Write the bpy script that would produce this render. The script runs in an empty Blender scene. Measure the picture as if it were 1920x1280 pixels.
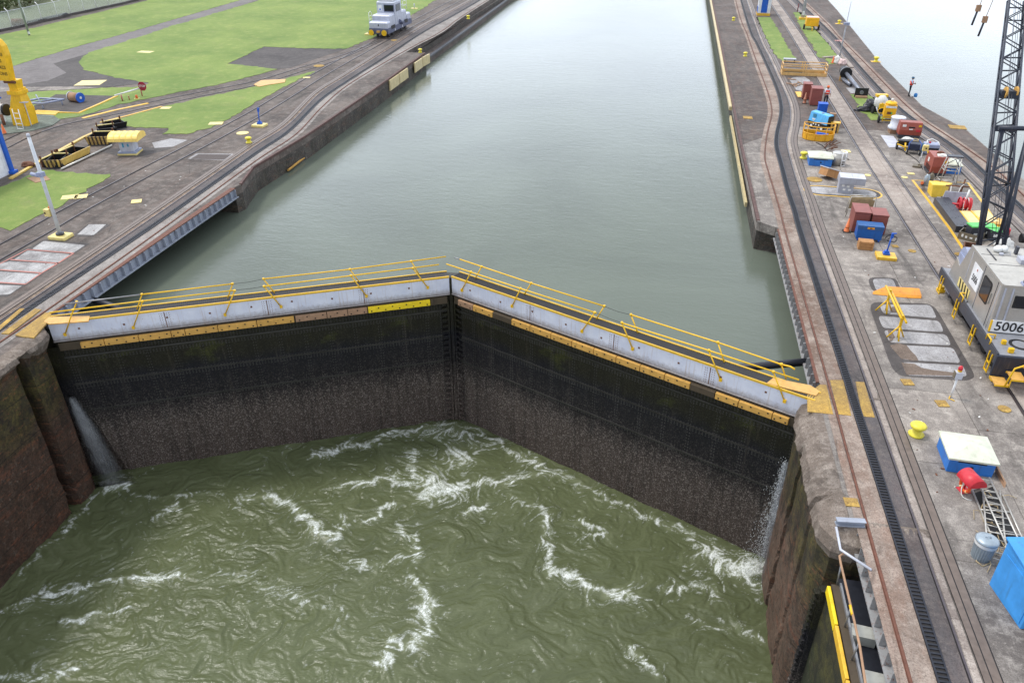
import bpy, bmesh, math, random
import numpy as np
from mathutils import Vector, Matrix, noise as mnoise
random.seed(7)
R = math.radians
sc = bpy.context.scene
# ------------------------------------------------------------------ camera, sky, sun, exposure
FPX = 1447.0; PITCH = math.atan(867/FPX); YAW = math.atan(330/math.hypot(867, FPX)); H = 17.25
cd = bpy.data.cameras.new('camera'); cam = bpy.data.objects.new('camera', cd); sc.collection.objects.link(cam)
cam.location = (0, 0, H); cam.rotation_euler = (R(90)-PITCH, 0, YAW)
cd.sensor_fit = 'HORIZONTAL'; cd.sensor_width = 36; cd.lens = 36*FPX/1920; cd.clip_end = 3000; cd.clip_start = .2
sc.camera = cam
SUN_EL, SUN_AZ = R(62), R(-78)          # azimuth from +Y, negative = to the left
w = bpy.data.worlds.new('World'); sc.world = w; w.use_nodes = True
nt = w.node_tree; bg = nt.nodes['Background']
sky = nt.nodes.new('ShaderNodeTexSky'); sky.sky_type = 'NISHITA'; sky.sun_disc = False
sky.sun_elevation = SUN_EL; sky.sun_rotation = SUN_AZ; sky.air_density = 1.2; sky.dust_density = 3.5
hs = nt.nodes.new('ShaderNodeHueSaturation'); hs.inputs['Saturation'].default_value = .42
nt.links.new(sky.outputs[0], hs.inputs['Color'])
# overcast deck mixed over the clear sky: bright pale cloud low down, greyer overhead
wt = nt.nodes.new('ShaderNodeTexCoord'); wsx = nt.nodes.new('ShaderNodeSeparateXYZ'); wr = nt.nodes.new('ShaderNodeValToRGB'); wm = nt.nodes.new('ShaderNodeMixRGB'); wk = nt.nodes.new('ShaderNodeMixRGB'); wk.blend_type = 'MULTIPLY'
nt.links.new(wt.outputs['Generated'], wsx.inputs[0]); nt.links.new(wsx.outputs['Z'], wr.inputs[0]); e = wr.color_ramp.elements
e[0].position = .0; e[0].color = (.90, .98, 1.10, 1); e[1].position = 1.0; e[1].color = (.60, .64, .70, 1); q = e.new(.2); q.color = (.80, .88, 1.02, 1); q = e.new(.45); q.color = (.56, .61, .70, 1)
wk.inputs[0].default_value = 1; wk.inputs[2].default_value = (16, 16, 16, 1); nt.links.new(wr.outputs[0], wk.inputs[1]); wm.inputs[0].default_value = .8
wy = nt.nodes.new('ShaderNodeMapRange'); wy.inputs['From Min'].default_value = -.7; wy.inputs['From Max'].default_value = .75; wy.inputs['To Min'].default_value = .58; wy.inputs['To Max'].default_value = 1.0; wy.interpolation_type = 'SMOOTHSTEP'
nt.links.new(wsx.outputs['Y'], wy.inputs['Value']); wk2 = nt.nodes.new('ShaderNodeMixRGB'); wk2.blend_type = 'MULTIPLY'; wk2.inputs[0].default_value = 1; nt.links.new(wk.outputs[0], wk2.inputs[1]); nt.links.new(wy.outputs[0], wk2.inputs[2])
nt.links.new(hs.outputs[0], wm.inputs[1]); wn = nt.nodes.new('ShaderNodeTexNoise'); wn.inputs['Scale'].default_value = 2.6; wn.inputs['Detail'].default_value = 5; wv = nt.nodes.new('ShaderNodeMapping'); wv.inputs['Scale'].default_value = (1, 1, 3.2); nt.links.new(wt.outputs['Generated'], wv.inputs[0]); nt.links.new(wv.outputs[0], wn.inputs['Vector'])
wc = nt.nodes.new('ShaderNodeMapRange'); wc.inputs['From Min'].default_value = .35; wc.inputs['From Max'].default_value = .65; wc.inputs['To Min'].default_value = .58; wc.inputs['To Max'].default_value = 1.2; nt.links.new(wn.outputs['Fac'], wc.inputs['Value'])
wk3 = nt.nodes.new('ShaderNodeMixRGB'); wk3.blend_type = 'MULTIPLY'; wk3.inputs[0].default_value = 1; nt.links.new(wk2.outputs[0], wk3.inputs[1]); nt.links.new(wc.outputs[0], wk3.inputs[2]); nt.links.new(wk3.outputs[0], wm.inputs[2]); nt.links.new(wm.outputs[0], bg.inputs['Color'])
bg.inputs['Strength'].default_value = .15
sl = bpy.data.lights.new('sun', 'SUN'); sun = bpy.data.objects.new('sun', sl); sc.collection.objects.link(sun)
sl.energy = 1.7; sl.angle = R(12); sl.color = (1, .97, .93)
sun.rotation_euler = Vector((-math.sin(SUN_AZ)*math.cos(SUN_EL)*-1, math.cos(SUN_AZ)*math.cos(SUN_EL), math.sin(SUN_EL))).to_track_quat('Z', 'Y').to_euler()
sc.view_settings.view_transform = 'Standard'; sc.view_settings.look = 'None'; sc.view_settings.exposure = .32
# ------------------------------------------------------------------ picture -> ground helper
_f = Vector((-math.sin(YAW)*math.cos(PITCH), math.cos(YAW)*math.cos(PITCH), -math.sin(PITCH)))
_r = Vector((math.cos(YAW), math.sin(YAW), 0)); _u = _r.cross(_f)
def ray(px, py): return _f + _r*((px-960)/FPX) + _u*((640-py)/FPX)
def G(px, py, z=0.0):                      # world point on the level z
    d = ray(px, py); t = (z-H)/d.z
    return Vector((d.x*t, d.y*t, z))
def onplane(A, B, px, py):                 # point on the upright plane through A, B
    d = ray(px, py); n = Vector((-(B[1]-A[1]), B[0]-A[0])); t = (n.x*A[0]+n.y*A[1])/(n.x*d.x+n.y*d.y)
    return Vector((d.x*t, d.y*t, H+d.z*t))
def Gs(pts, z=0.0): return [G(x, y, z) for x, y in pts]
def c(r, g, b):
    f = lambda v: (v/255/12.92 if v/255 <= .04045 else ((v/255+.055)/1.055)**2.4)
    return (f(r), f(g), f(b), 1)
# ------------------------------------------------------------------ materials
class NT:
    def __init__(s, name):
        s.m = bpy.data.materials.new(name); s.m.use_nodes = True; s.t = s.m.node_tree
        s.b = s.t.nodes['Principled BSDF']; s.out = s.t.nodes['Material Output']
        s.tc = s.t.nodes.new('ShaderNodeTexCoord')
    def n(s, typ, **k):
        o = s.t.nodes.new('ShaderNode'+typ)
        for a, v in k.items(): setattr(o, a, v)
        return o
    def L(s, a, b): s.t.links.new(a, b)
    def map(s, scale=(1, 1, 1), rot=0, src='Object'):
        mp = s.n('Mapping'); mp.inputs['Scale'].default_value = scale; mp.inputs['Rotation'].default_value = (0, 0, rot)
        s.L(s.tc.outputs[src], mp.inputs['Vector']); return mp.outputs[0]
    def noise(s, scale, detail=6, rough=.6, vec=None, dist=0.0):
        o = s.n('TexNoise'); o.inputs['Scale'].default_value = scale; o.inputs['Detail'].default_value = detail
        o.inputs['Roughness'].default_value = rough; o.inputs['Distortion'].default_value = dist
        s.L(vec if vec is not None else s.map(), o.inputs['Vector']); return o.outputs['Fac']
    def ramp(s, fac, stops, interp='LINEAR'):
        o = s.n('ValToRGB'); e = o.color_ramp.elements; o.color_ramp.interpolation = interp
        while len(e) < len(stops): e.new(.5)
        for i, (p, col) in enumerate(stops):
            e[i].position = p; e[i].color = col if hasattr(col, '__len__') else (col, col, col, 1)
        s.L(fac, o.inputs[0]); return o.outputs[0]
    def mix(s, fac, a, b, mode='MIX'):
        o = s.n('MixRGB', blend_type=mode)
        for i, v in zip((0, 1, 2), (fac, a, b)):
            if hasattr(v, 'links') or hasattr(v, 'is_linked'): s.L(v, o.inputs[i])
            else: o.inputs[i].default_value = v
        return o.outputs[0]
    def math(s, op, a, b=0.0, clamp=False):
        o = s.n('Math', operation=op, use_clamp=clamp)
        for i, v in enumerate((a, b)):
            if hasattr(v, 'is_linked'): s.L(v, o.inputs[i])
            else: o.inputs[i].default_value = v
        return o.outputs[0]
    def bump(s, h, strength=.3, dist=.02):
        o = s.n('Bump'); o.inputs['Strength'].default_value = strength; o.inputs['Distance'].default_value = dist
        s.L(h, o.inputs['Height']); s.L(o.outputs[0], s.b.inputs['Normal'])
    def col(s, v):
        if hasattr(v, 'is_linked'): s.L(v, s.b.inputs['Base Color'])
        else: s.b.inputs['Base Color'].default_value = v
    def done(s, rough=.7, metal=0.0):
        if hasattr(rough, 'is_linked'): s.L(rough, s.b.inputs['Roughness'])
        else: s.b.inputs['Roughness'].default_value = rough
        s.b.inputs['Metallic'].default_value = metal; return s.m
_mc = {}
def vary(col, k): return (min(1, col[0]*k), min(1, col[1]*k), min(1, col[2]*k), 1)
def plain(name, col, rough=.6, metal=0.0, var=.25, scale=3.0, bump=.0):
    """paint or material with soft tone variation"""
    if name in _mc: return _mc[name]
    s = NT(name); f = s.noise(scale, 5); f2 = s.noise(scale*9, 3)
    a = s.mix(s.ramp(f, [(.3, 0), (.7, 1)]), vary(col, 1-var), vary(col, 1+var*.6))
    s.col(s.mix(s.ramp(f2, [(.35, .22), (.65, 0)]), a, vary(col, .62)))
    if bump: s.bump(f2, bump, .01)
    _mc[name] = s.done(rough, metal); return _mc[name]
def paint(name, col, wear=c(95, 60, 40), amt=.25, rough=.45, metal=0.0, scale=2.2, streak=True, fade=None):
    """weathered paint: fading, vertical dirt streaks, chips of rust"""
    if name in _mc: return _mc[name]
    s = NT(name); f = s.noise(scale, 5)
    a = s.mix(s.ramp(f, [(.3, 0), (.7, 1)]), vary(col, .84), fade or vary(col, 1.12))
    if streak:
        g = s.noise(6, 4, vec=s.map((1, 1, .12))); a = s.mix(s.ramp(g, [(.55, 0), (.75, .35)]), a, vary(wear, .9))
    h = s.noise(scale*5, 8, .7); t = .735-amt*.3
    a = s.mix(s.ramp(h, [(t, 0), (t+.05, .8)]), a, wear)
    s.col(a); s.bump(h, .12, .01)
    _mc[name] = s.done(rough, metal); return _mc[name]
# ------------------------------------------------------------------ mesh builder
class MB:
    def __init__(s): s.v = []; s.f = []; s.mi = []; s.sm = []
    def add(s, vs, fs, m=0, smooth=False):
        k = len(s.v); s.v += [tuple(v) for v in vs]
        for f in fs: s.f.append([i+k for i in f]); s.mi.append(m); s.sm.append(smooth)
        return s
    def box(s, cx, cy, z0, sx, sy, sz, rz=0, m=0, M=None):
        vs = []
        for z in (0, sz):
            for x, y in ((-1, -1), (1, -1), (1, 1), (-1, 1)):
                p = Vector((x*sx/2, y*sy/2, z))
                if rz: p.rotate(Matrix.Rotation(rz, 3, 'Z'))
                p += Vector((cx, cy, z0)); vs.append(M @ p if M else p)
        return s.add(vs, [(3, 2, 1, 0), (4, 5, 6, 7), (0, 1, 5, 4), (1, 2, 6, 5), (2, 3, 7, 6), (3, 0, 4, 7)], m)
    def prism(s, poly, z0, z1, m=0, top=True):
        n = len(poly); a = sum(poly[i][0]*poly[(i+1) % n][1]-poly[(i+1) % n][0]*poly[i][1] for i in range(n))
        if a < 0: poly = poly[::-1]
        vs = [(p[0], p[1], z0) for p in poly]+[(p[0], p[1], z1) for p in poly]
        fs = [list(range(n, 2*n)), list(range(n-1, -1, -1))]+[(i, (i+1) % n, n+(i+1) % n, n+i) for i in range(n)]
        return s.add(vs, fs, m)
    def tube(s, p, q, r, n=8, m=0, r2=None, cap=True):
        return s.path([p, q], r, n, m, r2, cap)
    def path(s, pts, r, n=8, m=0, r2=None, cap=True):
        pts = [Vector(p) for p in pts]; K = len(pts); vs = []; fs = []
        prev = None
        for i, p in enumerate(pts):
            d = (pts[min(i+1, K-1)]-pts[max(i-1, 0)]).normalized()
            if prev is None:
                a = Vector((0, 0, 1)) if abs(d.z) < .9 else Vector((1, 0, 0)); a = (a-d*a.dot(d)).normalized()
            else: a = (prev-d*prev.dot(d)).normalized()
            prev = a; b = d.cross(a); rr = r if r2 is None else r+(r2-r)*i/(K-1)
            for j in range(n):
                t = 2*math.pi*j/n; vs.append(p+(a*math.cos(t)+b*math.sin(t))*rr)
        for i in range(K-1):
            for j in range(n): fs.append((i*n+j, i*n+(j+1) % n, (i+1)*n+(j+1) % n, (i+1)*n+j))
        s.add(vs, fs, m, True)
        if cap:
            k = len(s.v)-len(vs)
            s.f.append([k+j for j in range(n-1, -1, -1)]); s.f.append([k+(K-1)*n+j for j in range(n)]); s.mi += [m, m]; s.sm += [False, False]
        return s
    def lathe(s, prof, cx=0, cy=0, cz=0, n=18, m=0, M=None, smooth=True):
        vs = []; fs = []
        for r, z in prof:
            for j in range(n):
                t = 2*math.pi*j/n; p = Vector((cx+r*math.cos(t), cy+r*math.sin(t), cz+z)); vs.append(M @ p if M else p)
        for i in range(len(prof)-1):
            for j in range(n): fs.append((i*n+j, i*n+(j+1) % n, (i+1)*n+(j+1) % n, (i+1)*n+j))
        s.add(vs, fs, m, smooth)
        k = len(s.v)-len(vs); s.f.append([k+j for j in range(n-1, -1, -1)]); s.f.append([k+(len(prof)-1)*n+j for j in range(n)]); s.mi += [m, m]; s.sm += [False, False]
        return s
    def cyl(s, cx, cy, z0, r, h, n=18, m=0): return s.lathe([(r, 0), (r, h)], cx, cy, z0, n, m)
    def hcyl(s, p, q, r, n=16, m=0): return s.path([p, q], r, n, m)
    def ribbon(s, pts, a, b, z0, z1, m=0):
        """strip between offsets a..b to the left of the path, from z0 up to z1"""
        pts = [Vector((p[0], p[1], 0)) for p in pts]; K = len(pts); vs = []; fs = []
        for i, p in enumerate(pts):
            d = (pts[min(i+1, K-1)]-pts[max(i-1, 0)]).normalized(); nn = Vector((-d.y, d.x, 0))
            for o, z in ((a, z0), (a, z1), (b, z1), (b, z0)): vs.append(p+nn*o+Vector((0, 0, z)))
        for i in range(K-1):
            for j in range(3): fs.append((i*4+j, i*4+j+1, (i+1)*4+j+1, (i+1)*4+j))
        fs += [(0, 3, 2, 1), ((K-1)*4, (K-1)*4+1, (K-1)*4+2, (K-1)*4+3)]
        return s.add(vs, fs, m)
    def build(s, name, mats, parent=None, bev=0.0, loc=None):
        me = bpy.data.meshes.new(name); me.from_pydata(s.v, [], s.f)
        for q in (mats if isinstance(mats, (list, tuple)) else [mats]): me.materials.append(q)
        me.polygons.foreach_set('material_index', s.mi); me.polygons.foreach_set('use_smooth', s.sm)
        b = bmesh.new(); b.from_mesh(me); bmesh.ops.recalc_face_normals(b, faces=b.faces[:]) if len(b.faces) < 60000 else None
        b.to_mesh(me); b.free(); me.update()
        o = bpy.data.objects.new(name, me); sc.collection.objects.link(o)
        if parent: o.parent = parent
        if loc: o.location = loc
        if bev:
            md = o.modifiers.new('bevel', 'BEVEL'); md.width = bev; md.segments = 2; md.limit_method = 'ANGLE'; md.angle_limit = R(40)
        return o
def tag(o, label, cat, group=None, kind=None):
    if label: o['label'] = label
    if cat: o['category'] = cat
    if group: o['group'] = group
    if kind: o['kind'] = kind
    return o
def struct(o, kind='structure'): o['kind'] = kind; return o
def thing(name, label, cat, loc=(0, 0, 0), rz=0.0, group=None):
    o = bpy.data.objects.new(name, None); sc.collection.objects.link(o); o.empty_display_size = .3
    o.location = loc; o.rotation_euler = (0, 0, rz); return tag(o, label, cat, group)
def copy_tree(o, parent=None):
    n = o.copy(); sc.collection.objects.link(n); n.parent = parent
    for ch in o.children: copy_tree(ch, n)
    return n
def smooth_line(pts, step=1.0):
    P = [Vector((p[0], p[1], 0)) for p in pts]; out = []
    for i in range(len(P)-1):
        p0, p1, p2, p3 = P[max(i-1, 0)], P[i], P[i+1], P[min(i+2, len(P)-1)]; k = max(1, int((p2-p1).length/step))
        for j in range(k):
            t = j/k; out.append(.5*((2*p1)+(p2-p0)*t+(2*p0-5*p1+4*p2-p3)*t*t+(3*p1-p0-3*p2+p3)*t**3))
    out.append(P[-1]); return out
def text_mesh(name, txt, size, mat, parent, M, depth=.004, ax=1.0, align='CENTER'):
    cu = bpy.data.curves.new(name, 'FONT'); cu.body = txt; cu.size = size; cu.extrude = depth; cu.align_x = align; cu.align_y = 'CENTER'; cu.resolution_u = 3; cu.offset = size*.012
    t = bpy.data.objects.new(name, cu); sc.collection.objects.link(t)
    dg = bpy.context.evaluated_depsgraph_get(); dg.update(); me = bpy.data.meshes.new_from_object(t.evaluated_get(dg))
    bpy.data.objects.remove(t); me.transform(M @ Matrix.Diagonal((ax, 1, 1, 1))); me.materials.clear(); me.materials.append(mat)
    o = bpy.data.objects.new(name, me); sc.collection.objects.link(o); o.parent = parent; return o
def frame(o, x, y): # matrix from origin and two axes
    x = Vector(x).normalized(); y = Vector(y); y = (y-x*y.dot(x)).normalized(); z = x.cross(y)
    return Matrix(((x.x, y.x, z.x, o[0]), (x.y, y.y, z.y, o[1]), (x.z, y.z, z.z, o[2]), (0, 0, 0, 1)))
# ------------------------------------------------------------------ setting materials
def concrete(name, base, dark, light, stain=.5, rust=0.0, rough=.85, joints=0.0):
    s = NT(name)
    f = s.noise(.22, 8, .65, dist=.4); g = s.noise(1.7, 8, .7); h = s.noise(26, 4, .7)
    st = s.noise(.9, 6, .7, vec=s.map((1, .18, 1)), dist=.6)
    a = s.mix(s.ramp(f, [(.36, 0), (.62, 1)]), dark, base)
    a = s.mix(s.ramp(g, [(.48, 0), (.72, .75)]), a, light)
    a = s.mix(s.ramp(st, [(.52, 0), (.7, stain)]), a, vary(dark, .6))
    if rust:
        r = s.noise(1.3, 7, .75, vec=s.map((1, .25, 1))); a = s.mix(s.ramp(r, [(.46, 0), (.64, rust)]), a, c(128, 78, 48))
    a = s.mix(s.ramp(h, [(.36, .65), (.52, 0)]), a, vary(dark, .5)); h2 = s.noise(9, 5, .75); a = s.mix(s.ramp(h2, [(.56, 0), (.68, .45)]), a, light); a = s.mix(s.ramp(h2, [(.32, .5), (.44, 0)]), a, vary(dark, .7))
    v = s.n('TexVoronoi', feature='DISTANCE_TO_EDGE'); v.inputs['Scale'].default_value = .28; s.L(s.map((1, 1, 0)), v.inputs['Vector'])
    nz = s.noise(.8, 4); cr = s.math('MULTIPLY', s.ramp(v.outputs['Distance'], [(.0, .55), (.012, 0)]), s.ramp(nz, [(.45, 0), (.6, 1)]))
    a = s.mix(cr, a, vary(dark, .4)); 
    br = s.n('TexBrick'); br.inputs['Scale'].default_value = 1; br.inputs['Brick Width'].default_value = 4.6; br.inputs['Row Height'].default_value = 3.1; br.inputs['Mortar Size'].default_value = .022; br.inputs['Color1'].default_value = (.86, .86, .86, 1); br.inputs['Color2'].default_value = (1.12, 1.1, 1.08, 1); br.inputs['Mortar'].default_value = (.42, .4, .38, 1)
    wj = s.n('VectorMath', operation='ADD'); wn = s.n('TexNoise'); wn.inputs['Scale'].default_value = 1.5; wn.inputs['Detail'].default_value = 3; s.L(s.map(), wn.inputs['Vector']); ws = s.n('VectorMath', operation='SCALE'); ws.inputs['Scale'].default_value = .12; s.L(wn.outputs['Color'], ws.inputs[0]); s.L(s.map((1, 1, 0), 1.571), wj.inputs[0]); s.L(ws.outputs[0], wj.inputs[1]); s.L(wj.outputs[0], br.inputs['Vector'])
    if joints: a = s.mix(joints, a, s.mix(1.0, a, br.outputs['Color'], 'MULTIPLY'))
    oil = s.noise(.5, 6, .75, vec=s.map((1, .3, 1)), dist=1.0); a = s.mix(s.ramp(oil, [(.6, 0), (.72, .6*stain)]), a, vary(dark, .45))
    s.col(a); s.bump(h, .25, .015); return s.done(rough)
M_left = concrete('left bank concrete', c(110, 101, 94), c(70, 62, 57), c(148, 138, 130), .8, .1, joints=.7)
M_right = concrete('pier concrete', c(152, 144, 136), c(100, 93, 88), c(192, 184, 174), .8, joints=.75)
M_farpier = concrete('far coping concrete', c(102, 93, 88), c(70, 62, 58), c(134, 124, 114), .6, .15, joints=.6)
M_strip = concrete('pale track concrete', c(168, 156, 146), c(128, 116, 108), c(192, 182, 172), .5, joints=.5)
M_brownstrip = concrete('rust stained track bed', c(158, 143, 131), c(110, 92, 80), c(190, 176, 163), .5, .3)
M_darkbed = concrete('oily track bed', c(96, 90, 90), c(70, 65, 64), c(122, 112, 106), .6, .1)
M_dark = concrete('dark asphalt patch', c(88, 82, 79), c(62, 57, 55), c(104, 97, 94), .3)
M_asph = concrete('asphalt', c(122, 116, 114), c(100, 94, 92), c(136, 130, 127), .25)
M_white = concrete('pale cement panel', c(176, 174, 175), c(128, 124, 122), c(198, 196, 196), .7)
def grass_mat():
    s = NT('grass'); f = s.noise(.12, 6, .6); g = s.noise(.9, 6, .7); h = s.noise(14, 3, .7, vec=s.map((1, .5, 1)))
    a = s.mix(s.ramp(f, [(.35, 0), (.65, 1)]), c(98, 122, 52), c(128, 145, 70))
    a = s.mix(s.ramp(g, [(.5, 0), (.75, .6)]), a, c(168, 166, 100)); wn_ = s.noise(.35, 7, .75); a = s.mix(s.ramp(wn_, [(.56, 0), (.7, .55)]), a, c(134, 132, 86)); mw = s.noise(.5, 2, .5, vec=s.map((1.2, .05, 1), .4)); a = s.mix(s.ramp(mw, [(.42, .16), (.52, 0)]), a, c(92, 118, 40))
    a = s.mix(s.ramp(h, [(.3, .55), (.55, 0)]), a, c(92, 112, 46)); s.col(a); s.bump(h, .5, .05); return s.done(.9)
M_grass = grass_mat()
def wall_mat(name, moss=1.0, red=.6, bare=c(74, 58, 48), pale=.3):
    s = NT(name); sep = s.n('SeparateXYZ'); s.L(s.tc.outputs['Object'], sep.inputs[0]); z = sep.outputs['Z']
    f = s.noise(.7, 8, .7, vec=s.map((1, 1, .6))); g = s.noise(5, 6, .75); hz = s.noise(1.6, 6, .7, vec=s.map((.35, .35, 2.2)), dist=.5)
    a = s.mix(s.ramp(f, [(.35, 0), (.65, 1)]), vary(bare, .5), bare)
    a = s.mix(s.ramp(hz, [(.54, 0), (.62, red)]), a, c(132, 76, 52))
    a = s.mix(s.ramp(g, [(.55, 0), (.66, pale)]), a, c(150, 138, 124))
    zz = s.math('ADD', z, s.math('MULTIPLY', s.math('SUBTRACT', f, .5), 3.0))
    mr = s.ramp(s.math('MULTIPLY', s.math('ADD', zz, 6.0), 1/6.0), [(.25, 0), (.5, .75*moss), (.78, .9*moss), (.93, 0)])
    mm = s.mix(s.ramp(s.noise(1.1, 6, .7), [(.4, 0), (.6, 1)]), c(34, 34, 20), c(88, 82, 34))
    a = s.mix(mr, a, mm)
    bk = s.ramp(s.noise(1.3, 7, .75, vec=s.map((1, 1, .55)), dist=.8), [(.47, 0), (.58, .85)]); a = s.mix(s.math('MULTIPLY', bk, s.ramp(s.math('MULTIPLY', s.math('ADD', zz, 7.5), 1/7.0), [(.3, .25), (.5, .9), (.9, .5)])), a, c(20, 17, 13))
    ob = s.noise(4.5, 6, .75, vec=s.map((.5, .5, 2.0))); a = s.mix(s.ramp(ob, [(.57, 0), (.66, red)]), a, c(160, 96, 64))
    jl = s.math('PINGPONG', s.math('ADD', z, s.math('MULTIPLY', s.noise(.6, 2), .25)), .95); a = s.mix(s.ramp(jl, [(.012, .75), (.035, 0)]), a, c(22, 18, 14))
    v = s.noise(9, 6, .8); s.col(s.mix(s.ramp(v, [(.36, .85), (.54, 0)]), a, c(20, 17, 13)))
    s.bump(s.math('ADD', v, s.math('MULTIPLY', s.noise(24, 4, .8), .8)), .8, .03); return s.done(.75)
M_wallL = wall_mat('wet lock wall', .95, .5, c(92, 68, 54)); M_wallR = wall_mat('mossy lock wall', 1.0, .5, c(122, 98, 82))
M_coping = concrete('broken coping', c(132, 118, 106), c(84, 74, 66), c(172, 160, 148), .8)
M_farwall = wall_mat('dark far wall', .2, .25, c(92, 86, 80), .75)
M_steelrail = plain('worn rail steel', c(98, 90, 92), .35, .7, .2, 6)
M_rustrail = plain('rusty rail', c(112, 72, 56), .7, .2, .35, 5)
M_black = plain('greasy black steel', c(40, 42, 50), .45, .3, .3, 6)
M_groove = plain('groove', c(34, 31, 31), .8, 0, .3, 6)
M_yellow = paint('yellow paint', c(226, 178, 52), c(120, 80, 40), .28)
M_yelplate = concrete('mottled yellow plate', c(190, 150, 66), c(136, 112, 70), c(214, 176, 86), .4)
M_yelpale = paint('faded yellow', c(226, 206, 130), c(150, 130, 90), .25)
M_yelrail = plain('rail yellow', c(232, 184, 20), .4, 0, .12, 4)
# ------------------------------------------------------------------ lock banks (solid ground with real walls)
ZB = -14.0
def sweep_wall(name, path, prof, mat, amp=.06, step=.25, topmat=None, msplit=2, jag=0.0, grooves=()):
    """wall swept along path: prof = [(outward offset, z)...]; outward is to the left of the path"""
    pts = []
    for i in range(len(path)-1):
        a, b = Vector(path[i]+(0,)), Vector(path[i+1]+(0,)); k = max(1, int((b-a).length/step))
        pts += [a+(b-a)*(j/k) for j in range(k)]
    pts.append(Vector(path[-1]+(0,)))
    b = MB(); K = len(pts); n = len(prof); vs = []
    for i, p in enumerate(pts):
        d = (pts[min(i+1, K-1)]-pts[max(i-1, 0)]).normalized(); nn = Vector((-d.y, d.x, 0))
        for j, (o, z) in enumerate(prof):
            cop = 0 < j <= msplit+1; q3 = Vector((p.x*2.6, p.y*2.6, j*4.3))
            e = 0.0 if j == 0 else amp*mnoise.fractal(Vector((p.x*1.3, p.y*1.3, z*1.3)), 1.0, 2.0, 4)
            if cop: e += .035*mnoise.noise(q3)+.045*mnoise.noise(q3*3.1)
            ez = jag*(.12*mnoise.noise(q3*1.2)+.2*mnoise.noise(q3*4)) if cop and jag else 0
            if j in (msplit, msplit+1) and jag: ez += jag*1.1*(mnoise.noise(Vector((p.x*.8, p.y*.8, 3.3)))+.6*mnoise.noise(Vector((p.x*2.7, p.y*2.7, 9.3))))
            for gy, gw, gd, gz in grooves:
                yy = gy+.12*mnoise.noise(Vector((0, 3.1, z*1.1))); e -= math.copysign(gd, prof[-1][0])*min(1, max(0, (gw-abs(p.y-yy))/.12))*min(1, max(0, (gz-z)/.4))
            vs.append(p+nn*(o+e)+Vector((0, 0, z+ez)))
    for j in range(n-1):
        b.add([], [], 0)
    fs0 = [(i*n+j, i*n+j+1, (i+1)*n+j+1, (i+1)*n+j) for i in range(K-1) for j in range(n-1)]
    b.v = [tuple(v) for v in vs]; b.f = fs0; b.mi = [0 if j < msplit and topmat else (1 if topmat else 0) for i in range(K-1) for j in range(n-1)]; b.sm = [False]*len(fs0)
    o = b.build(name, [topmat, mat] if topmat else mat); return o
zs = [-.9]+[-1.2-.3*i for i in range(28)]+[-12]
# ground sheet far out (one sheet under everything, below the lock floor outside the chamber)
left_poly = [(-26.4, -6), (-26.4, 24.75), (-26.8, 25.05), (-26.8, 25.75), (-27.05, 26.0), (-27.05, 43.9), (-26.9, 44.6), (-27.75, 48), (-27.35, 55.8), (-27.4, 70.6), (-27.8, 89.9), (-30.15, 89.9), (-30.7, 300), (-400, 300), (-400, -6)]
gl = MB().prism(left_poly, -.55, 0); struct(gl.build('ground', M_left))
lw = [(-29.8, -6), (-29.8, 300), (-400, 300), (-400, -6)]
struct(MB().prism(lw, ZB, -.56).build('ground', M_farwall))
struct(MB().prism([(-27.05, 43.9), (-26.9, 44.6), (-27.75, 48), (-27.35, 55.8), (-27.4, 70.6), (-27.8, 89.9), (-29.79, 89.9), (-29.79, 43.9)], ZB, -.56).build('lock_wall', M_farwall))
right_poly = [(7.18, 27.3), (7.18, 43.6), (5.98, 44.5), (5.86, 63), (5.9, 74), (6.1, 72), (5.9, 143), (5.8, 300), (26.5, 300), (25.2, 160), (24.4, 134), (22.5, 92), (22.35, 75), (23.9, 67.8), (24.1, 44), (24.1, -6), (7.32, -6), (7.32, 19.4), (6.97, 19.7), (6.95, 26.3)]
right_poly = [p for p in right_poly if p not in ((5.9, 74), (6.1, 72))]
struct(MB().prism(right_poly, -.55, 0).build('ground', M_right))
struct(MB().prism([(9.6, -6), (9.6, 43.6), (6.02, 44.5), (5.92, 143), (5.82, 300), (26.4, 300), (25.1, 160), (24.3, 134), (22.4, 92), (22.3, 75), (23.8, 67.8), (24.0, 44), (24, -6)], ZB, -.56).build('lock_wall', M_farwall))
# darker skin of the pier north of the work area
struct(MB().prism([(6.02, 60), (5.98, 143), (5.9, 299), (26.3, 299), (25.1, 160), (24.3, 134), (22.45, 92), (22.3, 75), (23.8, 67.8), (24.0, 60), (19.9, 60), (19.9, 66), (10.4, 66)], 0, .004).build('pavement', M_farpier))
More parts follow.
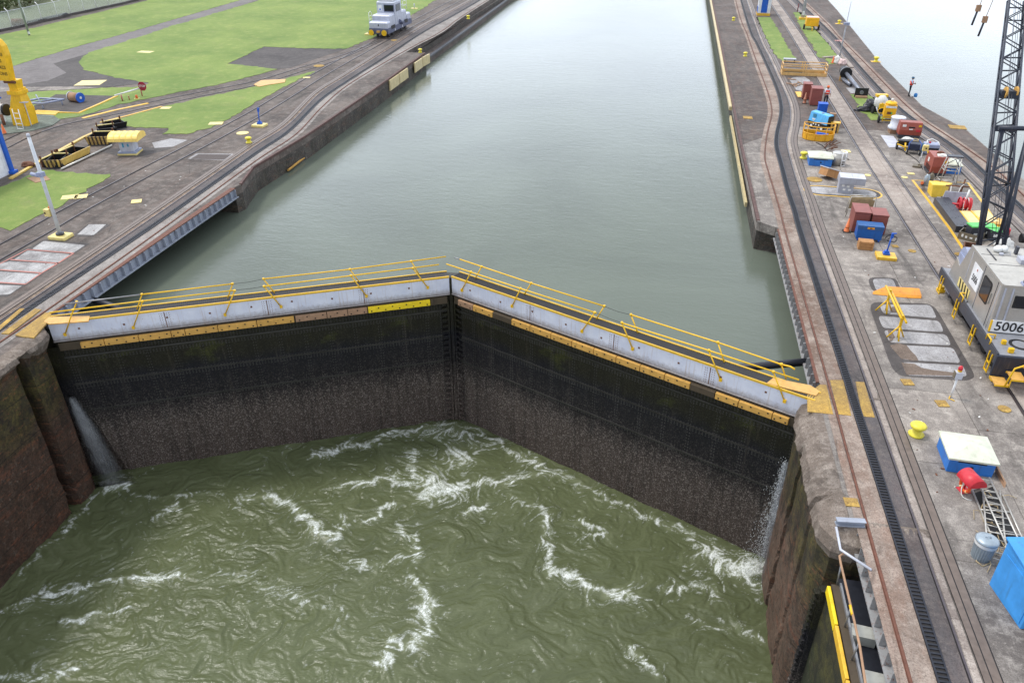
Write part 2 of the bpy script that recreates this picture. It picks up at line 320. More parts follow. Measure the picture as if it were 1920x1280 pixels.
# near left pier wall and near right pier wall
tag(sweep_wall('lock_wall', [(-26.42, 6), (-26.42, 24.7), (-26.75, 25.0), (-29.8, 25.05)], [(0, .02), (-.4, .0), (-.62, -.10), (-.68, -.3), (-.45, -.6)]+[(-.34, z) for z in zs], M_wallL, .05, .09, M_coping, 4, .2, [(23.4, .3, .9, -.1)]), 'dark wet lock wall left of the gates, brown with rusty streaks', 'wall')
def wallbox(name, poly, z0, z1, mat): return struct(MB().prism(poly, z0, z1).build(name, mat))
wallbox('lock_wall', [(-29.79, -6), (-29.79, 25.9), (-26.95, 25.85), (-26.95, -6)], ZB, -.555, M_wallL)
rp = [(7.3, 18.86), (6.95, 19.1), (6.95, 23.6)]
tag(sweep_wall('lock_wall', [(9.6, 19.6), (6.99, 19.6), (6.95, 19.7), (6.95, 25.2), (7.2, 26.3), (9.6, 26.7)], [(0, .02), (.34, .0), (.46, -.1), (.80, -.34), (.92, -.75), (.8, -1.0)]+[(.78, z) for z in zs[1:]], M_wallR, .05, .08, M_coping, 5, .16, [(23.6, .24, .8, -.7), (20.75, .14, .3, .1)]), 'right lock wall pier with broken rounded coping and green moss', 'wall')
wallbox('lock_wall', [(9.59, 19.65), (9.59, 26.6), (7.2, 26.5), (7.05, 25.3), (7.05, 19.9)], ZB, -.555, M_wallR)
# far-left low ledge along the approach wall
led = [(-26.0, 89.9), (-26.2, 110), (-26.9, 135), (-27.5, 300), (-30.8, 300), (-30.1, 89.9)]
led = [(G(805, 110, -1.2).x, 89.9), (G(880, 55, -1.2).x, G(880, 55, -1.2).y), (G(950, 3, -1.2).x, G(950, 3, -1.2).y), (-27.5, 300), (-30.8, 300), (-30.1, 89.95)]
struct(MB().prism(led, ZB, -1.2).build('pavement', M_farpier))
edge = MB().ribbon([led[0], led[1], led[2], led[3]], -.02, .35, -1.2, -1.02); edge.build('lock_wall', M_black) and None
struct(sc.collection.objects[-1]) if False else None
for o in list(sc.objects):
    if o.name.startswith('lock_wall') and 'label' not in o and 'kind' not in o: struct(o)
# ------------------------------------------------------------------ water
def water_mat(name, deep, foam=False, bs=(3.0, 11.0), bstr=.25, rough=.08):
    s = NT(name)
    f = s.noise(.06, 5, .6, dist=.8); a = s.mix(s.ramp(f, [(.35, 0), (.65, 1)]), vary(deep, .86), vary(deep, 1.1))
    n1 = s.noise(bs[0], 4, .6, vec=s.map((.55, 1.25, 1)), dist=.6); n2 = s.noise(bs[1], 3, .6, vec=s.map((.6, 1.3, 1)))
    h = s.math('ADD', n1, s.math('MULTIPLY', n2, .6)); rr = rough
    if foam:
        at = s.n('Attribute', attribute_name='foam'); d = at.outputs['Fac']
        tn = s.n('Attribute', attribute_name='tone').outputs['Fac']; ae = s.n('Attribute', attribute_name='aer').outputs['Fac']
        br_ = s.noise(15, 5, .8); br2 = s.noise(3.2, 5, .7)
        a = s.mix(s.ramp(tn, [(.2, .22), (.5, 0)]), a, vary(deep, .62)); a = s.mix(s.ramp(tn, [(.5, 0), (.9, .24)]), a, c(122, 127, 100)); a = s.mix(s.ramp(ae, [(.35, 0), (1, .5)]), a, c(146, 152, 122))
        val = s.math('MULTIPLY', d, s.ramp(br_, [(.38, .12), (.6, 1.2)])); val = s.math('MULTIPLY', val, s.ramp(br2, [(.3, .6), (.6, 1.1)]))
        m = s.ramp(val, [(.05, 0), (.8, .92)])
        a = s.mix(m, a, c(228, 232, 228)); rr = s.ramp(m, [(0, rough), (.5, .7)])
        h = s.math('ADD', s.math('ADD', h, s.math('MULTIPLY', tn, .5)), s.math('MULTIPLY', m, .6))
    if foam: s.b.inputs['Specular IOR Level'].default_value = .36
    s.col(a); s.bump(h, bstr, .12); s.b.inputs['IOR'].default_value = 1.33
    return s.done(rr)
M_up = water_mat('upper pool water', c(98, 105, 94), False, (1.5, 6.0), .13, .05)
M_low = water_mat('churning lower water', c(88, 94, 66), True, (1.8, 10.0), .30, .14)
ZU, ZL = -1.75, -9.0
struct(MB().add([(x, y, ZU) for x, y in [(-29.75, 26.1), (-26.6, 26.15), (-9.8, 34.45), (6.9, 26.75), (9.55, 26.75), (9.55, 43.55), (6.2, 44.4), (6.2, 420), (-31, 420), (-31, 89), (-29.75, 44)]], [list(range(11))]).build('water', M_up))
struct(MB().add([(22, -60, ZU), (700, -60, ZU), (700, 420, ZU), (22, 420, ZU)], [(0, 1, 2, 3)]).build('water', M_up))
# lower pool: a displaced sheet with foam density
rng = np.random.RandomState(3)
def perlin(x, y, seed=0):
    rs = np.random.RandomState(seed); ang = rs.rand(256, 256)*2*np.pi; gx, gy = np.cos(ang), np.sin(ang)
    xi = np.floor(x).astype(int); yi = np.floor(y).astype(int); xf = x-xi; yf = y-yi
    u = xf*xf*xf*(xf*(xf*6-15)+10); v = yf*yf*yf*(yf*(yf*6-15)+10)
    def gd(i, j): return gx[(xi+i) % 256, (yi+j) % 256]*(xf-i)+gy[(xi+i) % 256, (yi+j) % 256]*(yf-j)
    return (gd(0, 0)*(1-u)+gd(1, 0)*u)*(1-v)+(gd(0, 1)*(1-u)+gd(1, 1)*u)*v
X0, X1, Y0, Y1, ST = -27, 8.5, 7.5, 34.6, .055
nx, ny = int((X1-X0)/ST), int((Y1-Y0)/ST); gx_, gy_ = np.meshgrid(np.linspace(X0, X1, nx), np.linspace(Y0, Y1, ny))
# swirling flow: carry the pattern along a field of eddies so that it stretches into filaments
CG = .2; cxs = np.arange(X0-8, X1+8, CG); cys = np.arange(Y0-8, Y1+8, CG); cxx, cyy = np.meshgrid(cxs, cys)
psi = 2.6*perlin(cxx*.17, cyy*.2, 21)+1.15*perlin(cxx*.43, cyy*.5, 22)+.34*perlin(cxx*1.05, cyy*1.2, 23)
vy_, vx_ = np.gradient(psi, CG); vx_, vy_ = vy_, -vx_
def samp(A, x, y):
    u = np.clip((x-cxs[0])/CG, 0, len(cxs)-1.01); v = np.clip((y-cys[0])/CG, 0, len(cys)-1.01); i = u.astype(int); j = v.astype(int); fu, fv = u-i, v-j
    return A[j, i]*(1-fu)*(1-fv)+A[j, i+1]*fu*(1-fv)+A[j+1, i]*(1-fu)*fv+A[j+1, i+1]*fu*fv
fx, fy = gx_.copy(), gy_.copy()
for k in range(30):
    a_, b_ = samp(vx_, fx, fy), samp(vy_, fx, fy); fx -= .075*a_; fy -= .075*b_
    if k == 7: wx, wy = fx.copy(), fy.copy()
rdg = lambda n, k: np.clip(1-np.abs(n)*k, 0, 1)
fil = .45*rdg(perlin(fx*.9, fy*.9, 31), 5)+.42*rdg(perlin(fx*2.1, fy*2.1, 32), 4)+.22*rdg(perlin(fx*5, fy*5, 38), 3)+.3*perlin(fx*4.5, fy*4.5, 33)+.34*perlin(wx*7, wy*7, 34)-.05
tone = .5+.55*perlin(fx*.6, fy*.6, 35)+.35*perlin(fx*1.7, fy*1.7, 36)+.2*perlin(fx*4, fy*4, 37)+.16*perlin(fx*9, fy*9, 39)
hz = .10*perlin(wx*.5, wy*.7, 5)+.05*rdg(perlin(fx*.8, fy*.8, 6), 2.2)+.035*rdg(perlin(fx*2.3, fy*2.3, 7), 2.2)+.02*perlin(wx*3.5, wy*4.5, 8)+.012*perlin(gx_*6, gy_*8, 9)
foam = np.zeros_like(gx_)+.16+.22*perlin(gx_*.25, gy_*.25, 11)
strokes = [([(848, 797), (790, 806), (740, 815), (690, 832), (590, 856)], .35, .75), ([(855, 797), (900, 815), (960, 850), (1040, 890), (1150, 940), (1300, 1010)], .35, .7),
 ([(800, 815), (850, 812), (900, 840)], .9, .62), ([(850, 845), (862, 870)], .45, 1.0), ([(770, 845), (775, 890), (810, 915), (858, 915)], .35, .8),
 ([(640, 912), (720, 897), (790, 910), (850, 922), (900, 905), (960, 903), (1020, 885)], .4, .8), ([(810, 900), (800, 930), (855, 920)], .5, .92),
 ([(460, 932), (530, 937), (560, 962), (600, 998), (625, 1004)], .35, .8), ([(595, 985), (612, 1005)], .35, 1.0), ([(625, 1005), (648, 985), (640, 965)], .2, .7),
 ([(690, 975), (712, 965), (735, 945)], .22, .8), ([(875, 962), (912, 956)], .25, .85), ([(755, 985), (775, 1012), (780, 1052)], .35, .68), ([(1018, 960), (1022, 1010), (1040, 1060)], .35, .66),
 ([(1035, 1068), (1058, 1078), (1110, 1105), (1195, 1125)], .28, .95), ([(1090, 985), (1130, 990), (1140, 1005), (1100, 1012)], .3, .72), ([(780, 1085), (800, 1130), (803, 1180), (770, 1215), (735, 1200)], .35, .85), ([(740, 1200), (715, 1245)], .3, .75),
 ([(90, 1120), (200, 1092), (350, 1084)], .25, .8), ([(115, 1165), (240, 1145)], .2, .72), ([(0, 1160), (80, 1110)], .3, .6), ([(290, 975), (330, 950), (335, 965)], .25, .68), ([(250, 925), (300, 935), (420, 925)], .3, .55),
 ([(1335, 1030), (1345, 1065), (1430, 1090)], .4, 1.0), ([(1340, 1050), (1435, 1075)], .55, 1.1), ([(1250, 1100), (1340, 1105)], .6, .55), ([(192, 912), (240, 905)], .3, 1.0), ([(180, 930), (120, 1000), (30, 1080)], .25, .6),
 ([(1170, 1212), (1222, 1256)], .25, .72), ([(650, 1050), (700, 1060), (760, 1055)], .7, .5), ([(430, 1080), (560, 1120), (640, 1150)], .8, .45), ([(0, 1270), (140, 1262)], .3, .68), ([(960, 930), (1030, 970)], .7, .5), ([(1300, 1160), (1420, 1200)], .6, .5)]
mx_ = gx_+.5*perlin(gx_*.9, gy_*.9, 41)+.3*perlin(gx_*2.2, gy_*2.2, 42); my_ = gy_+.5*perlin(gx_*.9+7, gy_*.9, 43)+.3*perlin(gx_*2.2, gy_*2.2+3, 44)
for pts, rad, val in strokes:
    P = [G(x, y, ZL) for x, y in pts]; best = np.full_like(gx_, 1e9)
    for a, b in zip(P[:-1], P[1:]):
        d = b-a; L2 = max(1e-6, d.x**2+d.y**2); t = np.clip(((mx_-a.x)*d.x+(my_-a.y)*d.y)/L2, 0, 1)
        best = np.minimum(best, np.hypot(mx_-a.x-d.x*t, my_-a.y-d.y*t))
    foam = np.maximum(foam, np.maximum((val+.02)*np.exp(-(best/(rad*1.3))**1.2), .62*val*np.exp(-(best/(rad*3.4))**1.3))); hz += .06*val*np.exp(-(best/(rad*1.5))**2)
aer = np.clip(foam, 0, 1.2); foam = np.clip((fil*1.1+foam*1.1-.9)/.7, 0, 1.2)*np.clip(aer*1.6, 0, 1)
me = bpy.data.meshes.new('water'); vs = np.stack([gx_, gy_, ZL+hz], -1).reshape(-1, 3)
idx = np.arange(nx*ny).reshape(ny, nx); q = np.stack([idx[:-1, :-1], idx[:-1, 1:], idx[1:, 1:], idx[1:, :-1]], -1).reshape(-1, 4)
me.vertices.add(len(vs)); me.vertices.foreach_set('co', vs.ravel()); me.loops.add(q.size); me.loops.foreach_set('vertex_index', q.ravel()); me.polygons.add(len(q))
me.polygons.foreach_set('loop_start', np.arange(0, q.size, 4)); me.polygons.foreach_set('use_smooth', np.ones(len(q), bool)); me.update(); me.validate()
at = me.attributes.new('foam', 'FLOAT', 'POINT'); at.data.foreach_set('value', np.clip(foam, 0, 1.3).ravel().astype(np.float32))

for nm_, ar_ in (('tone', tone), ('aer', aer)): q_ = me.attributes.new(nm_, 'FLOAT', 'POINT'); q_.data.foreach_set('value', np.clip(ar_, 0, 1.2).ravel().astype(np.float32))
me.materials.append(M_low); wo = bpy.data.objects.new('water', me); sc.collection.objects.link(wo); struct(wo)
# ------------------------------------------------------------------ tracks (rails, rack, conductor slot) as continuous paved-in things
def world(px): return [(p.x, p.y) for p in Gs(px)]
def track(rust, rack, inner, cond_side, label, bedmat=M_brownstrip, cream=M_strip):
    t = thing('towing_track', label, 'track', (0, 0, 0))
    # beds
    b = MB(); n = 60
    def sample(l, k):
        l = smooth_line(l, .5); ys = np.array([p.y for p in l]); xs = np.array([p.x for p in l]); o = np.argsort(ys); return np.interp(k, ys[o], xs[o])
    ylo, yhi = -6, 299; ys = np.concatenate([np.arange(-6, 80, .8), np.arange(80, 300, 4)])
    xr, xk, xi = sample(rust, ys), sample(rack, ys), sample(inner, ys); s = cond_side
    def strip(xa, xb, z0, z1):
        vs = []; fs = []
        for i, y in enumerate(ys): vs += [(xa[i], y, z0), (xa[i], y, z1), (xb[i], y, z1), (xb[i], y, z0)]
        for i in range(len(ys)-1):
            for j in range(3): fs.append((i*4+j, i*4+j+1, i*4+j+5, i*4+j+4))
        return vs, fs
    def part(name, xa, xb, z1, mat, z0=-.01): return MB().add(*strip(xa, xb, z0, z1)).build(name, mat, t)
    part('outer_bed', xr-s*.33, xr-s*.06, .012, bedmat); part('track_bed', xr+s*.06, xk-s*.17, .012, bedmat); part('oily_bed', xk+s*.17, xi-s*.06, .014, M_darkbed)
    part('rail', xr-s*.035, xr+s*.035, .05, M_rustrail); part('rail_groove', xr+s*.036, xr+s*.075, .006, M_groove)
    part('rail', xi-s*.03, xi+s*.03, .035, M_steelrail); part('rail_groove', xi-s*.085, xi-s*.031, .008, M_groove)
    part('rack_channel', xk-s*.165, xk+s*.165, .02, M_groove); part('rack_edge', xk-s*.165, xk-s*.12, .05, M_black); part('rack_edge', xk+s*.12, xk+s*.165, .05, M_black)
    tb = MB()
    for y in np.arange(2, 75, .14):
        x = float(np.interp(y, ys, xk)); tb.box(x, y, .02, .24, .055, .025)
    tb.build('rack_teeth', M_black, t)
    part('cream_strip', xi+s*.07, xi+s*.27, .01, cream)
    part('conductor_cover', xi+s*.32, xi+s*.75, .03, M_cond); part('conductor_slot', xi+s*.50, xi+s*.53, .034, M_groove); part('conductor_slot', xi+s*.31, xi+s*.318, .02, M_groove); part('conductor_slot', xi+s*.755, xi+s*.80, .005, M_groove)
    return t, ys, xr, xk, xi
M_cond = plain('worn conductor cover', c(118, 104, 94), .5, .3, .25, 4)
Rr = [(7.45, -6), (7.45, 20)]+world([(1557, 734), (1474, 440), (1465, 405), (1456, 373), (1440, 320), (1434, 296), (1436, 265), (1441, 240), (1447, 215), (1446, 198), (1440, 174), (1428, 141), (1414, 103), (1400, 62), (1387, 30)])+[(10.4, 190), (10.6, 300)]
Rk = [(8.27, -6), (8.27, 20)]+world([(1595, 734), (1502, 440), (1490, 396), (1477, 357), (1465, 310), (1456, 275), (1457, 250), (1464, 218), (1464, 195), (1456, 165), (1439, 125), (1420, 84), (1404, 50)])+[(11.3, 190), (11.5, 300)]
Ri = [(8.95, -6), (8.95, 20)]+world([(1630, 734), (1526, 440), (1507, 380), (1493, 337), (1480, 291), (1475, 262), (1481, 232), (1482, 206), (1476, 183), (1462, 152), (1442, 107), (1420, 60)])+[(12.2, 190), (12.4, 300)]
T1 = track(Rr, Rk, Ri, 1, 'towing track with rack and rusty rail along the right edge of the lock chamber')
mir = lambda l: [(30.3-x, y) for x, y in l]
T2 = track(mir(Rr), mir(Rk), mir(Ri), -1, 'curving towing track on the far side of the pier, beside the bright water')
Lr = [(-27.3, -6), (-27.3, 20)]+world([(94, 578), (300, 433), (480, 302), (555, 252), (605, 200), (660, 155), (770, 90), (830, 58)])+[(-30.6, 135), (-31, 300)]
Lk = [(-28.08, -6), (-28.08, 20)]+world([(57, 578), (300, 415), (480, 288), (542, 246), (600, 189), (645, 157), (730, 103), (800, 57)])+[(-31.8, 135), (-32.2, 300)]
Li = [(-28.75, -6), (-28.75, 20)]+world([(36, 578), (300, 399), (480, 274), (542, 233), (600, 175), (650, 143), (730, 92), (800, 47)])+[(-33.0, 135), (-33.4, 300)]
M_greybed = concrete('grey gravelly bed', c(150, 144, 138), c(112, 104, 98), c(180, 174, 168), .4, .12); T3 = track(Lr, Lk, Li, -1, 'towing track with rack curving along the left edge of the lock chamber', M_greybed, concrete('brown edge strip', c(126, 108, 96), c(92, 78, 68), c(186, 160, 130), .3))
def plain_track(name, label, left, right, slab=None, slabmat=None, y0=-6):
    t = thing(name, label, 'track')
    for l in (left, right):
        l = smooth_line(l, 1.0); MB().ribbon(l, -.035, .035, -.01, .035).build('rail', M_steelrail, t)
        MB().ribbon(l, -.11, -.036, -.01, .006).build('rail_groove', M_groove, t)
    if slab: MB().ribbon(smooth_line(slab[0], 1.0), slab[1], slab[2], -.01, .012).build('slab', slabmat, t)
    return t
rt = [(14.38, -6), (14.35, 36), (14.4, 60), (14.5, 73), (14.8, 100), (15.0, 140), (15.0, 299)]
plain_track('return_track', 'straight return track with pale slab down the middle of the right pier', rt, [(x+1.5, y) for x, y in rt], (rt, -1.36, -.16), M_strip)
li = [(-33.5, -6), (-33.65, 31), (-33.85, 40), (-33.6, 60), (-34.5, 79), (-34.7, 98), (-34.9, 140), (-35.2, 299)]
plain_track('return_track', 'straight return track beside the lawns, carrying the silver locomotive', [(x-1.5, y) for x, y in li], li)
sd = world([(0, 268), (60, 240), (110, 224), (200, 209), (290, 190), (390, 170), (480, 152), (560, 128), (640, 104), (715, 75)])
so = world([(0, 285), (60, 255), (120, 234), (200, 218), (290, 199), (390, 178), (480, 160), (560, 136), (640, 110), (718, 76)])
plain_track('siding_track', 'curving siding track joining from the left past the yellow crane', sd, so)
# ------------------------------------------------------------------ lawns, roads, pads
def rounded(px, r=.22):
    out = []
    for i, p in enumerate(px):
        a, b_ = Vector(px[i-1]), Vector(px[(i+1) % len(px)]); p = Vector(p)
        for f in (r, r*.45, r*.15): out.append(tuple(p+(a-p)*f*.5)) if False else None
        q0, q1 = p+(a-p).normalized()*min(r*40, (a-p).length*.3), p+(b_-p).normalized()*min(r*40, (b_-p).length*.3)
        for t in (0, .25, .5, .75, 1): out.append(tuple(q0*(1-t)**2+p*2*t*(1-t)+q1*t*t))
    return out
def sheet(name, px, mat, z, kind='structure', z0=-.02):
    P = Gs(px)
    if name == 'grass':
        Q = []; rr = random.Random(len(px)+int(px[0][1]))
        for i, p in enumerate(P):
            q = P[(i+1) % len(P)]; k = max(1, int((q-p).length/.45)); n = Vector((-(q-p).y, (q-p).x, 0)).normalized()
            for j in range(k): t = j/k; Q.append(p.lerp(q, t)+n*(rr.gauss(0, .09)+.22*mnoise.noise(Vector((p.x+(q.x-p.x)*t, p.y+(q.y-p.y)*t, 0))*.5)))
        P = Q
    return struct(MB().prism([(p.x, p.y) for p in P], z0, z).build(name, mat), kind)
big = [(165, 100), (152, 111), (148, 119), (160, 132), (212, 145), (278, 156), (268, 163), (190, 166), (120, 170), (20, 175), (18, 214), (60, 217), (112, 224), (150, 219), (222, 196), (290, 183), (390, 163), (480, 142), (520, 130), (428, 120), (495, 88), (565, 91), (650, 92), (700, 71), (790, 18), (818, 0), (860, -30), (560, -30), (478, 4), (320, 50), (262, 70)]
sheet('grass', big, M_grass, .03, 'stuff')
sheet('grass', [(0, 66), (60, 54), (270, 3), (380, -26), (530, -26), (450, 1), (275, 52), (137, 90), (22, 125), (-40, 140), (-90, 150), (-90, 85)], M_grass, .03, 'stuff')
sheet('grass', [(188, 235), (230, 222), (305, 201), (390, 181), (475, 164), (590, 134), (480, 192), (432, 222), (395, 240), (350, 252), (305, 252), (315, 241)], M_grass, .03, 'stuff')
sheet('grass', [(-60, 370), (0, 352), (73, 320), (110, 321), (160, 326), (212, 327), (115, 385), (24, 431), (0, 428), (-60, 425)], M_grass, .03, 'stuff')
sheet('grass', [(1418, 33), (1445, 33), (1490, 110), (1468, 116), (1450, 100)], M_grass, .03, 'stuff'); sheet('grass', [(1487, 24), (1505, 24), (1570, 105), (1545, 110), (1535, 108)], M_grass, .03, 'stuff')
sheet('grass', [(1594, 178), (1622, 176), (1640, 184), (1650, 215), (1660, 224), (1634, 226), (1612, 205)], M_grass, .03, 'stuff'); sheet('grass', [(1548, 110), (1568, 112), (1570, 120), (1555, 121)], M_grass, .03, 'stuff')
sheet('road', [(-90, 150), (22, 125), (137, 90), (275, 52), (450, 1), (530, -26), (560, -30), (480, 2), (262, 70), (165, 101), (160, 132), (190, 160), (-90, 166)], M_asph, .012)
sheet('road', [(165, 101), (100, 120), (125, 137), (90, 152), (20, 163), (140, 163), (190, 165), (278, 156), (212, 145), (160, 132), (148, 119)], M_dark, .02)
sheet('pavement', [(-60, 166), (0, 164), (140, 163), (190, 165), (120, 169), (0, 173), (-60, 175)], M_right, .028)
sheet('pavement', [(105, 178), (218, 181), (148, 212), (112, 212), (50, 206), (80, 192)], M_dark, .05); sheet('pavement', [(428, 120), (495, 88), (650, 92), (600, 108), (545, 128), (520, 130)], M_dark, .01)
M_teal = concrete('algae stained pad', c(112, 120, 108), c(84, 88, 80), c(140, 158, 146), .5); sheet('pavement', [(-40, 222), (20, 210), (100, 217), (113, 226), (98, 236), (60, 246), (-40, 258)], M_teal, .05)
sheet('pavement', [(187, 284), (202, 279), (330, 276), (300, 285), (262, 294), (225, 294)], M_dark, .008); sheet('pavement', [(285, 268), (320, 260), (352, 263), (325, 275), (290, 278)], M_white, .01)
M_grate = plain('rusty grate', c(86, 76, 72), .8, .1, .3, 9); sheet('pavement', [(352, 298), (368, 288), (440, 289), (425, 301)], M_white, .006); sheet('pavement', [(358, 298), (372, 289.5), (434, 290), (420, 300)], M_grate, .012)
# pale cement panels with sealed joints
def panels(quads, border, mat=M_white):
    sheet('pavement', rounded(border, .5), M_dark, .006)
    for q in quads: sheet('pavement', rounded(q, .2), mat, .012)
panels([[(1648, 571), (1745, 572), (1757, 597), (1640+16, 588)], [(1646, 592), (1761, 602), (1770, 623), (1655, 615)], [(1656, 619), (1774, 627), (1784, 648), (1668, 642)], [(1670, 646), (1787, 652), (1802, 681), (1690, 674)], [(1690, 679), (1805, 685), (1814, 706), (1700, 704)]],
       [(1627, 566), (1750, 569), (1830, 706), (1812, 714), (1688, 705), (1672, 690)])
panels([[(1635, 523), (1674, 523), (1683, 545), (1643, 546)]], [(1626, 520), (1680, 521), (1690, 545), (1636, 548)])
M_pink = paint('faded red line', c(176, 110, 96), c(120, 90, 80), .3); M_lp = concrete('bleached cement panel', c(186, 184, 182), c(128, 124, 122), c(206, 204, 202), .7)
LB = [[(82, 452), (160, 460), (138, 474), (60, 467)], [(52, 470), (132, 477), (110, 492), (26, 487)], [(18, 490), (104, 495), (80, 511), (0, 505), (-20, 500)], [(-4, 509), (74, 514), (48, 532), (-60, 527)], [(-60, 532), (42, 536), (18, 552), (-60, 556)]]
sheet('pavement', [(86, 448), (168, 457), (50, 533), (14, 556), (-80, 560), (-80, 530), (0, 490)], M_dark, .005)
for q in LB: sheet('pavement', rounded(q, .08), M_lp, .012)
M_stain = concrete('brown silt stain', c(120, 104, 92), c(92, 78, 68), c(150, 134, 120), .4)
sheet('pavement', [(1668, 648), (1684, 644), (1700, 648), (1708, 658), (1718, 668), (1722, 676), (1716, 676.5), (1690, 673)], M_stain, .016); sheet('pavement', [(1690, 680), (1714, 682), (1728, 690), (1750, 694), (1775, 697), (1800, 700), (1804, 705), (1700, 703)], M_stain, .016); sheet('pavement', [(1664, 618), (1672, 621), (1678, 632), (1672, 640), (1668, 640)], M_stain, .016)
sheet('pavement', rounded([(1672, 575), (1682, 576), (1690, 586), (1668, 586)], .2), M_stain, .016)
def line_mark(px, wd, mat, z=.02): return struct(MB().ribbon(Gs(px), -wd/2, wd/2, 0, z).build('road_marking', mat))
for l in ([(-20, 505), (52, 468), (138, 475)], [(20, 487), (110, 494)], [(0, 506), (78, 512)], [(138, 475), (110, 493), (78, 512), (48, 533), (-40, 527)]): line_mark(l, .1, M_pink, .016)
sheet('pavement', [(141, 438), (165, 420), (200, 420), (207, 422), (172, 444), (140, 444)], M_dark, .006); sheet('pavement', [(145, 440), (167, 421), (199, 421), (176, 441)], M_lp, .012)
for l, wd in (([(155, 222), (215, 207), (278, 194)], .35), ([(188, 230), (240, 217), (303, 200)], .2)): line_mark(l, wd, M_yellow, .03)
line_mark([(62, 209.5), (112, 212), (148, 213), (185, 197), (220, 181)], .22, M_yellow, .09)
# yellow-edged hatch slab
def stadium(px0, px1, r, z, mat, name='pavement'):
    a, b = G(*px0), G(*px1); d = (b-a).normalized(); n = Vector((-d.y, d.x, 0)); P = []
    for i in range(9): t = math.pi*i/8; P.append(b+d*r*math.sin(t)+n*-r*math.cos(t))
    for i in range(9): t = math.pi*i/8; P.append(a-d*r*math.sin(t)+n*r*math.cos(t))
    return struct(MB().prism([(p.x, p.y) for p in P], -.01, z).build(name, mat))
stadium((1535, 357), (1625, 363), .95, .006, M_yellow); stadium((1535, 357), (1625, 363), .84, .012, M_dark); stadium((1535, 357), (1622, 363), .68, .018, M_white)
line_mark([(1890, 452), (1850, 390), (1815, 343), (1760, 340), (1711, 338), (1740, 375), (1780, 428), (1816, 482)], .16, M_yellow, .012)
sheet('pavement', [(1480, 150), (1487, 146), (1508, 145), (1519, 152), (1516, 162), (1504, 172), (1493, 170)], M_white, .05); sheet('pavement', [(1586, 165), (1604, 165), (1606, 175), (1595, 175)], M_white, .02)
M_edge = plain('rusty coping edge', c(96, 70, 64), .7, .2, .4, 3)
def coping_edge(pts, a, b_, label): o = MB().ribbon(pts, a, b_, -.12, .05).build('coping_rail', M_edge); return tag(o, label, 'edge rail')
coping_edge(left_poly[6:11], -.02, .14, 'rusty steel edge rail along the left coping'); coping_edge([(5.98, 44.6), (5.86, 63), (5.9, 143), (5.8, 299)], -.16, .02, 'rusty steel edge rail along the right coping')
# steel girders carrying the outer rail over the gate recesses
M_girder = paint('grey girder paint', c(150, 156, 168), c(110, 72, 54), .35); M_girderR = paint('rusty girder', c(150, 150, 150), c(120, 74, 56), .55)
def girder(x, y0, y1, side, label, mat):
    t = thing('girder', label, 'girder', (x, y0, 0)); L = y1-y0
    b = MB(); b.box(side*-.02, L/2, -.55, .05, L, .5).box(side*.06, L/2, -.6, .32, L, .05); b.build('web', mat, t)
    MB().box(side*-.08, L/2, -.04, .34, L, .05).build('top_flange', M_rustrail, t)
    for i in range(int(L/.62)+1): MB().box(side*.09, i*.62+.05, -.54, .2, .03, .49).build('stiffener', mat, t)
    return t
girder(-26.98, 26.2, 43.8, 1, 'long grey steel girder with stiffeners under the left rail', M_girder)
girder(7.10, 27.5, 43.5, -1, 'rusty steel girder under the right rail beside the upper pool', M_girderR)
girder(7.3, 8.5, 19.4, -1, 'rusty girder beside the parked gate at the bottom right', M_girderR)
# ------------------------------------------------------------------ mitre gates
def gate_skin_mat():
    s = NT('riveted gate skin'); sep = s.n('SeparateXYZ'); s.L(s.tc.outputs['Object'], sep.inputs[0]); z = sep.outputs['Z']
    f = s.noise(.8, 6, .65); g = s.noise(15, 4, .75); fine = s.noise(34, 3, .6)
    zn = s.math('ADD', z, s.math('MULTIPLY', s.math('SUBTRACT', f, .5), 1.2))
    t = s.math('MULTIPLY', s.math('ADD', zn, 10.0), .1)
    base = s.ramp(t, [(.0, c(94, 80, 72)), (.36, c(88, 77, 71)), (.50, c(36, 34, 36)), (.66, c(24, 26, 34)), (.72, c(36, 35, 21)), (.88, c(44, 42, 23))])
    mo = s.ramp(s.noise(.55, 5, .6, vec=s.map((1, 1, 1.6))), [(.55, 0), (.68, .8)]); zb = s.ramp(t, [(.66, 0), (.7, 1), (.8, 1), (.83, 0)])
    base = s.mix(s.math('MULTIPLY', mo, zb), base, c(84, 88, 34))
    sp = s.ramp(g, [(.52, 0), (.60, 1)]); spz = s.ramp(t, [(.05, .5), (.4, .66), (.49, .24), (.6, .1), (.75, .06)])
    base = s.mix(s.math('MULTIPLY', sp, spz), base, c(190, 178, 168))
    dk = s.ramp(fine, [(.42, .9), (.53, 0)]); base = s.mix(dk, base, c(14, 12, 12)); dr_ = s.noise(3.5, 5, .7, vec=s.map((1, 1, .06))); base = s.mix(s.ramp(dr_, [(.36, .4), (.5, 0)]), base, c(18, 17, 17)); base = s.mix(s.ramp(dr_, [(.58, 0), (.72, .25)]), base, c(110, 100, 88)); s.b.inputs['Specular IOR Level'].default_value = .25; s.col(base)
    s.bump(s.math('ADD', g, fine), .8, .03); return s.done(s.ramp(t, [(.5, .7), (.7, .35)]))
M_skin = gate_skin_mat()
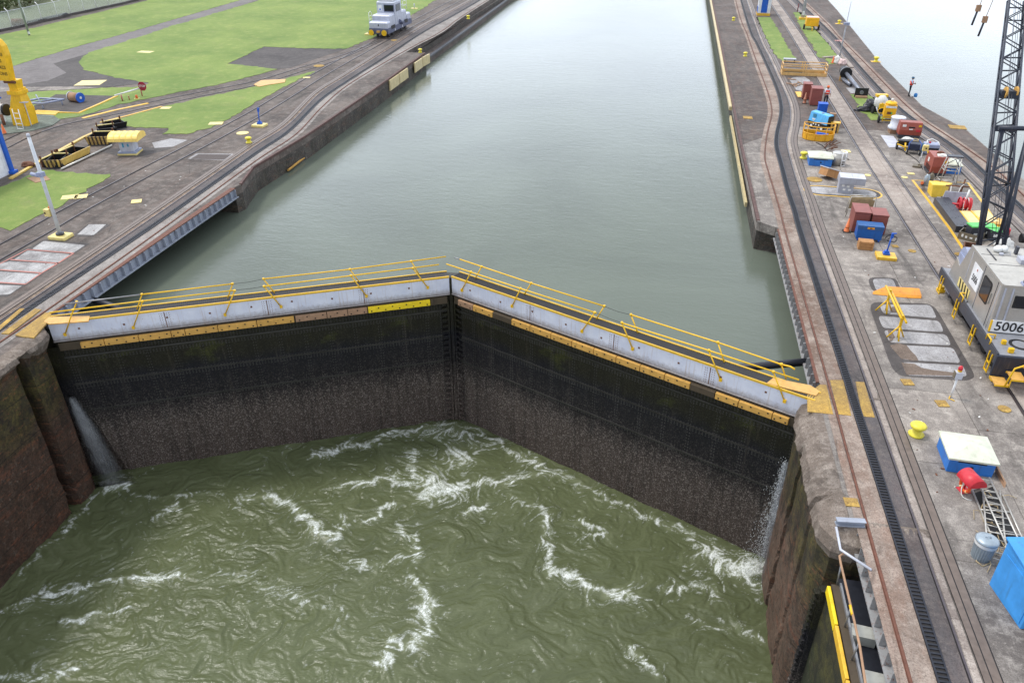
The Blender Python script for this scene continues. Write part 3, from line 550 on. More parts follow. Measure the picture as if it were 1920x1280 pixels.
def beam_mat():
    s = NT('rust streaked white beam'); f = s.noise(1.2, 5); g = s.noise(5, 5, .7, vec=s.map((1.6, 1, .07))); h = s.noise(7, 8, .75); sep = s.n('SeparateXYZ'); s.L(s.tc.outputs['Object'], sep.inputs[0])
    low = s.ramp(s.math('ADD', s.math('MULTIPLY', sep.outputs['Z'], -1.0), s.math('MULTIPLY', s.math('SUBTRACT', h, .5), .5)), [(.62, 0), (.95, .8)])
    a = s.mix(s.ramp(f, [(.3, 0), (.7, 1)]), c(196, 200, 216), c(220, 222, 232)); a = s.mix(s.ramp(g, [(.56, 0), (.72, .6)]), a, c(170, 140, 110)); a = s.mix(low, a, c(128, 116, 104))
    a = s.mix(s.ramp(h, [(.63, 0), (.68, .85)]), a, c(126, 80, 52)); s.col(a); s.bump(h, .2, .01); return s.done(.5)
M_beam = beam_mat()
M_grating = plain('dark grating', c(62, 60, 60), .7, .2, .3, 18)
M_yedge = paint('yellow edge', c(222, 178, 48), c(140, 96, 50), .3)
M_tim = [paint('fender timber', c(206, 158, 78), c(112, 72, 36), .32, .7, 0, 2.5), paint('weathered timber', c(160, 126, 98), c(96, 70, 50), .32, .8, 0, 3), paint('bright fender', c(238, 206, 30), c(190, 150, 30), .1, .5), paint('wet timber', c(74, 62, 46), c(40, 34, 26), .3, .7)]
M_bolt = plain('bolt hole', c(28, 24, 20), .7)
M_galv = plain('galvanised pipe', c(150, 150, 152), .4, .5, .15, 5)
M_rivet = plain('rivet heads', c(60, 58, 54), .5, .2, .5, 3)
def leaf(A, B, label, timbers, near, far, posts, wires, sgn):
    A = Vector((A[0], A[1], 0)); B = Vector((B[0], B[1], 0)); d = (B-A).normalized(); n = Vector((-d.y, d.x, 0)); Lg = (B-A).length
    rz = math.atan2(d.y, d.x); t = thing('lock_gate', label, 'lock gate', A, rz)
    inv = Matrix.Rotation(-rz, 4, 'Z') @ Matrix.Translation(-A)
    loc = lambda p: inv @ Vector(p)
    # body: thick leaf with rivets, seams and ribs (local x along, y upstream)
    b = MB(); b.box(Lg/2+sgn*.4, .85, -13.9, Lg+.8, 1.35, 12.55).box(Lg/2, .42, -1.35, Lg, .5, .45)
    b.build('skin', M_skin, t); b = MB()
    for z, hh in ((-1.98, .09), (-3.48, .06), (-5.02, .06)): b.box(Lg/2, .155, z, Lg-.3, .04, hh)
    b.build('seams', M_rivet, t)
    rv = MB()
    def rivet(x, z, s=.032): rv.add([(x-s, .174, z-s), (x+s, .174, z-s), (x+s, .174, z+s), (x-s, .174, z+s), (x, .145, z)], [(0, 1, 4), (1, 2, 4), (2, 3, 4), (3, 0, 4)])
    for zz in (-1.62, -1.72, -1.82, -1.92, -2.1, -2.2, -3.4, -3.56, -3.66, -4.95, -5.1):
        x = .25
        while x < Lg-.2: rivet(x, zz+random.uniform(-.004, .004)); x += .15
    for k in range(1, 15):
        for dx in (-.06, .06):
            z = -1.45
            while z > -6.2: rivet(k*Lg/15+dx, z, .026); z -= .16
    for x in ([.3, .42, .54] if sgn < 0 else [.22, .34, .46])+[Lg-.25, Lg-.37, Lg-.5]:
        z = -1.45
        while z > -9.2: rivet(x, z, .03); z -= .15
    rv.build('rivets', M_rivet, t)
    bm = MB(); bm.box(Lg/2, .06, -.92, Lg, .1, .88).box(Lg/2, .09, -.99, Lg, .26, .06).box(Lg/2, .42, -.92, Lg-.02, .6, .86)
    bm.build('top_beam', M_beam, t, .012)
    det = MB()
    for k in range(1, 4):
        x = k*Lg/4+.3; det.box(x, .002, -.9, .03, .012, .8)
        for i in range(7):
            for dx in (-.22, -.13, .1, .2): det.box(x+dx, .003, -.85+i*.11, .028, .012, .028)
    for k in range(int(Lg/1.9)): zz = -.45+random.uniform(-.12, .1); det.box(1.2+k*1.9, .003, zz, .085, .012, .085)
    det.build('splice_plates', M_rustspot, t)
    wk = MB(); wk.box(Lg/2, .34, -.05, Lg-.05, .56, .06)
    for i in range(int((Lg-.1)/.09)): wk.box(.08+i*.09, .34, .01, .03, .55, .018)
    wk.build('walkway', M_grating, t)
    for y in (.02, .66): MB().box(Lg/2, y, -.04, Lg, .07, .09).build('walkway_edge', M_yedge, t)
    for x0, x1, k in timbers:
        q = MB().box((x0+x1)/2, -.06, -1.40, x1-x0-.03, .2, .30); ft = q.build('fender_timber', M_tim[k], t, .015)
        if k != 3:
            bo = MB(); m = max(3, int((x1-x0)/.33))
            for i in range(m):
                xx = x0+(i+.5)*(x1-x0)/m; bo.box(xx, -.163, -1.275+(.07 if i % 2 else -.07), .065, .012, .065)
            bo.build('bolts', M_bolt, ft)
    MB().box(Lg/2, .03, -1.46, Lg-.3, .12, .4).build('fender_backing', M_tim[3], t)
    for seg, gal in near+far:
        P = [loc(G(x, y, .72)) for x, y in seg]; MB().path(P, .034, 8).build('handrail', M_galv if gal else M_yelrail, t)
    for seg in wires:
        P = [loc(G(x, y, .72)) for x, y in seg]; MB().path(P, .010, 6).build('chain', M_bolt, t)
    for (bx, by, tx, ty), isnear in posts:
        if isnear:
            p0 = loc(onplane(A-n*.03, B-n*.03, bx, by)); 
        else: p0 = loc(G(bx, by, .03))
        p1 = loc(G(tx, ty, .72)); p = MB(); p.tube(p0, p1, .030, 8).lathe([(.055, -.04), (.06, 0), (.055, .05)], p1.x, p1.y, p1.z, 10)
        if isnear: p.box(p0.x, p0.y, p0.z-.07, .12, .08, .14)
        p.build('rail_post', M_yelrail, t)
    return t, loc, Lg
M_rustspot = plain('rust spots', c(112, 70, 46), .8, 0, .3, 8)
LA, LBp = (-26.45, 25.75), (-9.86, 33.84); RA, RB = (-9.76, 33.9), (6.78, 26.1)
def s_of(A, B, px, py): p = onplane(A, B, px, py); return math.hypot(p.x-A[0], p.y-A[1])
lin = lambda x, x0, y0, x1, y1: y0+(y1-y0)*(x-x0)/(x1-x0)
tl = []
for a, b, k in ((151, 196, 0), (196, 260, 0), (260, 321, 0), (321, 347, 0), (347, 408, 0), (408, 481, 0), (481, 551, 0), (553, 612, 1), (612, 651, 1), (651, 688, 1), (689, 806, 2), (806, 812, 3)):
    tl.append((s_of(LA, LBp, a, lin(a, 155, 642, 806, 560)), s_of(LA, LBp, b, lin(b, 155, 642, 806, 560)), k))
tr = []
for a, b, k in ((862, 890, 1), (890, 927, 0), (927, 962, 3), (962, 997, 0), (997, 1036, 0), (1036, 1075, 0), (1075, 1116, 0), (1116, 1158, 0), (1158, 1203, 0), (1203, 1249, 0), (1249, 1297, 0), (1297, 1344, 3), (1344, 1388, 0), (1388, 1452, 0), (1452, 1483, 0)):
    tr.append((s_of(RA, RB, a, lin(a, 862, 570, 1483, 778)), s_of(RA, RB, b, lin(b, 862, 570, 1483, 778)), k))
gateL = leaf(LA, LBp, 'left lock gate leaf with white top beam, one bright yellow fender', tl,
    [([(93, 586), (269, 564), (441, 544)], 0), ([(495, 537), (658, 517), (823, 496)], 0)], [([(266, 552), (437, 532)], 0), ([(120, 570), (266, 552)], 1), ([(494, 523), (656, 505), (836, 481)], 0)],
    [((122, 627, 137, 581), 1), ((250, 614, 267, 565), 1), ((422, 590, 440, 545), 1), ((527, 575, 495, 537), 1), ((687, 555, 658, 517), 1), ((802, 539, 774, 503), 1), ((132, 596, 144, 566), 0), ((257, 580, 266, 552), 0), ((427, 559, 436, 532), 0), ((515, 549, 494, 523), 0), ((674, 529, 656, 505), 0), ((786, 515, 771, 490), 0)],
    [[(441, 544), (470, 541), (495, 537)], [(437, 532), (465, 529), (494, 523)]], -1)
gateR = leaf(RA, RB, 'right lock gate leaf with white top beam and row of timber fenders', tr,
    [([(837, 495), (976, 541), (1119, 587)], 0), ([(1165, 605), (1329, 657), (1498, 712)], 0)], [([(862, 486), (996, 531), (1133, 574)], 0), ([(852, 483), (862, 486)], 1), ([(1183, 590), (1346, 642), (1465, 683), (1482, 687), (1490, 692)], 0)],
    [((866, 544, 883, 510), 1), ((960, 574, 976, 541), 1), ((1091, 621, 1115, 586), 1), ((1186, 654, 1166, 605), 1), ((1351, 712, 1329, 657), 1), ((1471, 752, 1450, 697), 1), ((891, 522, 903, 500), 0), ((983, 552, 996, 531), 0), ((1118, 598, 1133, 574), 0), ((1196, 624, 1183, 590), 0), ((1358, 679, 1346, 642), 0), ((1474, 710, 1465, 683), 0)],
    [[(1119, 587), (1142, 597), (1165, 605)], [(1133, 574), (1158, 584), (1183, 590)]], 1)
# end plates bridging to the banks, mitre post ladder of castings
M_oplate = paint('orange walkway plate', c(208, 160, 84), c(128, 84, 44), .4)
def plate_poly(parent, loc, px, z, th, mat, name):
    P = [loc(G(x, y, z)) for x, y in px]; MB().prism([(p.x, p.y) for p in P], z-th, z).build(name, mat, parent)
plate_poly(gateL[0], gateL[1], [(82, 602), (92, 594), (168, 592), (166, 602), (92, 607)], .06, .05, M_oplate, 'end_plate')
plate_poly(gateR[0], gateR[1], [(1437, 718), (1450, 708), (1520, 722), (1537, 733), (1530, 741)], .06, .05, M_oplate, 'end_plate')
for (tt, loc, Lg), x in ((gateL, None), (gateR, 0.12)):
    x = Lg-.12 if x is None else x; q = MB().box(x, .1, -12, .1, .18, 10.6); z = -1.5
    while z > -9.2: q.box(x+(-.16 if x > 1 else .16), .09, z, .3, .2, .1); z -= .33
    q.build('mitre_post', M_skin, tt)
nL = Vector((-(LBp[1]-LA[1]), LBp[0]-LA[0], 0)).normalized(); nR = Vector((-(RB[1]-RA[1]), RB[0]-RA[0], 0)).normalized()
P0, P1 = Vector((*LBp, 0)), Vector((*RA, 0)); W4 = [P0-nL*.0+Vector((-.02, .02, 0)), P0+nL*1.5, P1+nR*1.5, P1+Vector((.02, .02, 0))]
MB().prism([tuple(gateL[1](p))[:2] for p in W4], -13.9, -.97).build('mitre_seal', M_skin, gateL[0]); W4 = [P0+nL*.05, P0+nL*.7, P1+nR*.7, P1+nR*.05]; MB().prism([tuple(gateL[1](p))[:2] for p in W4], -.96, -.06).build('mitre_cap', M_skin, gateL[0])
# operating struts reaching to the walls
for a, b, z, lab in (((250, 588), (150, 553), -.7, 'dark steel strut behind the left gate'), ((1360, 692), (1535, 676), -.6, 'dark steel strut behind the right gate')):
    p, q = G(a[0], a[1], z), G(b[0], b[1], z); t = thing('gate_strut', lab, 'strut', p)
    MB().tube((0, 0, 0), q-p, .17, 12).build('arm', M_black, t); MB().lathe([(.26, -.2), (.26, .2)], 0, 0, 0, 14).build('pin_head', M_black, t)
# yellow plates over the hinges
def plates(root_label, px, mats, z=.03):
    t = thing('hinge_cover', root_label, 'steel cover', G(*px[0][0]))
    for poly, m in zip(px, mats):
        P = [G(x, y)-t.location for x, y in poly]; MB().prism([(p.x, p.y) for p in P], -.01, z).build('plate', m, t)
    return t
plates('yellow steel plates crossing the track at the left gate hinge', [[(29, 630), (85, 588), (97, 587), (94, 601), (64, 635), (45, 633)], [(3, 627), (66, 580), (78, 582), (17, 628)], [(-14, 624), (38, 580), (47, 580), (-4, 624)]], [M_yelplate]*3, .056)
plates('yellow steel plates crossing the track at the right gate hinge', [[(1513, 741), (1536, 722), (1549, 722), (1562, 777), (1514, 772)], [(1556, 713), (1581, 713), (1596, 780), (1572, 777)], [(1604, 716), (1620, 717), (1640, 783), (1617, 781)]], [M_yelplate, M_yelplate, M_yelplate], .026)
# water jets leaking past the hinges
def spray_mat(name, top):
    s = NT(name); n = s.noise(9, 6, .75, vec=s.map((1.3, 1.3, .22))); at = s.n('Attribute', attribute_name='dens')
    a = s.ramp(s.math('ADD', n, s.math('SUBTRACT', at.outputs['Fac'], .62)), [(.36, 0), (.8, top)])
    s.col(c(214, 218, 222)); s.L(a, s.b.inputs['Alpha']); return s.done(.6)
M_spray = spray_mat('leaking mist', .085); M_spray2 = spray_mat('leaking splash', .5)
def spray(name, label, p0, p1, w0, w1, n=40, m=14, seed=0, dmax=1.0):
    b = MB(); vs = []; dens = []; p0 = Vector(p0); p1 = Vector(p1); side = Vector((1, .45, 0)).normalized()
    for layer in range(5):
        base = len(vs)
        for i in range(n+1):
            t = i/n; ce = p0.lerp(p1, t)+Vector((0, 0, .5*t*(1-t))); wd = w0+(w1-w0)*t**.8
            for j in range(m+1):
                u = j/m-.5; q = ce+side*(u*wd+.05*mnoise.noise(Vector((u*3, t*3, seed+layer*2))))+Vector((0, -1, 0))*(layer*.07*(.3+t)); q += Vector((0, -.12, 0))*mnoise.noise(Vector((u*6, t*9, seed+layer))); vs.append(q)
                dens.append(dmax*max(0, 1-(2*u)**2)*(1-.45*t)*min(1, i/3+.3))
        for i in range(n):
            for j in range(m): k = base+i*(m+1)+j; b.f.append([k, k+1, k+m+2, k+m+1]); b.mi.append(0); b.sm.append(True)
    b.v = [tuple(v) for v in vs]; o = b.build(name, M_spray2 if seed else M_spray); a = o.data.attributes.new('dens', 'FLOAT', 'POINT'); a.data.foreach_set('value', dens)
    return tag(o, label, 'spray', kind='stuff')
pl = onplane(LA, LBp, 138, 732); pr = onplane(RA, RB, 1478, 850)
spray('water_spray', 'white misty water jet leaking down beside the left gate hinge', pl+Vector((.05, -.3, 0)), tuple(G(226, 912, -9.0)), .2, 2.3)
spray('water_spray', 'splashing water leak falling beside the right gate hinge', pr+Vector((-.1, -.3, 0)), tuple(G(1425, 1085, -8.9)), .35, 1.5, seed=4, dmax=.9)
dr = MB()
for i in range(1500):
    t = random.random()**.8; q = (pr+Vector((-.1, -.35, 0))).lerp(G(1422, 1080, -8.9), t); x = q.x-abs(random.gauss(0, .10+.3*t)); y = q.y+random.gauss(0, .15)-.1; z = q.z+random.gauss(0, .1); s = random.uniform(.005, .017)
    dr.add([(x-s, y, z), (x+s, y, z), (x, y-s, z), (x, y, z+s*2.4), (x, y, z-s*2)], [(0, 2, 3), (2, 1, 3), (1, 0, 3), (2, 0, 4), (1, 2, 4), (0, 1, 4)])
tag(dr.build('water_droplets', plain('white water drops', c(226, 230, 232), .3)), 'white water drops flying from the right gate leak', 'spray', kind='stuff')
# parked gate leaf in the recess at the bottom right
t = thing('lock_gate', 'green mossy lock gate leaf parked in the recess at the bottom right', 'lock gate', (0, 0, 0))
M_mossgate = wall_mat('mossy gate skin', 1.0, .1, c(54, 62, 34))
a0 = G(1552, 1098, -1.0); a1 = G(1588, 1280, -1.0); dirv = (a1-a0).normalized()
def al(s, o, z): n = Vector((-dirv.y, dirv.x, 0)); p = a0+dirv*s+n*o; return (p.x, p.y, z)
def slab(s0, s1, o0, o1, z0, z1, mat, name, bev=0.0):
    P = [al(s0, o0, 0), al(s1, o0, 0), al(s1, o1, 0), al(s0, o1, 0)]; return MB().prism([(p[0], p[1]) for p in P], z0, z1).build(name, mat, t, bev)
slab(-.25, 9, .06, 1.2, -13.5, -1.25, M_mossgate, 'skin'); slab(-.3, -.02, -.12, .6, -13.5, -1.3, M_skin, 'mitre_post')
rq = MB(); p = al(-.2, -.04, 0); rq.box(p[0], p[1], -9.8, .22, .2, 8.3)
for i in range(34):
    p = al(-.2+random.uniform(-.05, .05), -.16, 0); rq.box(p[0], p[1], -1.6-i*.24, .2, .22, .12, m=0)
rq.build('castings', M_skin, t)
for i, (s0, s1) in enumerate(((0, 1.42), (1.46, 3.2), (3.24, 5.2), (5.24, 7.5))): slab(s0, s1, -.02, .08, -1.28, -.98, M_yellow if i else M_tim[2], 'fender_timber', .015)
slab(-.1, 9, .12, .34, -1.25, -1.0, M_tim[3], 'deck_timber'); slab(-.1, 9, .34, .4, -1.25, -.9, M_galv, 'kerb'); slab(-.5, 9, .4, 1.4, -1.5, -1.12, M_black, 'deck')
rp_ = [G(1584, 1036, -.1), G(1574, 1042, -.1), G(1577, 1058, -.1), G(1601, 1160, -.1), G(1612, 1210, -.1), G(1622, 1275, -.1), G(1632, 1340, -.1)]
MB().path(rp_, .035, 8).build('handrail', M_tim[1], t); MB().path([G(1594, 1134, -.098), G(1598, 1152, -.098)], .039, 8).build('handrail_sleeve', M_yelrail, t)
for p, q in (((1577, 1060), (1569, 1095)), ((1594, 1142), (1584, 1174)), ((1611, 1204), (1597, 1236))): MB().tube(G(*p, -.1), G(*q, -1.0), .028, 8).build('rail_post', M_galv, t)
M_ltbox = paint('grey white box', c(164, 164, 156), c(110, 100, 84), .3)
for nm, px, sz, lab in (('equipment_box', (1616, 1200), (.62, .42, .34), 'pale grey metal box on the dark deck of the parked gate'), ('equipment_box', (1640, 1290), (.62, .45, .34), 'grey box with open flap at the bottom frame edge of the parked gate')):
    p = G(px[0], px[1], -1.12); e = thing(nm, lab, 'box', p, -.1); MB().box(0, 0, 0, sz[0], sz[1]*.9, sz[2]).build('body', M_ltbox, e, .012); MB().box(0, 0, sz[2], sz[0]+.06, sz[1], .03).build('lid', M_ltbox, e)
hp = thing('pipe_rail', 'bent white pipe and beam closing the recess by the mossy pier', 'railing', G(1568, 988))
o0 = hp.location; MB().path([G(1568, 988, .05)-o0, G(1576, 1030, .02)-o0, G(1634, 1068, .05)-o0], .04, 8).build('pipe', plain('white pipe', c(196, 198, 208), .5), hp)
pp = [G(1566, 983)-o0, G(1620, 986)-o0]; MB().ribbon(pp, -.1, .1, .02, .06).ribbon(pp, -.02, .02, .06, .2).ribbon(pp, -.1, .1, .2, .23).build('beam', M_girder, hp)
# ------------------------------------------------------------------ paints for the things
P_blue = paint('blue box paint', c(44, 116, 196), c(70, 60, 60), .16); P_blue2 = paint('deep blue paint', c(20, 92, 196), c(60, 60, 70), .14); P_cab = paint('cyan blue cabinet', c(62, 146, 214), c(70, 90, 110), .14)
P_cream = paint('cream lid', c(206, 208, 188), c(150, 148, 110), .25, .4); P_brown = paint('red brown paint', c(140, 76, 66), c(96, 52, 44), .2, .5); P_brown2 = paint('rust red compressor paint', c(150, 72, 56), c(104, 52, 42), .18, .45)
P_grey = paint('grey enclosure', c(168, 170, 180), c(120, 110, 100), .15); P_lgrey = paint('light grey sheet', c(190, 192, 200), c(130, 110, 96), .25); P_white = paint('white enamel', c(226, 226, 226), c(150, 140, 130), .12)
P_orange = plain('cone orange', c(224, 110, 50), .5); P_steel = plain('stainless steel', c(172, 168, 162), .34, .35, .14, 1.6); P_alu = plain('aluminium', c(196, 192, 184), .4, .6, .15, 5); P_rubber = plain('rubber', c(34, 33, 34), .8)
P_red = paint('red paint', c(196, 40, 52), c(110, 40, 40), .12); P_green = plain('green plastic', c(92, 200, 96), .4); P_crate = paint('crate wood', c(178, 130, 82), c(110, 72, 44), .25, .75); P_tarp = plain('black plastic tarp', c(38, 38, 44), .35, 0, .4, 3, .3)
P_olive = paint('olive crate', c(112, 102, 84), c(70, 60, 48), .3); P_glass = plain('dark window', c(26, 30, 38), .08); P_ink = plain('black lettering', c(20, 20, 22), .5); P_wl = plain('white lettering', c(232, 232, 228), .5)
P_chass = paint('dark chassis', c(58, 60, 68), c(80, 60, 50), .15); P_chtop = paint('grey deck', c(138, 140, 146), c(90, 80, 74), .2); P_roof = paint('roof sheet', c(178, 175, 168), c(132, 122, 108), .34, .6); P_navy = paint('crane navy steel', c(34, 40, 54), c(110, 104, 100), .2)
P_scrap = plain('rusty scrap', c(110, 70, 48), .8, 0, .4, 8); P_canvas = plain('canvas', c(176, 156, 120), .9, 0, .25, 4); P_cyan = paint('sky blue generator', c(84, 172, 226), c(60, 90, 120), .1, .35); P_rag = plain('white rag', c(220, 218, 212), .9, 0, .15, 6)
P_lilac = paint('grey blue paint', c(150, 158, 182), c(100, 90, 86), .18); P_bpost = plain('signal blue', c(30, 96, 200), .4); P_teal = plain('dull teal', c(70, 130, 160), .5); P_pinkpad = paint('pale yellow pad', c(240, 214, 150), c(210, 180, 110), .2, .6)
P_stripe = None
def stripe_mat():
    s = NT('hazard stripes'); wv = s.n('TexWave', wave_type='BANDS', bands_direction='X'); wv.inputs['Scale'].default_value = 1.15; s.L(s.map((1, 1, .5), 0), wv.inputs['Vector'])
    a = s.ramp(wv.outputs['Fac'], [(.5, c(196, 164, 92)), (.52, c(46, 42, 40))], 'CONSTANT'); n = s.noise(9, 6, .7); s.col(s.mix(s.ramp(n, [(.47, 0), (.6, .85)]), a, c(120, 90, 60))); return s.done(.6)
P_stripe = stripe_mat()
# ------------------------------------------------------------------ small repeated kinds
def ground_plate(px, sz, label, mat, rz=0, rnd=False):
    p = G(*px); b = MB()
    if rnd: b.cyl(0, 0, 0, sz[0]/2, .03, 20); b.box(0, 0, .03, .12, .03, .012)
    else: b.box(0, 0, 0, sz[0], sz[1], .03); b.box(sz[0]*.3, 0, .03, .06, .12, .012); b.box(-sz[0]*.3, 0, .03, .06, .12, .012)
    o = b.build('ground_plate', mat); o.location = p+Vector((0, 0, .006)); o.rotation_euler.z = rz; tag(o, label, 'ground plate', 'painted plates set in the lock walls'); return o
PY, PC = M_yelplate, M_yelpale
for px, sz, lab, mat, rz, rnd in [((1701, 717), (.42, .42), 'square yellow plate below the five cement panels, left of the signal lamp', PY, .15, 0), ((1766, 757), (.42, .42), 'square yellow plate with a centre slot below the signal lamp', PY, .15, 0), ((1883, 767), (.46, 0), 'round yellow plate near the right frame edge, below the yellow steps', PY, 0, 1), ((1678, 462), (.32, .3), 'small square yellow plate just right of the blue post', PY, .1, 0), ((1710, 471), (.4, 0), 'round yellow plate between the blue post and the pale slab track', PY, 0, 1), ((1797, 477), (.4, 0), 'round yellow plate partly behind the crane locomotive', PY, 0, 1), ((1527, 337), (1.0, 0), 'large round yellow ribbed manhole cover above the white hatch', PY, 0, 1), ((1627, 329), (.42, 0), 'round yellow plate left of the track, right of the grey console', PC, 0, 1), ((1696, 333), (.42, 0), 'round pale plate right of the slab track by the yellow outline', PC, 0, 1), ((1708, 326), (.45, .35), 'pale rectangular plate just left of the boxy brown compressor', PC, 0, 0), ((1586, 284), (.62, .55), 'pale yellow rectangular plate behind the steel drum in its cage', PC, .05, 0),
    ((1795, 239), (1.25, 1.1), 'big yellow steel plate on the far coping by the bright water', PY, -.1, 0), ((1402, 221), (.75, .8), 'yellow plate on the chamber coping beside the track bulge', PY, 0, 0), ((1596, 942), (.44, .4), 'yellow plate with a square hole on the broken right coping', PY, .05, 0), ((170, 156), (2.4, 2.2), 'broad cream plate at the end of the dark asphalt', PC, .3, 0), ((273, 98), (1.7, 1.0), 'cream concrete hatch lying alone in the big lawn', PC, 0, 0), ((311, 203), (.85, .7), 'cream plate on the grass edge by the siding', PC, .2, 0), ((405, 232), (1.1, .8), 'cream plate on the grass corner beside the return track', PC, .3, 0), ((131, 370), (.95, .75), 'left one of two cream plates by the bottom lawn', PC, .5, 0), ((152, 369), (.75, .7), 'right one of two cream plates by the bottom lawn', PC, .5, 0), ((256, 378), (.6, .6), 'small cream plate alone on the concrete above the light pole', PC, .5, 0), ((598, 124), (1.15, 0), 'round yellow plate between the siding and the return track', PY, 0, 1), ((455, 250), (.95, 0), 'round cream plate near the blue post', PC, 0, 1), ((739, 76), (.8, 0), 'round yellow plate under the silver locomotive', PY, 0, 1), ((575, 146), (.7, .5), 'small cream plate on the narrow grass point', PC, .3, 0), ((1572, 77), (.9, 0), 'dull red round plate in the grass strip', M_pink, 0, 1)]:
    ground_plate(px, sz, lab, mat, rz, rnd)
pl_ = MB().prism([(p.x, p.y) for p in Gs([(476, 160), (490, 152), (536, 150), (534, 156), (500, 161), (486, 164)])], 0, .08).build('ground_plate', M_oplate); tag(pl_, 'long pale board plate lying on the grass between siding and return track', 'ground plate', 'painted plates set in the lock walls')
def bollard(px, label, s=1.0, plate=0):
    t = thing('bollard', label, 'bollard', G(*px), 0, 'yellow mooring bollards'); MB().lathe([(.24*s, 0), (.26*s, .06*s), (.17*s, .1*s), (.15*s, .3*s)], n=20).build('base', M_yelB, t)
    MB().lathe([(.15*s, .26*s), (.25*s, .34*s), (.27*s, .4*s), (.22*s, .46*s), (.1*s, .5*s)], n=20).build('cap', M_yelB, t)
    if plate: MB().box(0, 0, 0, 1.0, .7, .02).build('base_plate', M_yellow, t)
M_yelB = paint('bollard yellow', c(228, 212, 66), c(140, 130, 60), .15)
bollard((1717, 815), 'large yellow mooring bollard on the near right concrete', 1.05); bollard((1506, 297), 'yellow bollard touching the small blue box with cream lid', 1.0); bollard((1397, 106), 'yellow bollard on the chamber coping, nearer of the far pair', .95); bollard((1375, 39), 'yellow bollard on the chamber coping, farthest at the top', .95); bollard((1573, 45), 'yellow bollard on the far coping near the top of the frame', 1.0, 1); bollard((1642, 116), 'yellow bollard on a yellow plate on the far coping', 1.1, 1)
bollard((467, 268), 'yellow bollard beside the left towing track', .95, 0); bollard((788, 99), 'pale yellow bollard at the end of the raised left wall', .9); bollard((878, 36), 'yellow bollard on the low left ledge')
def cone(px, label, h=.75, mat=None, tilt=0):
    t = thing('traffic_cone', label, 'traffic cone', G(*px), 0, 'traffic cones'); MB().lathe([(.17, .02), (.15, .05), (.03, h)], n=16).build('cone', mat or P_orange, t); MB().box(0, 0, 0, .42, .42, .035).build('base', P_rubber, t)
    MB().lathe([(.118*h/.75, .3*h), (.085*h/.75, .5*h)], n=16).build('collar', P_wl if not mat else mat, t); return t
cone((1587, 434), 'orange cone leaning by the two red brown cabinets', .78, paint('worn orange', c(222, 120, 66), c(170, 90, 50), .2)); cone((1561, 119), 'orange and white cone by the white sacks', .75); cone((1508, 194), 'tall brown orange cone before the far brown cabinets', .95, paint('brown cone', c(170, 112, 84), c(120, 80, 60), .2)); cone((9, 251), 'orange red cone by the blue trimmed building', .75)
def lidbox(px, w_, d_, h_, label, rz=0, front=True, lidh=.22):
    t = thing('storage_box', label, 'box', G(*px), rz, 'blue boxes with cream pyramid lids')
    MB().box(0, d_/2, 0, w_, d_, h_).build('body', P_blue, t, .01); MB().box(0, -.004, h_-.1, w_*.62, .01, .06).box(.02, -.006, h_*.42, .09, .015, .09).build('vent_slot', P_ink, t)
    o = .07; vs = [(-w_/2-o, -o, h_), (w_/2+o, -o, h_), (w_/2+o, d_+o, h_), (-w_/2-o, d_+o, h_)]; vs += [(x, y, h_+.07) for x, y, z in vs]+[(0, d_/2, h_+.07+lidh)]
    MB().add(vs, [(3, 2, 1, 0), (0, 1, 5, 4), (1, 2, 6, 5), (2, 3, 7, 6), (3, 0, 4, 7), (4, 5, 8), (5, 6, 8), (6, 7, 8), (7, 4, 8)]).build('lid', P_cream, t); return t
lidbox((1816, 889), 1.42, 1.4, .55, 'large blue box with cream pyramid lid, nearest, behind the red hood', -.04, lidh=.2); lidbox((1537, 312), 1.5, 1.35, .55, 'blue box with cream pyramid lid beside the steel drum', -.05, lidh=.28); lidbox((1779, 326), 1.35, 1.3, .55, 'blue box with cream lid behind the white scaffold', -.05, lidh=.28)
def cabinet(px, w_, d_, h_, label, rz=0, mat=None, grp='red brown metal cabinets'):
    mat = mat or P_brown; t = thing('metal_cabinet', label, 'cabinet', G(*px), rz, grp); MB().box(0, d_/2, .06, w_, d_, h_-.12).build('body', mat, t, .015)
    MB().box(0, d_/2, h_-.06, w_+.05, d_+.05, .06).build('top', mat, t, .012); MB().box(0, -.006, .18, w_*.86, .016, h_*.72).build('door', mat, t, .004); MB().box(w_*.3, -.02, h_*.5, .03, .03, .12).build('handle', P_chass, t)
    f = MB(); [f.box(x*w_*.4, d_/2+y*d_*.4, 0, .1, .1, .06) for x in (-1, 1) for y in (-1, 1)]; f.build('feet', P_rubber, t); return t
cabinet((1610, 437), .84, 1.45, 1.25, 'left of two red brown cabinets behind the blue job box', -.05); cabinet((1643, 441), .82, 1.2, 1.2, 'right of two red brown cabinets behind the blue job box', -.05); cabinet((1528, 199), .92, 1.2, 1.5, 'tall red brown cabinet beside the worker in the orange helmet', -.04); cabinet((1511, 187), .72, 1.0, 1.38, 'smaller red brown cabinet left of the tall far one', -.04)
cabinet((1541, 214), .72, .7, .85, 'small bright blue cabinet in front of the worker', -.04, P_blue2, None)
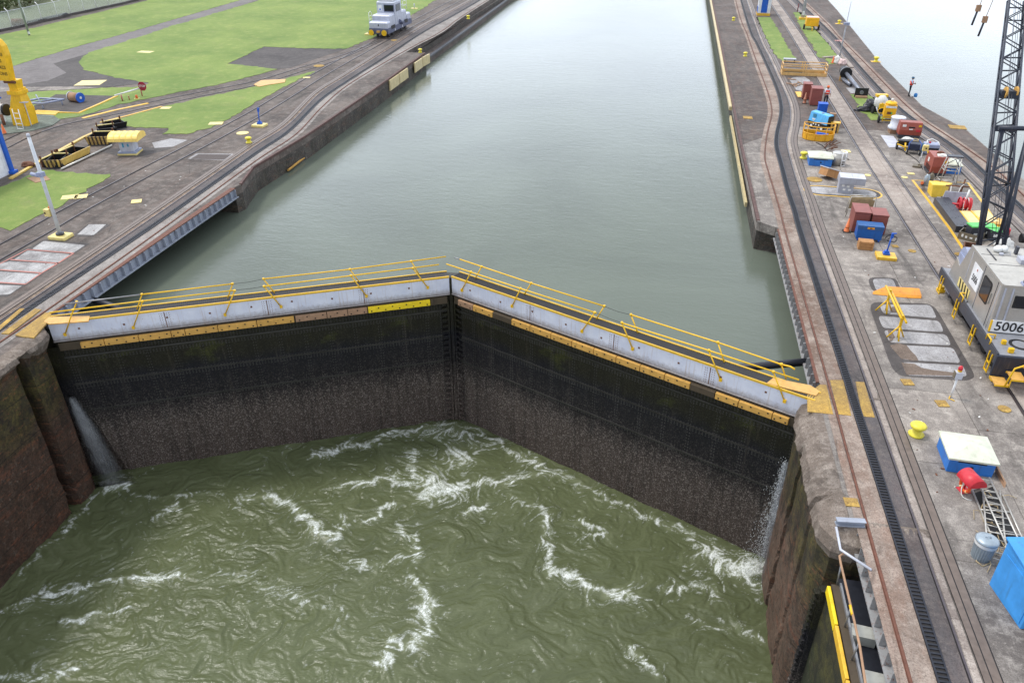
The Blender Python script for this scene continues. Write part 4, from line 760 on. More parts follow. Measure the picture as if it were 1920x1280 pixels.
# large blue cabinet at the right edge
t = thing('storage_cabinet', 'big bright blue cabinet at the right frame edge near the ladders', 'cabinet', (10.72, 16.15, 0), .2)
MB().box(1.1, .78, 0, 2.2, 1.55, 1.5).build('body', P_cab, t, .015); MB().add([(-.05, -.06, 1.5), (2.25, -.06, 1.5), (2.25, 1.62, 1.72), (-.05, 1.62, 1.72), (-.05, -.06, 1.56), (2.25, -.06, 1.56), (2.25, 1.62, 1.78), (-.05, 1.62, 1.78)], [(0, 1, 5, 4), (1, 2, 6, 5), (2, 3, 7, 6), (3, 0, 4, 7), (4, 5, 6, 7), (3, 2, 1, 0)]).build('lid', P_cab, t, .01)
MB().add([(0, 0, 1.5), (0, 1.55, 1.5), (0, 1.55, 1.7), (.02, 0, 1.5), (.02, 1.55, 1.5), (.02, 1.55, 1.7)], [(0, 1, 2), (3, 5, 4)]).build('side_panel', P_cab, t); MB().box(-.01, .75, .1, .02, 1.3, 1.25).build('side_door', P_cab, t, .004); MB().box(.5, .3, 1.56, .06, .25, .05).box(1.3, .3, 1.56, .06, .25, .05).build('hinges', P_chass, t)
# trash can
t = thing('trash_can', 'grey ribbed metal trash can with a domed lid beside the ladders', 'trash can', G(1838, 1043)); r0 = .27
b = MB(); vs = []; n = 48
for z, r in ((0, .25), (.6, .29)):
    for j in range(n): a = 2*math.pi*j/n; rr = r+(.012 if j % 2 else -.004); vs.append((rr*math.cos(a), rr*math.sin(a), z))
b.add(vs, [(j, (j+1) % n, n+(j+1) % n, n+j) for j in range(n)]); P_zinc = plain('zinc', c(160, 172, 180), .4, .5, .15, 4); b.build('body', P_zinc, t); MB().lathe([(.3, .52), (.31, .56), (.30, .66), (.31, .67)], n=30).build('bag_rim', P_wl, t)
MB().lathe([(.32, .66), (.325, .69), (.26, .74), (.12, .77), (.0, .775)], n=30).path([(-.08, 0, .765), (-.05, 0, .82), (.05, 0, .82), (.08, 0, .765)], .012, 6).build('lid', P_zinc, t)
# red life-ring hood
t = thing('lifebuoy_station', 'curved red hood sheltering an orange lifebuoy', 'lifebuoy hood', G(1812, 925), R(18)); b = MB(); vs = []; n = 14
for y, k in ((-.42, 1), (.42, 1)):
    for j in range(n+1): a = math.pi*(j/n); vs.append((.36*math.cos(a), y, .62+.34*math.sin(a)))
for y in (-.42, .42):
    for j in range(n+1): a = math.pi*(j/n); vs.append((.345*math.cos(a), y, .62+.325*math.sin(a)))
m1 = n+1; fs = [(j, j+1, m1+j+1, m1+j) for j in range(n)]+[(2*m1+j, 2*m1+j+1, 3*m1+j+1, 3*m1+j) for j in range(n)]+[(j, j+1, 2*m1+j+1, 2*m1+j) for j in range(n)]+[(m1+j, m1+j+1, 3*m1+j+1, 3*m1+j) for j in range(n)]
b.add(vs, fs, 0, True); b.add([(.36*math.cos(math.pi*j/n), -.421, .62+.34*math.sin(math.pi*j/n)) for j in range(n+1)], [list(range(n+1))]); b.build('hood', P_red, t); MB().tube((0, .2, 0), (0, .2, .9), .04, 8).box(0, .2, 0, .4, .4, .03).build('post', P_red, t)
b = MB(); ring = [(-.14+0, .26*math.cos(a), .46+.26*math.sin(a)) for a in np.linspace(0, 2*math.pi, 25)]; b.path([(-.2, y, z) for x, y, z in ring], .06, 8, cap=False); P_buoy = plain('lifebuoy orange', c(240, 92, 30), .45); o = b.build('lifebuoy', P_buoy, t)
for a in (.8, 2.4, 4, 5.5): MB().path([(-.2, .26*math.cos(a+q), .46+.26*math.sin(a+q)) for q in (-.12, 0, .12)], .066, 8).build('band', P_pinkpad if a > 3 else P_wl, t)
t.scale = (.82, .82, .85); MB().path([(-.22, .1, .4), (-.3, 0, .25), (-.32, -.1, .1), (-.3, -.2, .03), (-.2, -.35, .02), (-.05, -.4, .02)], .02, 6).build('rope', P_rag, t)
# ladders and scaffold frame lying on the ground
def ladder(p, q, w_, label, z=.06, nr=9, mat=P_alu):
    p = Vector(p); q = Vector(q); d = (q-p); L_ = d.length; t = thing('ladder', label, 'ladder', p, math.atan2(d.y, d.x)-math.pi/2, 'aluminium ladders on the ground'); dz = d.z; L2 = math.hypot(d.x, d.y)
    for s in (-1, 1): MB().add([], []).path([(s*w_/2, 0, 0), (s*w_/2, L2, dz)], .028, 6).build('side_rail', mat, t)
    for i in range(nr): y = (i+.5)/nr; MB().tube((-w_/2, L2*y, dz*y), (w_/2, L2*y, dz*y), .017, 6).build('rung', mat, t)
ladder(G(1905, 1030, .25), G(1842, 893, .22), .42, 'upper aluminium ladder of the pile, nearest the red hood', nr=11); ladder(G(1872, 1055, .1), G(1858, 915, .1), .5, 'lower aluminium ladder under the other one', nr=12)
t = thing('tube_trestle', 'long flat tube frame lying under the ladders', 'frame', G(1835, 930)); o0 = t.location
for l in ([(1822, 920), (1855, 1000), (1868, 1030)], [(1879, 930), (1920, 1020)], [(1822, 920), (1860, 905)], [(1836, 957), (1893, 962)], [(1855, 1000), (1912, 1005)]): MB().path([p-o0+Vector((0, 0, .05)) for p in Gs(l)], .03, 6).build('tube', P_alu, t)
b = MB().prism([(p.x-o0.x, p.y-o0.y) for p in Gs([(1826, 925), (1862, 912), (1912, 1018), (1868, 1028)])], .004, .012); b.build('mat', P_rubber, t)
b = MB(); random.seed(5)
for i in range(26):
    p = G(random.uniform(1840, 1895), random.uniform(915, 1050)); q = p+Vector((random.gauss(0, .25), random.gauss(0, .3), 0)); b.path([p+Vector((0, 0, .05)), (p+q)/2+Vector((random.gauss(0, .1), random.gauss(0, .1), .09)), q+Vector((0, 0, .05))], .012, 5)
tag(b.build('rope_scraps', P_canvas), 'tangle of rope and wire scraps under the ladders', 'rope', kind='stuff')
t = thing('wooden_board', 'weathered wooden board leaning on the large blue box', 'board', (0, 0, 0)); b = MB(); A_ = [G(1863, 868, .55), G(1884, 915, .02), G(1879, 900, .02), G(1866, 880, .0)]; b.add([G(1866, 885, 0), G(1882, 914, 0), G(1884, 905, .1), G(1866, 868, .5)]+[p+Vector((.05, .02, 0)) for p in (G(1866, 885, 0), G(1882, 914, 0), G(1884, 905, .1), G(1866, 868, .5))], [(0, 1, 2, 3), (7, 6, 5, 4), (0, 4, 5, 1), (1, 5, 6, 2), (2, 6, 7, 3), (3, 7, 4, 0)]); b.build('panel', M_tim[1], t)
# signal lamp on a post
t = thing('signal_lamp', 'red signal lamp on a short white post beside the cement panels', 'lamp', G(1782, 745)); MB().tube((0, 0, 0), (0, 0, .9), .04, 10).build('post', P_white, t); MB().box(0, 0, .9, .26, .22, .3).build('box', P_lgrey, t, .01); MB().box(-.14, 0, .92, .03, .2, .26).build('box_lid', P_olive, t)
MB().lathe([(.05, 1.2), (.09, 1.24), (.06, 1.27)], n=12).build('lamp_base', M_yelrail, t); MB().lathe([(.075, 1.27), (.085, 1.36), (.05, 1.44), (0, 1.46)], n=14).build('lamp', P_red, t); MB().path([(-.05, -.05, .1), (-.09, -.1, .0), (0, -.16, .02), (.08, -.25, .02)], .02, 6).build('chain_loop', M_yelrail, t)
# blue control posts on yellow slabs
def ctl_post(px, label, s=1.0, m=None):
    t = thing('control_post', label, 'control post', G(*px), -.05, 'blue posts on pale bases'); MB().box(0, 0, 0, .98*s, .82*s, .17*s).build('base', m or M_yellow, t, .02); MB().box(0, .05, .17*s, .34*s, .3*s, .12*s).box(0, .05, .29*s, .22*s, .2*s, .1*s).build('foot', P_bpost, t, .01)
    MB().tube((0, .05, .25*s), (.06*s, .05, 1.3*s), .04*s, 10).build('post', P_bpost, t); MB().box(.07*s, .05, 1.1*s, .12*s, .12*s, .28*s).tube((.06*s, .05, 1.36*s), (.24*s, .0, 1.4*s), .035*s, 8).build('head', P_bpost, t, .008)
ctl_post((1660, 483), 'blue control post on a yellow slab near the job box'); ctl_post((487, 237), 'blue control post on a cream slab by the left towing track', 1.05, M_yelpale); ctl_post((694, 66), 'blue control post on cream slab behind the silver locomotive', 1.2, M_yelpale)
# orange ramp and barricade
t = thing('ramp_plate', 'rusty orange steel ramp lying by the barricade', 'ramp', (0, 0, 0)); P = Gs([(1636, 552), (1660, 543), (1722, 547), (1727, 560), (1700, 559)], .0); b = MB(); lo = [(p.x, p.y, .02) for p in P]; up = [(G(a, b_-3).x, G(a, b_-3).y, z) for (a, b_), z in zip([(1636, 552), (1660, 545), (1722, 549), (1727, 560), (1700, 559)], (.06, .16, .16, .1, .1))]
b.add(lo+up, [(5, 6, 7, 8, 9), (4, 3, 2, 1, 0)]+[(i, (i+1) % 5, 5+(i+1) % 5, 5+i) for i in range(5)]); b.build('plate', paint('rusty orange', c(224, 146, 36), c(120, 66, 36), .45), t)
t = thing('barricade', 'yellow A-frame barricade standing on the cement panels', 'barricade', (0, 0, 0)); B1, B2 = G(1659, 583), G(1681, 633)
for i, B_ in enumerate((B1, B2)):
    for dx, dy in ((-.42, -.05), (.0, -.35), (.3, .12), (.05, .05)): MB().tube(B_+Vector((0, 0, .62)), B_+Vector((dx, dy, .02)), .035, 6).build('leg', M_yelrail, t)
    MB().box(B_.x, B_.y, .5, .1, .1, .62).build('upright', M_yelrail, t)
for off, z in ((-.1, .95), (.14, 1.12)):
    d = (B2-B1).normalized(); n = Vector((-d.y, d.x, 0)); p = B1-d*.35+n*-off; q = B2+d*.35+n*-off; MB().path([p+Vector((0, 0, z)), q+Vector((0, 0, z))], .05, 6).build('crossbar', M_yelrail, t)
# job box and wooden crate
t = thing('job_box', 'blue steel job box on casters with a yellow badge', 'tool chest', G(1627, 453), -.06); MB().box(0, .35, .14, 1.32, .7, .55).build('body', paint('job box blue', c(22, 92, 168), c(40, 50, 80), .12), t, .01); MB().box(0, .35, .69, 1.36, .74, .22).build('lid', paint('job box lid', c(40, 92, 150), c(60, 64, 84), .22), t, .012)
MB().box(0, -.03, .74, .36, .012, .1).build('badge', plain('badge amber', c(236, 160, 20), .5), t); MB().box(0, -.04, .77, .12, .01, .045).build('badge_mark', P_ink, t)
for x in (-.55, .55):
    for y in (.08, .62): MB().hcyl((x-.03, y, .07), (x+.03, y, .07), .07, 12).box(x, y, .09, .1, .1, .06).build('caster', P_bpost, t)
t = thing('wooden_crate', 'small open wooden crate in front of the blue job box', 'crate', G(1622, 469), -.06); MB().box(0, .25, .05, .7, .5, .42).build('core', P_crate, t); b = MB(); [b.box(0, -.015, z, .74, .03, .1) for z in (.06, .2, .36)]; [b.box(x, -.03, .03, .07, .03, .48) for x in (-.33, .33)]; [b.box(s*.365, .25, z, .03, .52, .1) for s in (-1, 1) for z in (.06, .2, .36)]; b.box(0, .25, .0, .74, .52, .05).build('slats', P_crate, t)
# canvas sling frame
t = thing('canvas_sling', 'canvas chute hanging in a pipe frame behind the brown cabinets', 'sling', G(1608, 408), -.05)
b = MB(); b.path([(-.68, 0, 0), (-.6, 0, 1.25), (.75, 0, 1.35), (.9, 0, 0)], .03, 6); b.path([(-.6, .7, 0), (-.55, .6, 1.15), (.7, .6, 1.2), (.85, .7, 0)], .03, 6).build('pipe_frame', P_alu, t)
vs = []; [vs.append((-.58+1.3*i/8, .0+.6*j/6, 1.15-.75*math.sin(math.pi*j/6)+.04*math.sin(i*2.3))) for i in range(9) for j in range(7)]
MB().add(vs, [(i*7+j, i*7+j+1, (i+1)*7+j+1, (i+1)*7+j) for i in range(8) for j in range(6)], 0, True).build('canvas', P_canvas, t)
# grey console on pedestal, tilted crate
t = thing('control_console', 'grey double-lidded control console on a pedestal over the white hatch', 'console', G(1584, 363), -.07); MB().box(0, .35, 0, .9, .7, .62).build('pedestal', P_grey, t, .01); MB().box(.28, .4, .62, 1.55, 1.0, .42).build('cabinet_box', P_grey, t, .012); MB().box(-.1, .4, 1.04, .74, 1.02, .03).box(.66, .4, 1.04, .74, 1.02, .03).build('lids', P_lgrey, t, .006)
b = MB(); [b.box(x, -.01, z, .16, .012, .12) for x, z in ((-.2, .45), (.1, .42), (-.1, .2), (.22, .2))]; b.build('gauge_plates', P_wl, t)
t = thing('tilted_crate', 'tilted wooden crate with a grey sheet lid by the console', 'crate', G(1556, 338), .35); M_ = Matrix.Translation((0, .4, .15)) @ Matrix.Rotation(.3, 4, 'Y') @ Matrix.Rotation(-.15, 4, 'X'); MB().box(0, 0, 0, .85, .9, .5, M=M_).build('body', P_crate, t); MB().box(0, 0, .5, .98, 1.02, .05, M=M_).build('lid', P_lgrey, t, .008)
# steel drum in a white pipe cage, rusty scrap
t = thing('drum_cage', 'steel drum held in a white pipe cage beside the blue box', 'drum', G(1569, 309)); MB().cyl(-.05, 0, .03, .36, .85, 22).build('drum', P_alu, t); MB().path([(.36*math.cos(a)-.05, .36*math.sin(a), .88) for a in np.linspace(0, 6.28, 19)], .02, 6, cap=False).build('rim', P_white, t)
b = MB(); [b.path([(.2+.28*math.cos(a), -.1+.38*math.sin(a), z) for a in np.linspace(-1.7, 1.7, 9)], .035, 6) for z in (.05, .45, .95)]; [b.tube((.2+.28*math.cos(a), -.1+.38*math.sin(a), .05), (.2+.28*math.cos(a), -.1+.38*math.sin(a), .95), .035, 6) for a in (-1.7, -.6, .6, 1.7)]; b.build('cage', P_white, t); MB().path([(.45, -.1, .9), (.55, .1, .5), (.45, .3, .1)], .1, 7).build('sack', P_rag, t)
b = MB(); random.seed(9)
for i in range(14): p = G(random.uniform(1545, 1566), random.uniform(272, 285)); a = random.uniform(-.3, 1.2); b.tube(p+Vector((0, 0, .05)), p+Vector((math.cos(a)*.5, math.sin(a)*.5, random.uniform(.05, .4))), .03, 5)
tag(b.build('scrap_pile', P_scrap), 'small heap of rusty iron scrap behind the basket', 'scrap', kind='stuff')
# man basket
t = thing('man_basket', 'yellow half-round crane man-basket with mesh lower half', 'basket', G(1533, 262), -.1); P_bask = paint('basket yellow', c(232, 170, 38), c(150, 100, 40), .2); ol = [(1.12*math.cos(a), .2+.78*math.sin(a)) for a in np.linspace(math.pi, 2*math.pi, 15)]+[(1.12, .75), (-1.12, .75)]; n = len(ol)
b = MB(); vs = [(x, y, 0) for x, y in ol]+[(x, y, .5) for x, y in ol]+[(x*.97, y*.97, 0) for x, y in ol]+[(x*.97, y*.97, .5) for x, y in ol]; b.add(vs, [(i, (i+1) % n, n+(i+1) % n, n+i) for i in range(n)]+[(2*n+i, 2*n+(i+1) % n, 3*n+(i+1) % n, 3*n+i) for i in range(n)]+[(n+i, n+(i+1) % n, 3*n+(i+1) % n, 3*n+i) for i in range(n)]); b.build('mesh_panel', P_bask, t); MB().prism(ol, .0, .04).build('floor', M_grating, t)
for z in (.52, 1.08): MB().path([(x, y, z) for x, y in ol+[ol[0]]], .035, 6, cap=False).build('rail', P_bask, t)
for i in (0, 3, 6, 9, 12, 14, 15, 16): MB().tube((ol[i][0], ol[i][1], .02), (ol[i][0], ol[i][1], 1.08), .03, 6).build('post', P_bask, t)
t = thing('tool_box', 'bright blue tool box inside the yellow man-basket', 'tool box', G(1537, 262, .05)+Vector((0, .15, 0)), -.15); MB().box(0, .2, 0, .75, .4, .35).build('body', P_blue2, t, .01); MB().box(.1, .25, .36, .95, .25, .05, rz=-.3).build('lid', P_blue2, t)
# sky blue welder generator on a trailer
A_, B_ = G(1513, 238), G(1547, 249); rz = math.atan2((B_-A_).y, (B_-A_).x); t = thing('welding_generator', 'sky blue welding generator with black base on a trailer', 'generator', (A_+B_)/2, rz); Lw = (B_-A_).length
vs = [(-Lw/2, 0, .55), (Lw/2, 0, .55), (Lw/2, .75, .55), (-Lw/2, .75, .55), (-Lw/2+.02, .12, 1.25), (Lw/2-.02, .12, 1.25), (Lw/2-.02, .62, 1.3), (-Lw/2+.02, .62, 1.3)]; MB().add(vs, [(3, 2, 1, 0), (4, 5, 6, 7), (0, 1, 5, 4), (1, 2, 6, 5), (2, 3, 7, 6), (3, 0, 4, 7)]).build('housing', P_cyan, t, .02)
MB().box(0, .37, .3, Lw+.02, .76, .26).box(Lw/2+.012, .36, .5, .03, .62, .72).build('control_base', P_ink, t, .01); b = MB(); [b.box(x, -.02, .36, .12, .02, .1) for x in (-.35, -.1, .2)]; b.build('sockets', P_wl, t); MB().box(-.42, .035, .9, .3, .03, .26).build('louvre', P_teal, t); MB().box(-.42, .005, .72, .3, .03, .09).box(-.44, .0, .62, .16, .02, .05).build('label_plate', P_wl, t); MB().cyl(.05, .4, 1.26, .12, .04).build('fuel_cap', P_olive, t)
for x in (-.55, .5): MB().hcyl((x, -.02, .22), (x, .1, .22), .22, 16).build('tyre', P_rubber, t); MB().hcyl((x, -.03, .22), (x, -.02, .22), .12, 12).build('rim', P_wl, t)
t = thing('warning_box', 'black and yellow striped steel box behind the generator', 'box', G(1563, 250), -.2); MB().box(0, .3, 0, .66, .5, .75).build('body', P_stripe, t, .01); MB().box(0, .3, .75, .72, .56, .05).box(.3, .3, .75, .05, .05, .2).build('top', M_yellow, t)
# timber post box right of generator
t = thing('timber_block', 'grey weathered timber blocks behind the striped box', 'timber', G(1558, 232), -.2); MB().box(0, .2, 0, .5, .4, .8).build('block', M_tim[1], t)
# worker figures
def person(px, label, rz, helmet, vestc, shirt, arm_l, arm_r):
    t = thing('person', label, 'person', G(*px), rz); J = {'pel': (0, 0, .95), 'sp': (0, .01, 1.15), 'ch': (0, .0, 1.36), 'nk': (0, .0, 1.5), 'hd': (0, -.02, 1.6), 'tp': (0, -.015, 1.71), 'hl': (-.1, 0, .9), 'kl': (-.11, -.02, .5), 'al': (-.11, .02, .09), 'tl': (-.13, -.14, .04), 'hr': (.1, 0, .9), 'kr': (.11, -.02, .5), 'ar': (.11, .02, .09), 'tr': (.13, -.14, .04), 'sl': (-.19, 0, 1.42), 'el': arm_l[0], 'wl': arm_l[1], 'sr': (.19, 0, 1.42), 'er': arm_r[0], 'wr': arm_r[1]}
    Rd = dict(pel=.155, sp=.135, ch=.15, nk=.06, hd=.1, tp=.07, hl=.105, kl=.065, al=.048, tl=.04, hr=.105, kr=.065, ar=.048, tr=.04, sl=.075, el=.05, wl=.035, sr=.075, er=.05, wr=.035); K = list(J); E_ = [('pel', 'sp'), ('sp', 'ch'), ('ch', 'nk'), ('nk', 'hd'), ('hd', 'tp'), ('pel', 'hl'), ('hl', 'kl'), ('kl', 'al'), ('al', 'tl'), ('pel', 'hr'), ('hr', 'kr'), ('kr', 'ar'), ('ar', 'tr'), ('ch', 'sl'), ('sl', 'el'), ('el', 'wl'), ('ch', 'sr'), ('sr', 'er'), ('er', 'wr')]
    me = bpy.data.meshes.new('body'); me.from_pydata([J[k] for k in K], [(K.index(a), K.index(b)) for a, b in E_], []); o = bpy.data.objects.new('body', me); sc.collection.objects.link(o)
    md = o.modifiers.new('s', 'SKIN'); me.skin_vertices[0].data[0].use_root = True
    for k, v in Rd.items(): me.skin_vertices[0].data[K.index(k)].radius = (v, v*.8 if k in ('pel', 'sp', 'ch') else v)
    o.modifiers.new('sub', 'SUBSURF').levels = 2; dg = bpy.context.evaluated_depsgraph_get(); dg.update(); m2 = bpy.data.meshes.new_from_object(o.evaluated_get(dg)); bpy.data.objects.remove(o)
    # hands: palm with five bent fingers merged into the body mesh
    hb = MB(); hb.v = [tuple(v.co) for v in m2.vertices]; hb.f = [list(p.vertices) for p in m2.polygons]; skin = plain('skin', c(142, 96, 70), .6); trou = plain('navy trousers', c(34, 36, 48), .85); sh = plain('shirt '+label[:12], shirt, .85); boot = P_rubber
    wl_, wr_ = Vector(J['wl']), Vector(J['wr'])
    for f in hb.f:
        ce = sum((Vector(hb.v[i]) for i in f), Vector())/len(f); z = ce.z; far = min((ce-wl_).length, (ce-wr_).length); arm = abs(ce.x) > .17 and z < 1.4
        hb.mi.append(0 if z > 1.5 or (arm and far < .22 and z < 1.3) else 3 if z < .11 else 2 if z < .98 and not (abs(ce.x) > .2) else 1)
    hb.sm = [True]*len(hb.f)
    for e, wv, s in ((Vector(J['el']), wl_, -1), (Vector(J['er']), wr_, 1)):
        d = (wv-e).normalized(); sd = d.cross(Vector((1, 0, 0))); sd.normalize(); nrm = Vector((-s, 0, 0)); hb.path([wv, wv+d*.05, wv+d*.09], .036, 7, 0, .032)
        for k, (off, ln) in enumerate(((-.03, .07), (-.01, .085), (.01, .08), (.03, .06))): p = wv+d*.085+sd*off; hb.path([p, p+d*ln*.5+nrm*.008, p+d*ln*.85+nrm*.03], .009, 5, 0, .007)
        p = wv+d*.03+sd*.035; hb.path([p, p+sd*.03+d*.02, p+sd*.035+d*.055], .011, 5, 0, .008)
    hb.path([(0, -.1, 1.6), (0, -.135, 1.585), (0, -.11, 1.575)], .016, 6, 0)
    for s in (-1, 1): hb.box(s*.095, -.01, 1.57, .02, .03, .06)
    hb.build('body', [skin, sh, trou, boot], t); MB().lathe([(.13, 1.63), (.125, 1.68), (.09, 1.75), (0, 1.775)], 0, -.01, 0, 18).box(0, -.13, 1.635, .16, .1, .015).build('helmet', helmet, t, .003)
    MB().box(-.035, -.112, 1.605, .02, .012, .012).box(.035, -.112, 1.605, .02, .012, .012).build('eyes', P_ink, t); MB().box(0, -.108, 1.535, .045, .01, .01).build('mouth', plain('lips', c(110, 60, 52), .6), t)
    vb = MB(); vb.lathe([(.165, 1.02), (.175, 1.2), (.178, 1.38)], 0, 0, 0, 18); vb.build('vest', vestc, t); t.children[-1].scale = (1.12, .9, 1)
    MB().lathe([(.180, 1.17), (.181, 1.22)], 0, 0, 0, 18).build('reflective_band', P_wl, t); t.children[-1].scale = (1.12, .9, 1); return t
P_vest = plain('hi-vis orange vest', c(232, 74, 50), .7)
person((1546, 199), 'person in an orange helmet and orange vest beside the brown cabinet', R(12), P_orange, P_vest, c(222, 226, 236), ((-.25, -.08, 1.16), (-.2, -.2, .98)), ((.26, .0, 1.15), (.26, -.1, .93)))
person((1703, 181), 'person in a dark helmet and vest standing alone by the far coping', R(75), plain('teal helmet', c(40, 90, 120), .4), P_vest, c(170, 196, 226), ((-.24, -.1, 1.17), (-.12, -.24, 1.2)), ((.24, -.1, 1.17), (.1, -.25, 1.15)))
t = thing('water_jug', 'small blue jug standing by the lone worker', 'jug', G(1716, 182)); MB().lathe([(.14, 0), (.16, .05), (.16, .26), (.08, .34)], n=14).build('body', plain('jug blue', c(40, 130, 200), .4), t); MB().lathe([(.05, .34), (.05, .38)], n=10).build('cap', P_wl, t)
t = thing('paper_cup', 'white cup on the ground at the lone worker\'s feet', 'cup', G(1708, 182)); MB().lathe([(.07, 0), (.1, .16)], n=12).build('cup', P_wl, t)
# ------------------------------------------------------------------ right pier, far part
t = thing('kiosk', 'white kiosk with a blue door and yellow plinth at the top of the pier', 'kiosk', G(1431, 30), -.03); P_kw = paint('kiosk white', c(224, 226, 230), c(150, 150, 150), .08); P_kb = paint('kiosk blue', c(20, 90, 190), c(60, 80, 120), .08)
MB().box(0, .95, .35, 1.75, 1.9, 2.5).build('wall', P_kw, t); MB().box(0, .95, 0, 1.85, 2.0, .35).build('plinth', M_yellow, t, .01); MB().box(0, -.01, .4, .85, .03, 2.1).build('door', P_kb, t); t.children[-1]; MB().tube((.32, -.05, 1.4), (.32, -.05, 1.5), .03, 6).build('handle', P_alu, t.children[-1]); MB().box(-.885, .95, .36, .03, 1.9, .8).build('side_panel', P_kb, t); MB().box(0, .95, 2.85, 2.3, 2.5, .16).build('roof', P_kb, t)
t = thing('lamp_mast', 'thick white lamp mast on a yellow block beside the yellow trailer', 'mast', G(1504, 37)); MB().box(0, 0, 0, .9, .8, .3).build('base', M_yellow, t, .02); MB().tube((0, 0, .3), (0, 0, 14), .24, 14, 0, .16).build('mast', P_lgrey, t); MB().box(0, -.25, .6, .3, .1, .5).build('box', P_wl, t); MB().box(0, -.4, 13.8, 1.6, .6, .3).build('lamp_head', P_grey, t)
t = thing('marker_post', 'thin dark red post left of the thick lamp mast', 'post', G(1495, 23)); MB().tube((0, 0, 0), (0, 0, 1.15), .07, 8).lathe([(.09, 1.1), (.09, 1.16)], n=8).build('post', plain('maroon', c(110, 40, 46), .6), t)
t = thing('light_pole', 'slim white pole with a junction box by the far grass strip', 'pole', G(1574, 108)); MB().tube((0, 0, 0), (0, 0, 5.8), .075, 10, 0, .05).build('pole', P_lgrey, t); MB().box(0, 0, 3.45, .55, .3, .22).box(.2, -.15, 3.4, .2, .2, .3).build('junction_box', P_lilac, t); MB().lathe([(.1, 0), (.1, .12)], n=8).build('base', P_grey, t)
t = thing('towed_compressor', 'boxy yellow towed compressor on black wheels near the lamp mast', 'trailer', G(1521, 57), -.04); P_cy = paint('machine yellow', c(244, 182, 20), c(140, 90, 40), .16)
MB().box(0, .8, .45, 1.6, 1.5, 1.05).build('body', P_cy, t, .05); MB().box(0, .8, 1.5, 1.5, 1.4, .06).build('top', paint('dusty pink top', c(236, 190, 170), c(190, 120, 100), .3), t, .01); MB().box(0, .02, .5, 1.3, .03, .6).build('front_panel', P_cy, t, .01); MB().tube((0, .3, .4), (0, -.9, .35), .05, 6).tube((0, -.9, .35), (0, -.9, .0), .04, 6).build('tow_bar', P_cy, t)
for x in (-.92, .92): MB().hcyl((x-.1, .5, .32), (x+.1, .5, .32), .32, 16).build('wheel', P_rubber, t)
t = thing('guard_frame', 'long tan rectangular guard-rail cage standing across the return track', 'guard rail', G(1507, 143), -.02); P_tan = paint('tan guard paint', c(222, 178, 112), c(150, 110, 70), .2); b = MB(); Wf = 4.3
for y in (0, 1.5):
    for z in (1.05, .58): b.box(0, y, z, Wf, .07, .08)
    b.box(0, y, .02, Wf, .05, .28); [b.box(x, y, 0, .08, .08, 1.1) for x in (-Wf/2, -.12, .12, Wf/2)]
for x in (-Wf/2, Wf/2): [b.box(x, .75, z, .07, 1.5, .08) for z in (1.05, .58)]; b.box(x, .75, .02, .05, 1.5, .28)
b.build('rails', P_tan, t)
t = thing('pallet', 'dark blue flat tray inside the tan guard cage', 'tray', G(1489, 140, .0), 0); MB().box(.1, .5, 0, 1.9, .6, .12).build('tray', P_ink, t); b = thing('white_bench', 'small white slab bench behind the tan guard cage', 'bench', G(1480, 117)); MB().box(0, 0, .3, 1.3, .5, .1).build('top', P_lgrey, b); MB().box(-.5, 0, 0, .1, .4, .3).box(.5, 0, 0, .1, .4, .3).build('legs', P_ink, b)
o = MB().ribbon(Gs([(1543, 109), (1572, 107), (1583, 111), (1597, 128)]), -.22, .22, 0, .12).build('kerb', M_strip); tag(o, 'pale concrete kerb frame around the slim white pole', 'kerb')
def lump(name, label, cat, px, sz, mat, seed=0, grp=None, amp=.22, kind=None, rz=0):
    b = bmesh.new(); bmesh.ops.create_icosphere(b, subdivisions=4, radius=1)
    for v in b.verts:
        d = 1+amp*mnoise.fractal(v.co*1.6+Vector((seed, 0, 0)), 1, 2, 4); v.co = Vector((v.co.x*sz[0]/2*d, v.co.y*sz[1]/2*d, max(0, (v.co.z*.75+.25)*sz[2]*d)))
    me = bpy.data.meshes.new(name); b.to_mesh(me); b.free(); me.materials.append(mat)
    for p in me.polygons: p.use_smooth = True
    o = bpy.data.objects.new(name, me); sc.collection.objects.link(o); o.location = G(*px) if len(px) == 2 else px; o.rotation_euler.z = rz; return tag(o, label, cat, grp, kind)
lump('white_sack', 'white sack beside the orange and white cone', 'sack', (1569, 119), (.9, .7, .75), P_rag, 1, 'white sacks by the shaft'); lump('white_sack', 'pinkish white sack right of the other sack', 'sack', (1579, 121), (.8, .8, .6), plain('pinkish rag', c(222, 196, 190), .9), 2, 'white sacks by the shaft')
# drive shaft machine
t = thing('drive_shaft', 'black flanged gearbox with a long grey shaft and square black plate', 'machinery', (0, 0, 0)); a, b_ = G(1586, 137, .75), G(1616, 174, .45); d = (b_-a).normalized(); P_shaft = plain('grey shaft', c(128, 132, 142), .4, .5)
MB().hcyl(a-d*1.1, a-d*.1, .42, 18).hcyl(a-d*1.5, a-d*1.1, .2, 12).build('gearbox', P_ink, t); MB().hcyl(a-d*.12, a-d*.04, .55, 24).build('white_flange', P_lgrey, t); MB().hcyl(a-d*.04, a+d*.22, .56, 24).build('flange', P_ink, t); MB().hcyl(a+d*.2, b_, .17, 14).build('shaft', P_shaft, t)
M_ = frame(b_-d*.15, Vector((d.y, -d.x, 0)), (0, 0, 1)); MB().box(0, -.1, -.06, 1.15, .95, .06, M=M_).build('end_plate', P_ink, t); MB().box(b_.x, b_.y-.1, 0, 1.0, .5, .18).build('cradle', M_tim[1], t); q = a-d*.1; MB().box(q.x-.45, q.y-.2, 0, .1, .1, .7).build('stand', M_tim[0], t); MB().box(q.x+.35, q.y-.2, 0, .1, .1, .5).build('stand', M_tim[0], t)
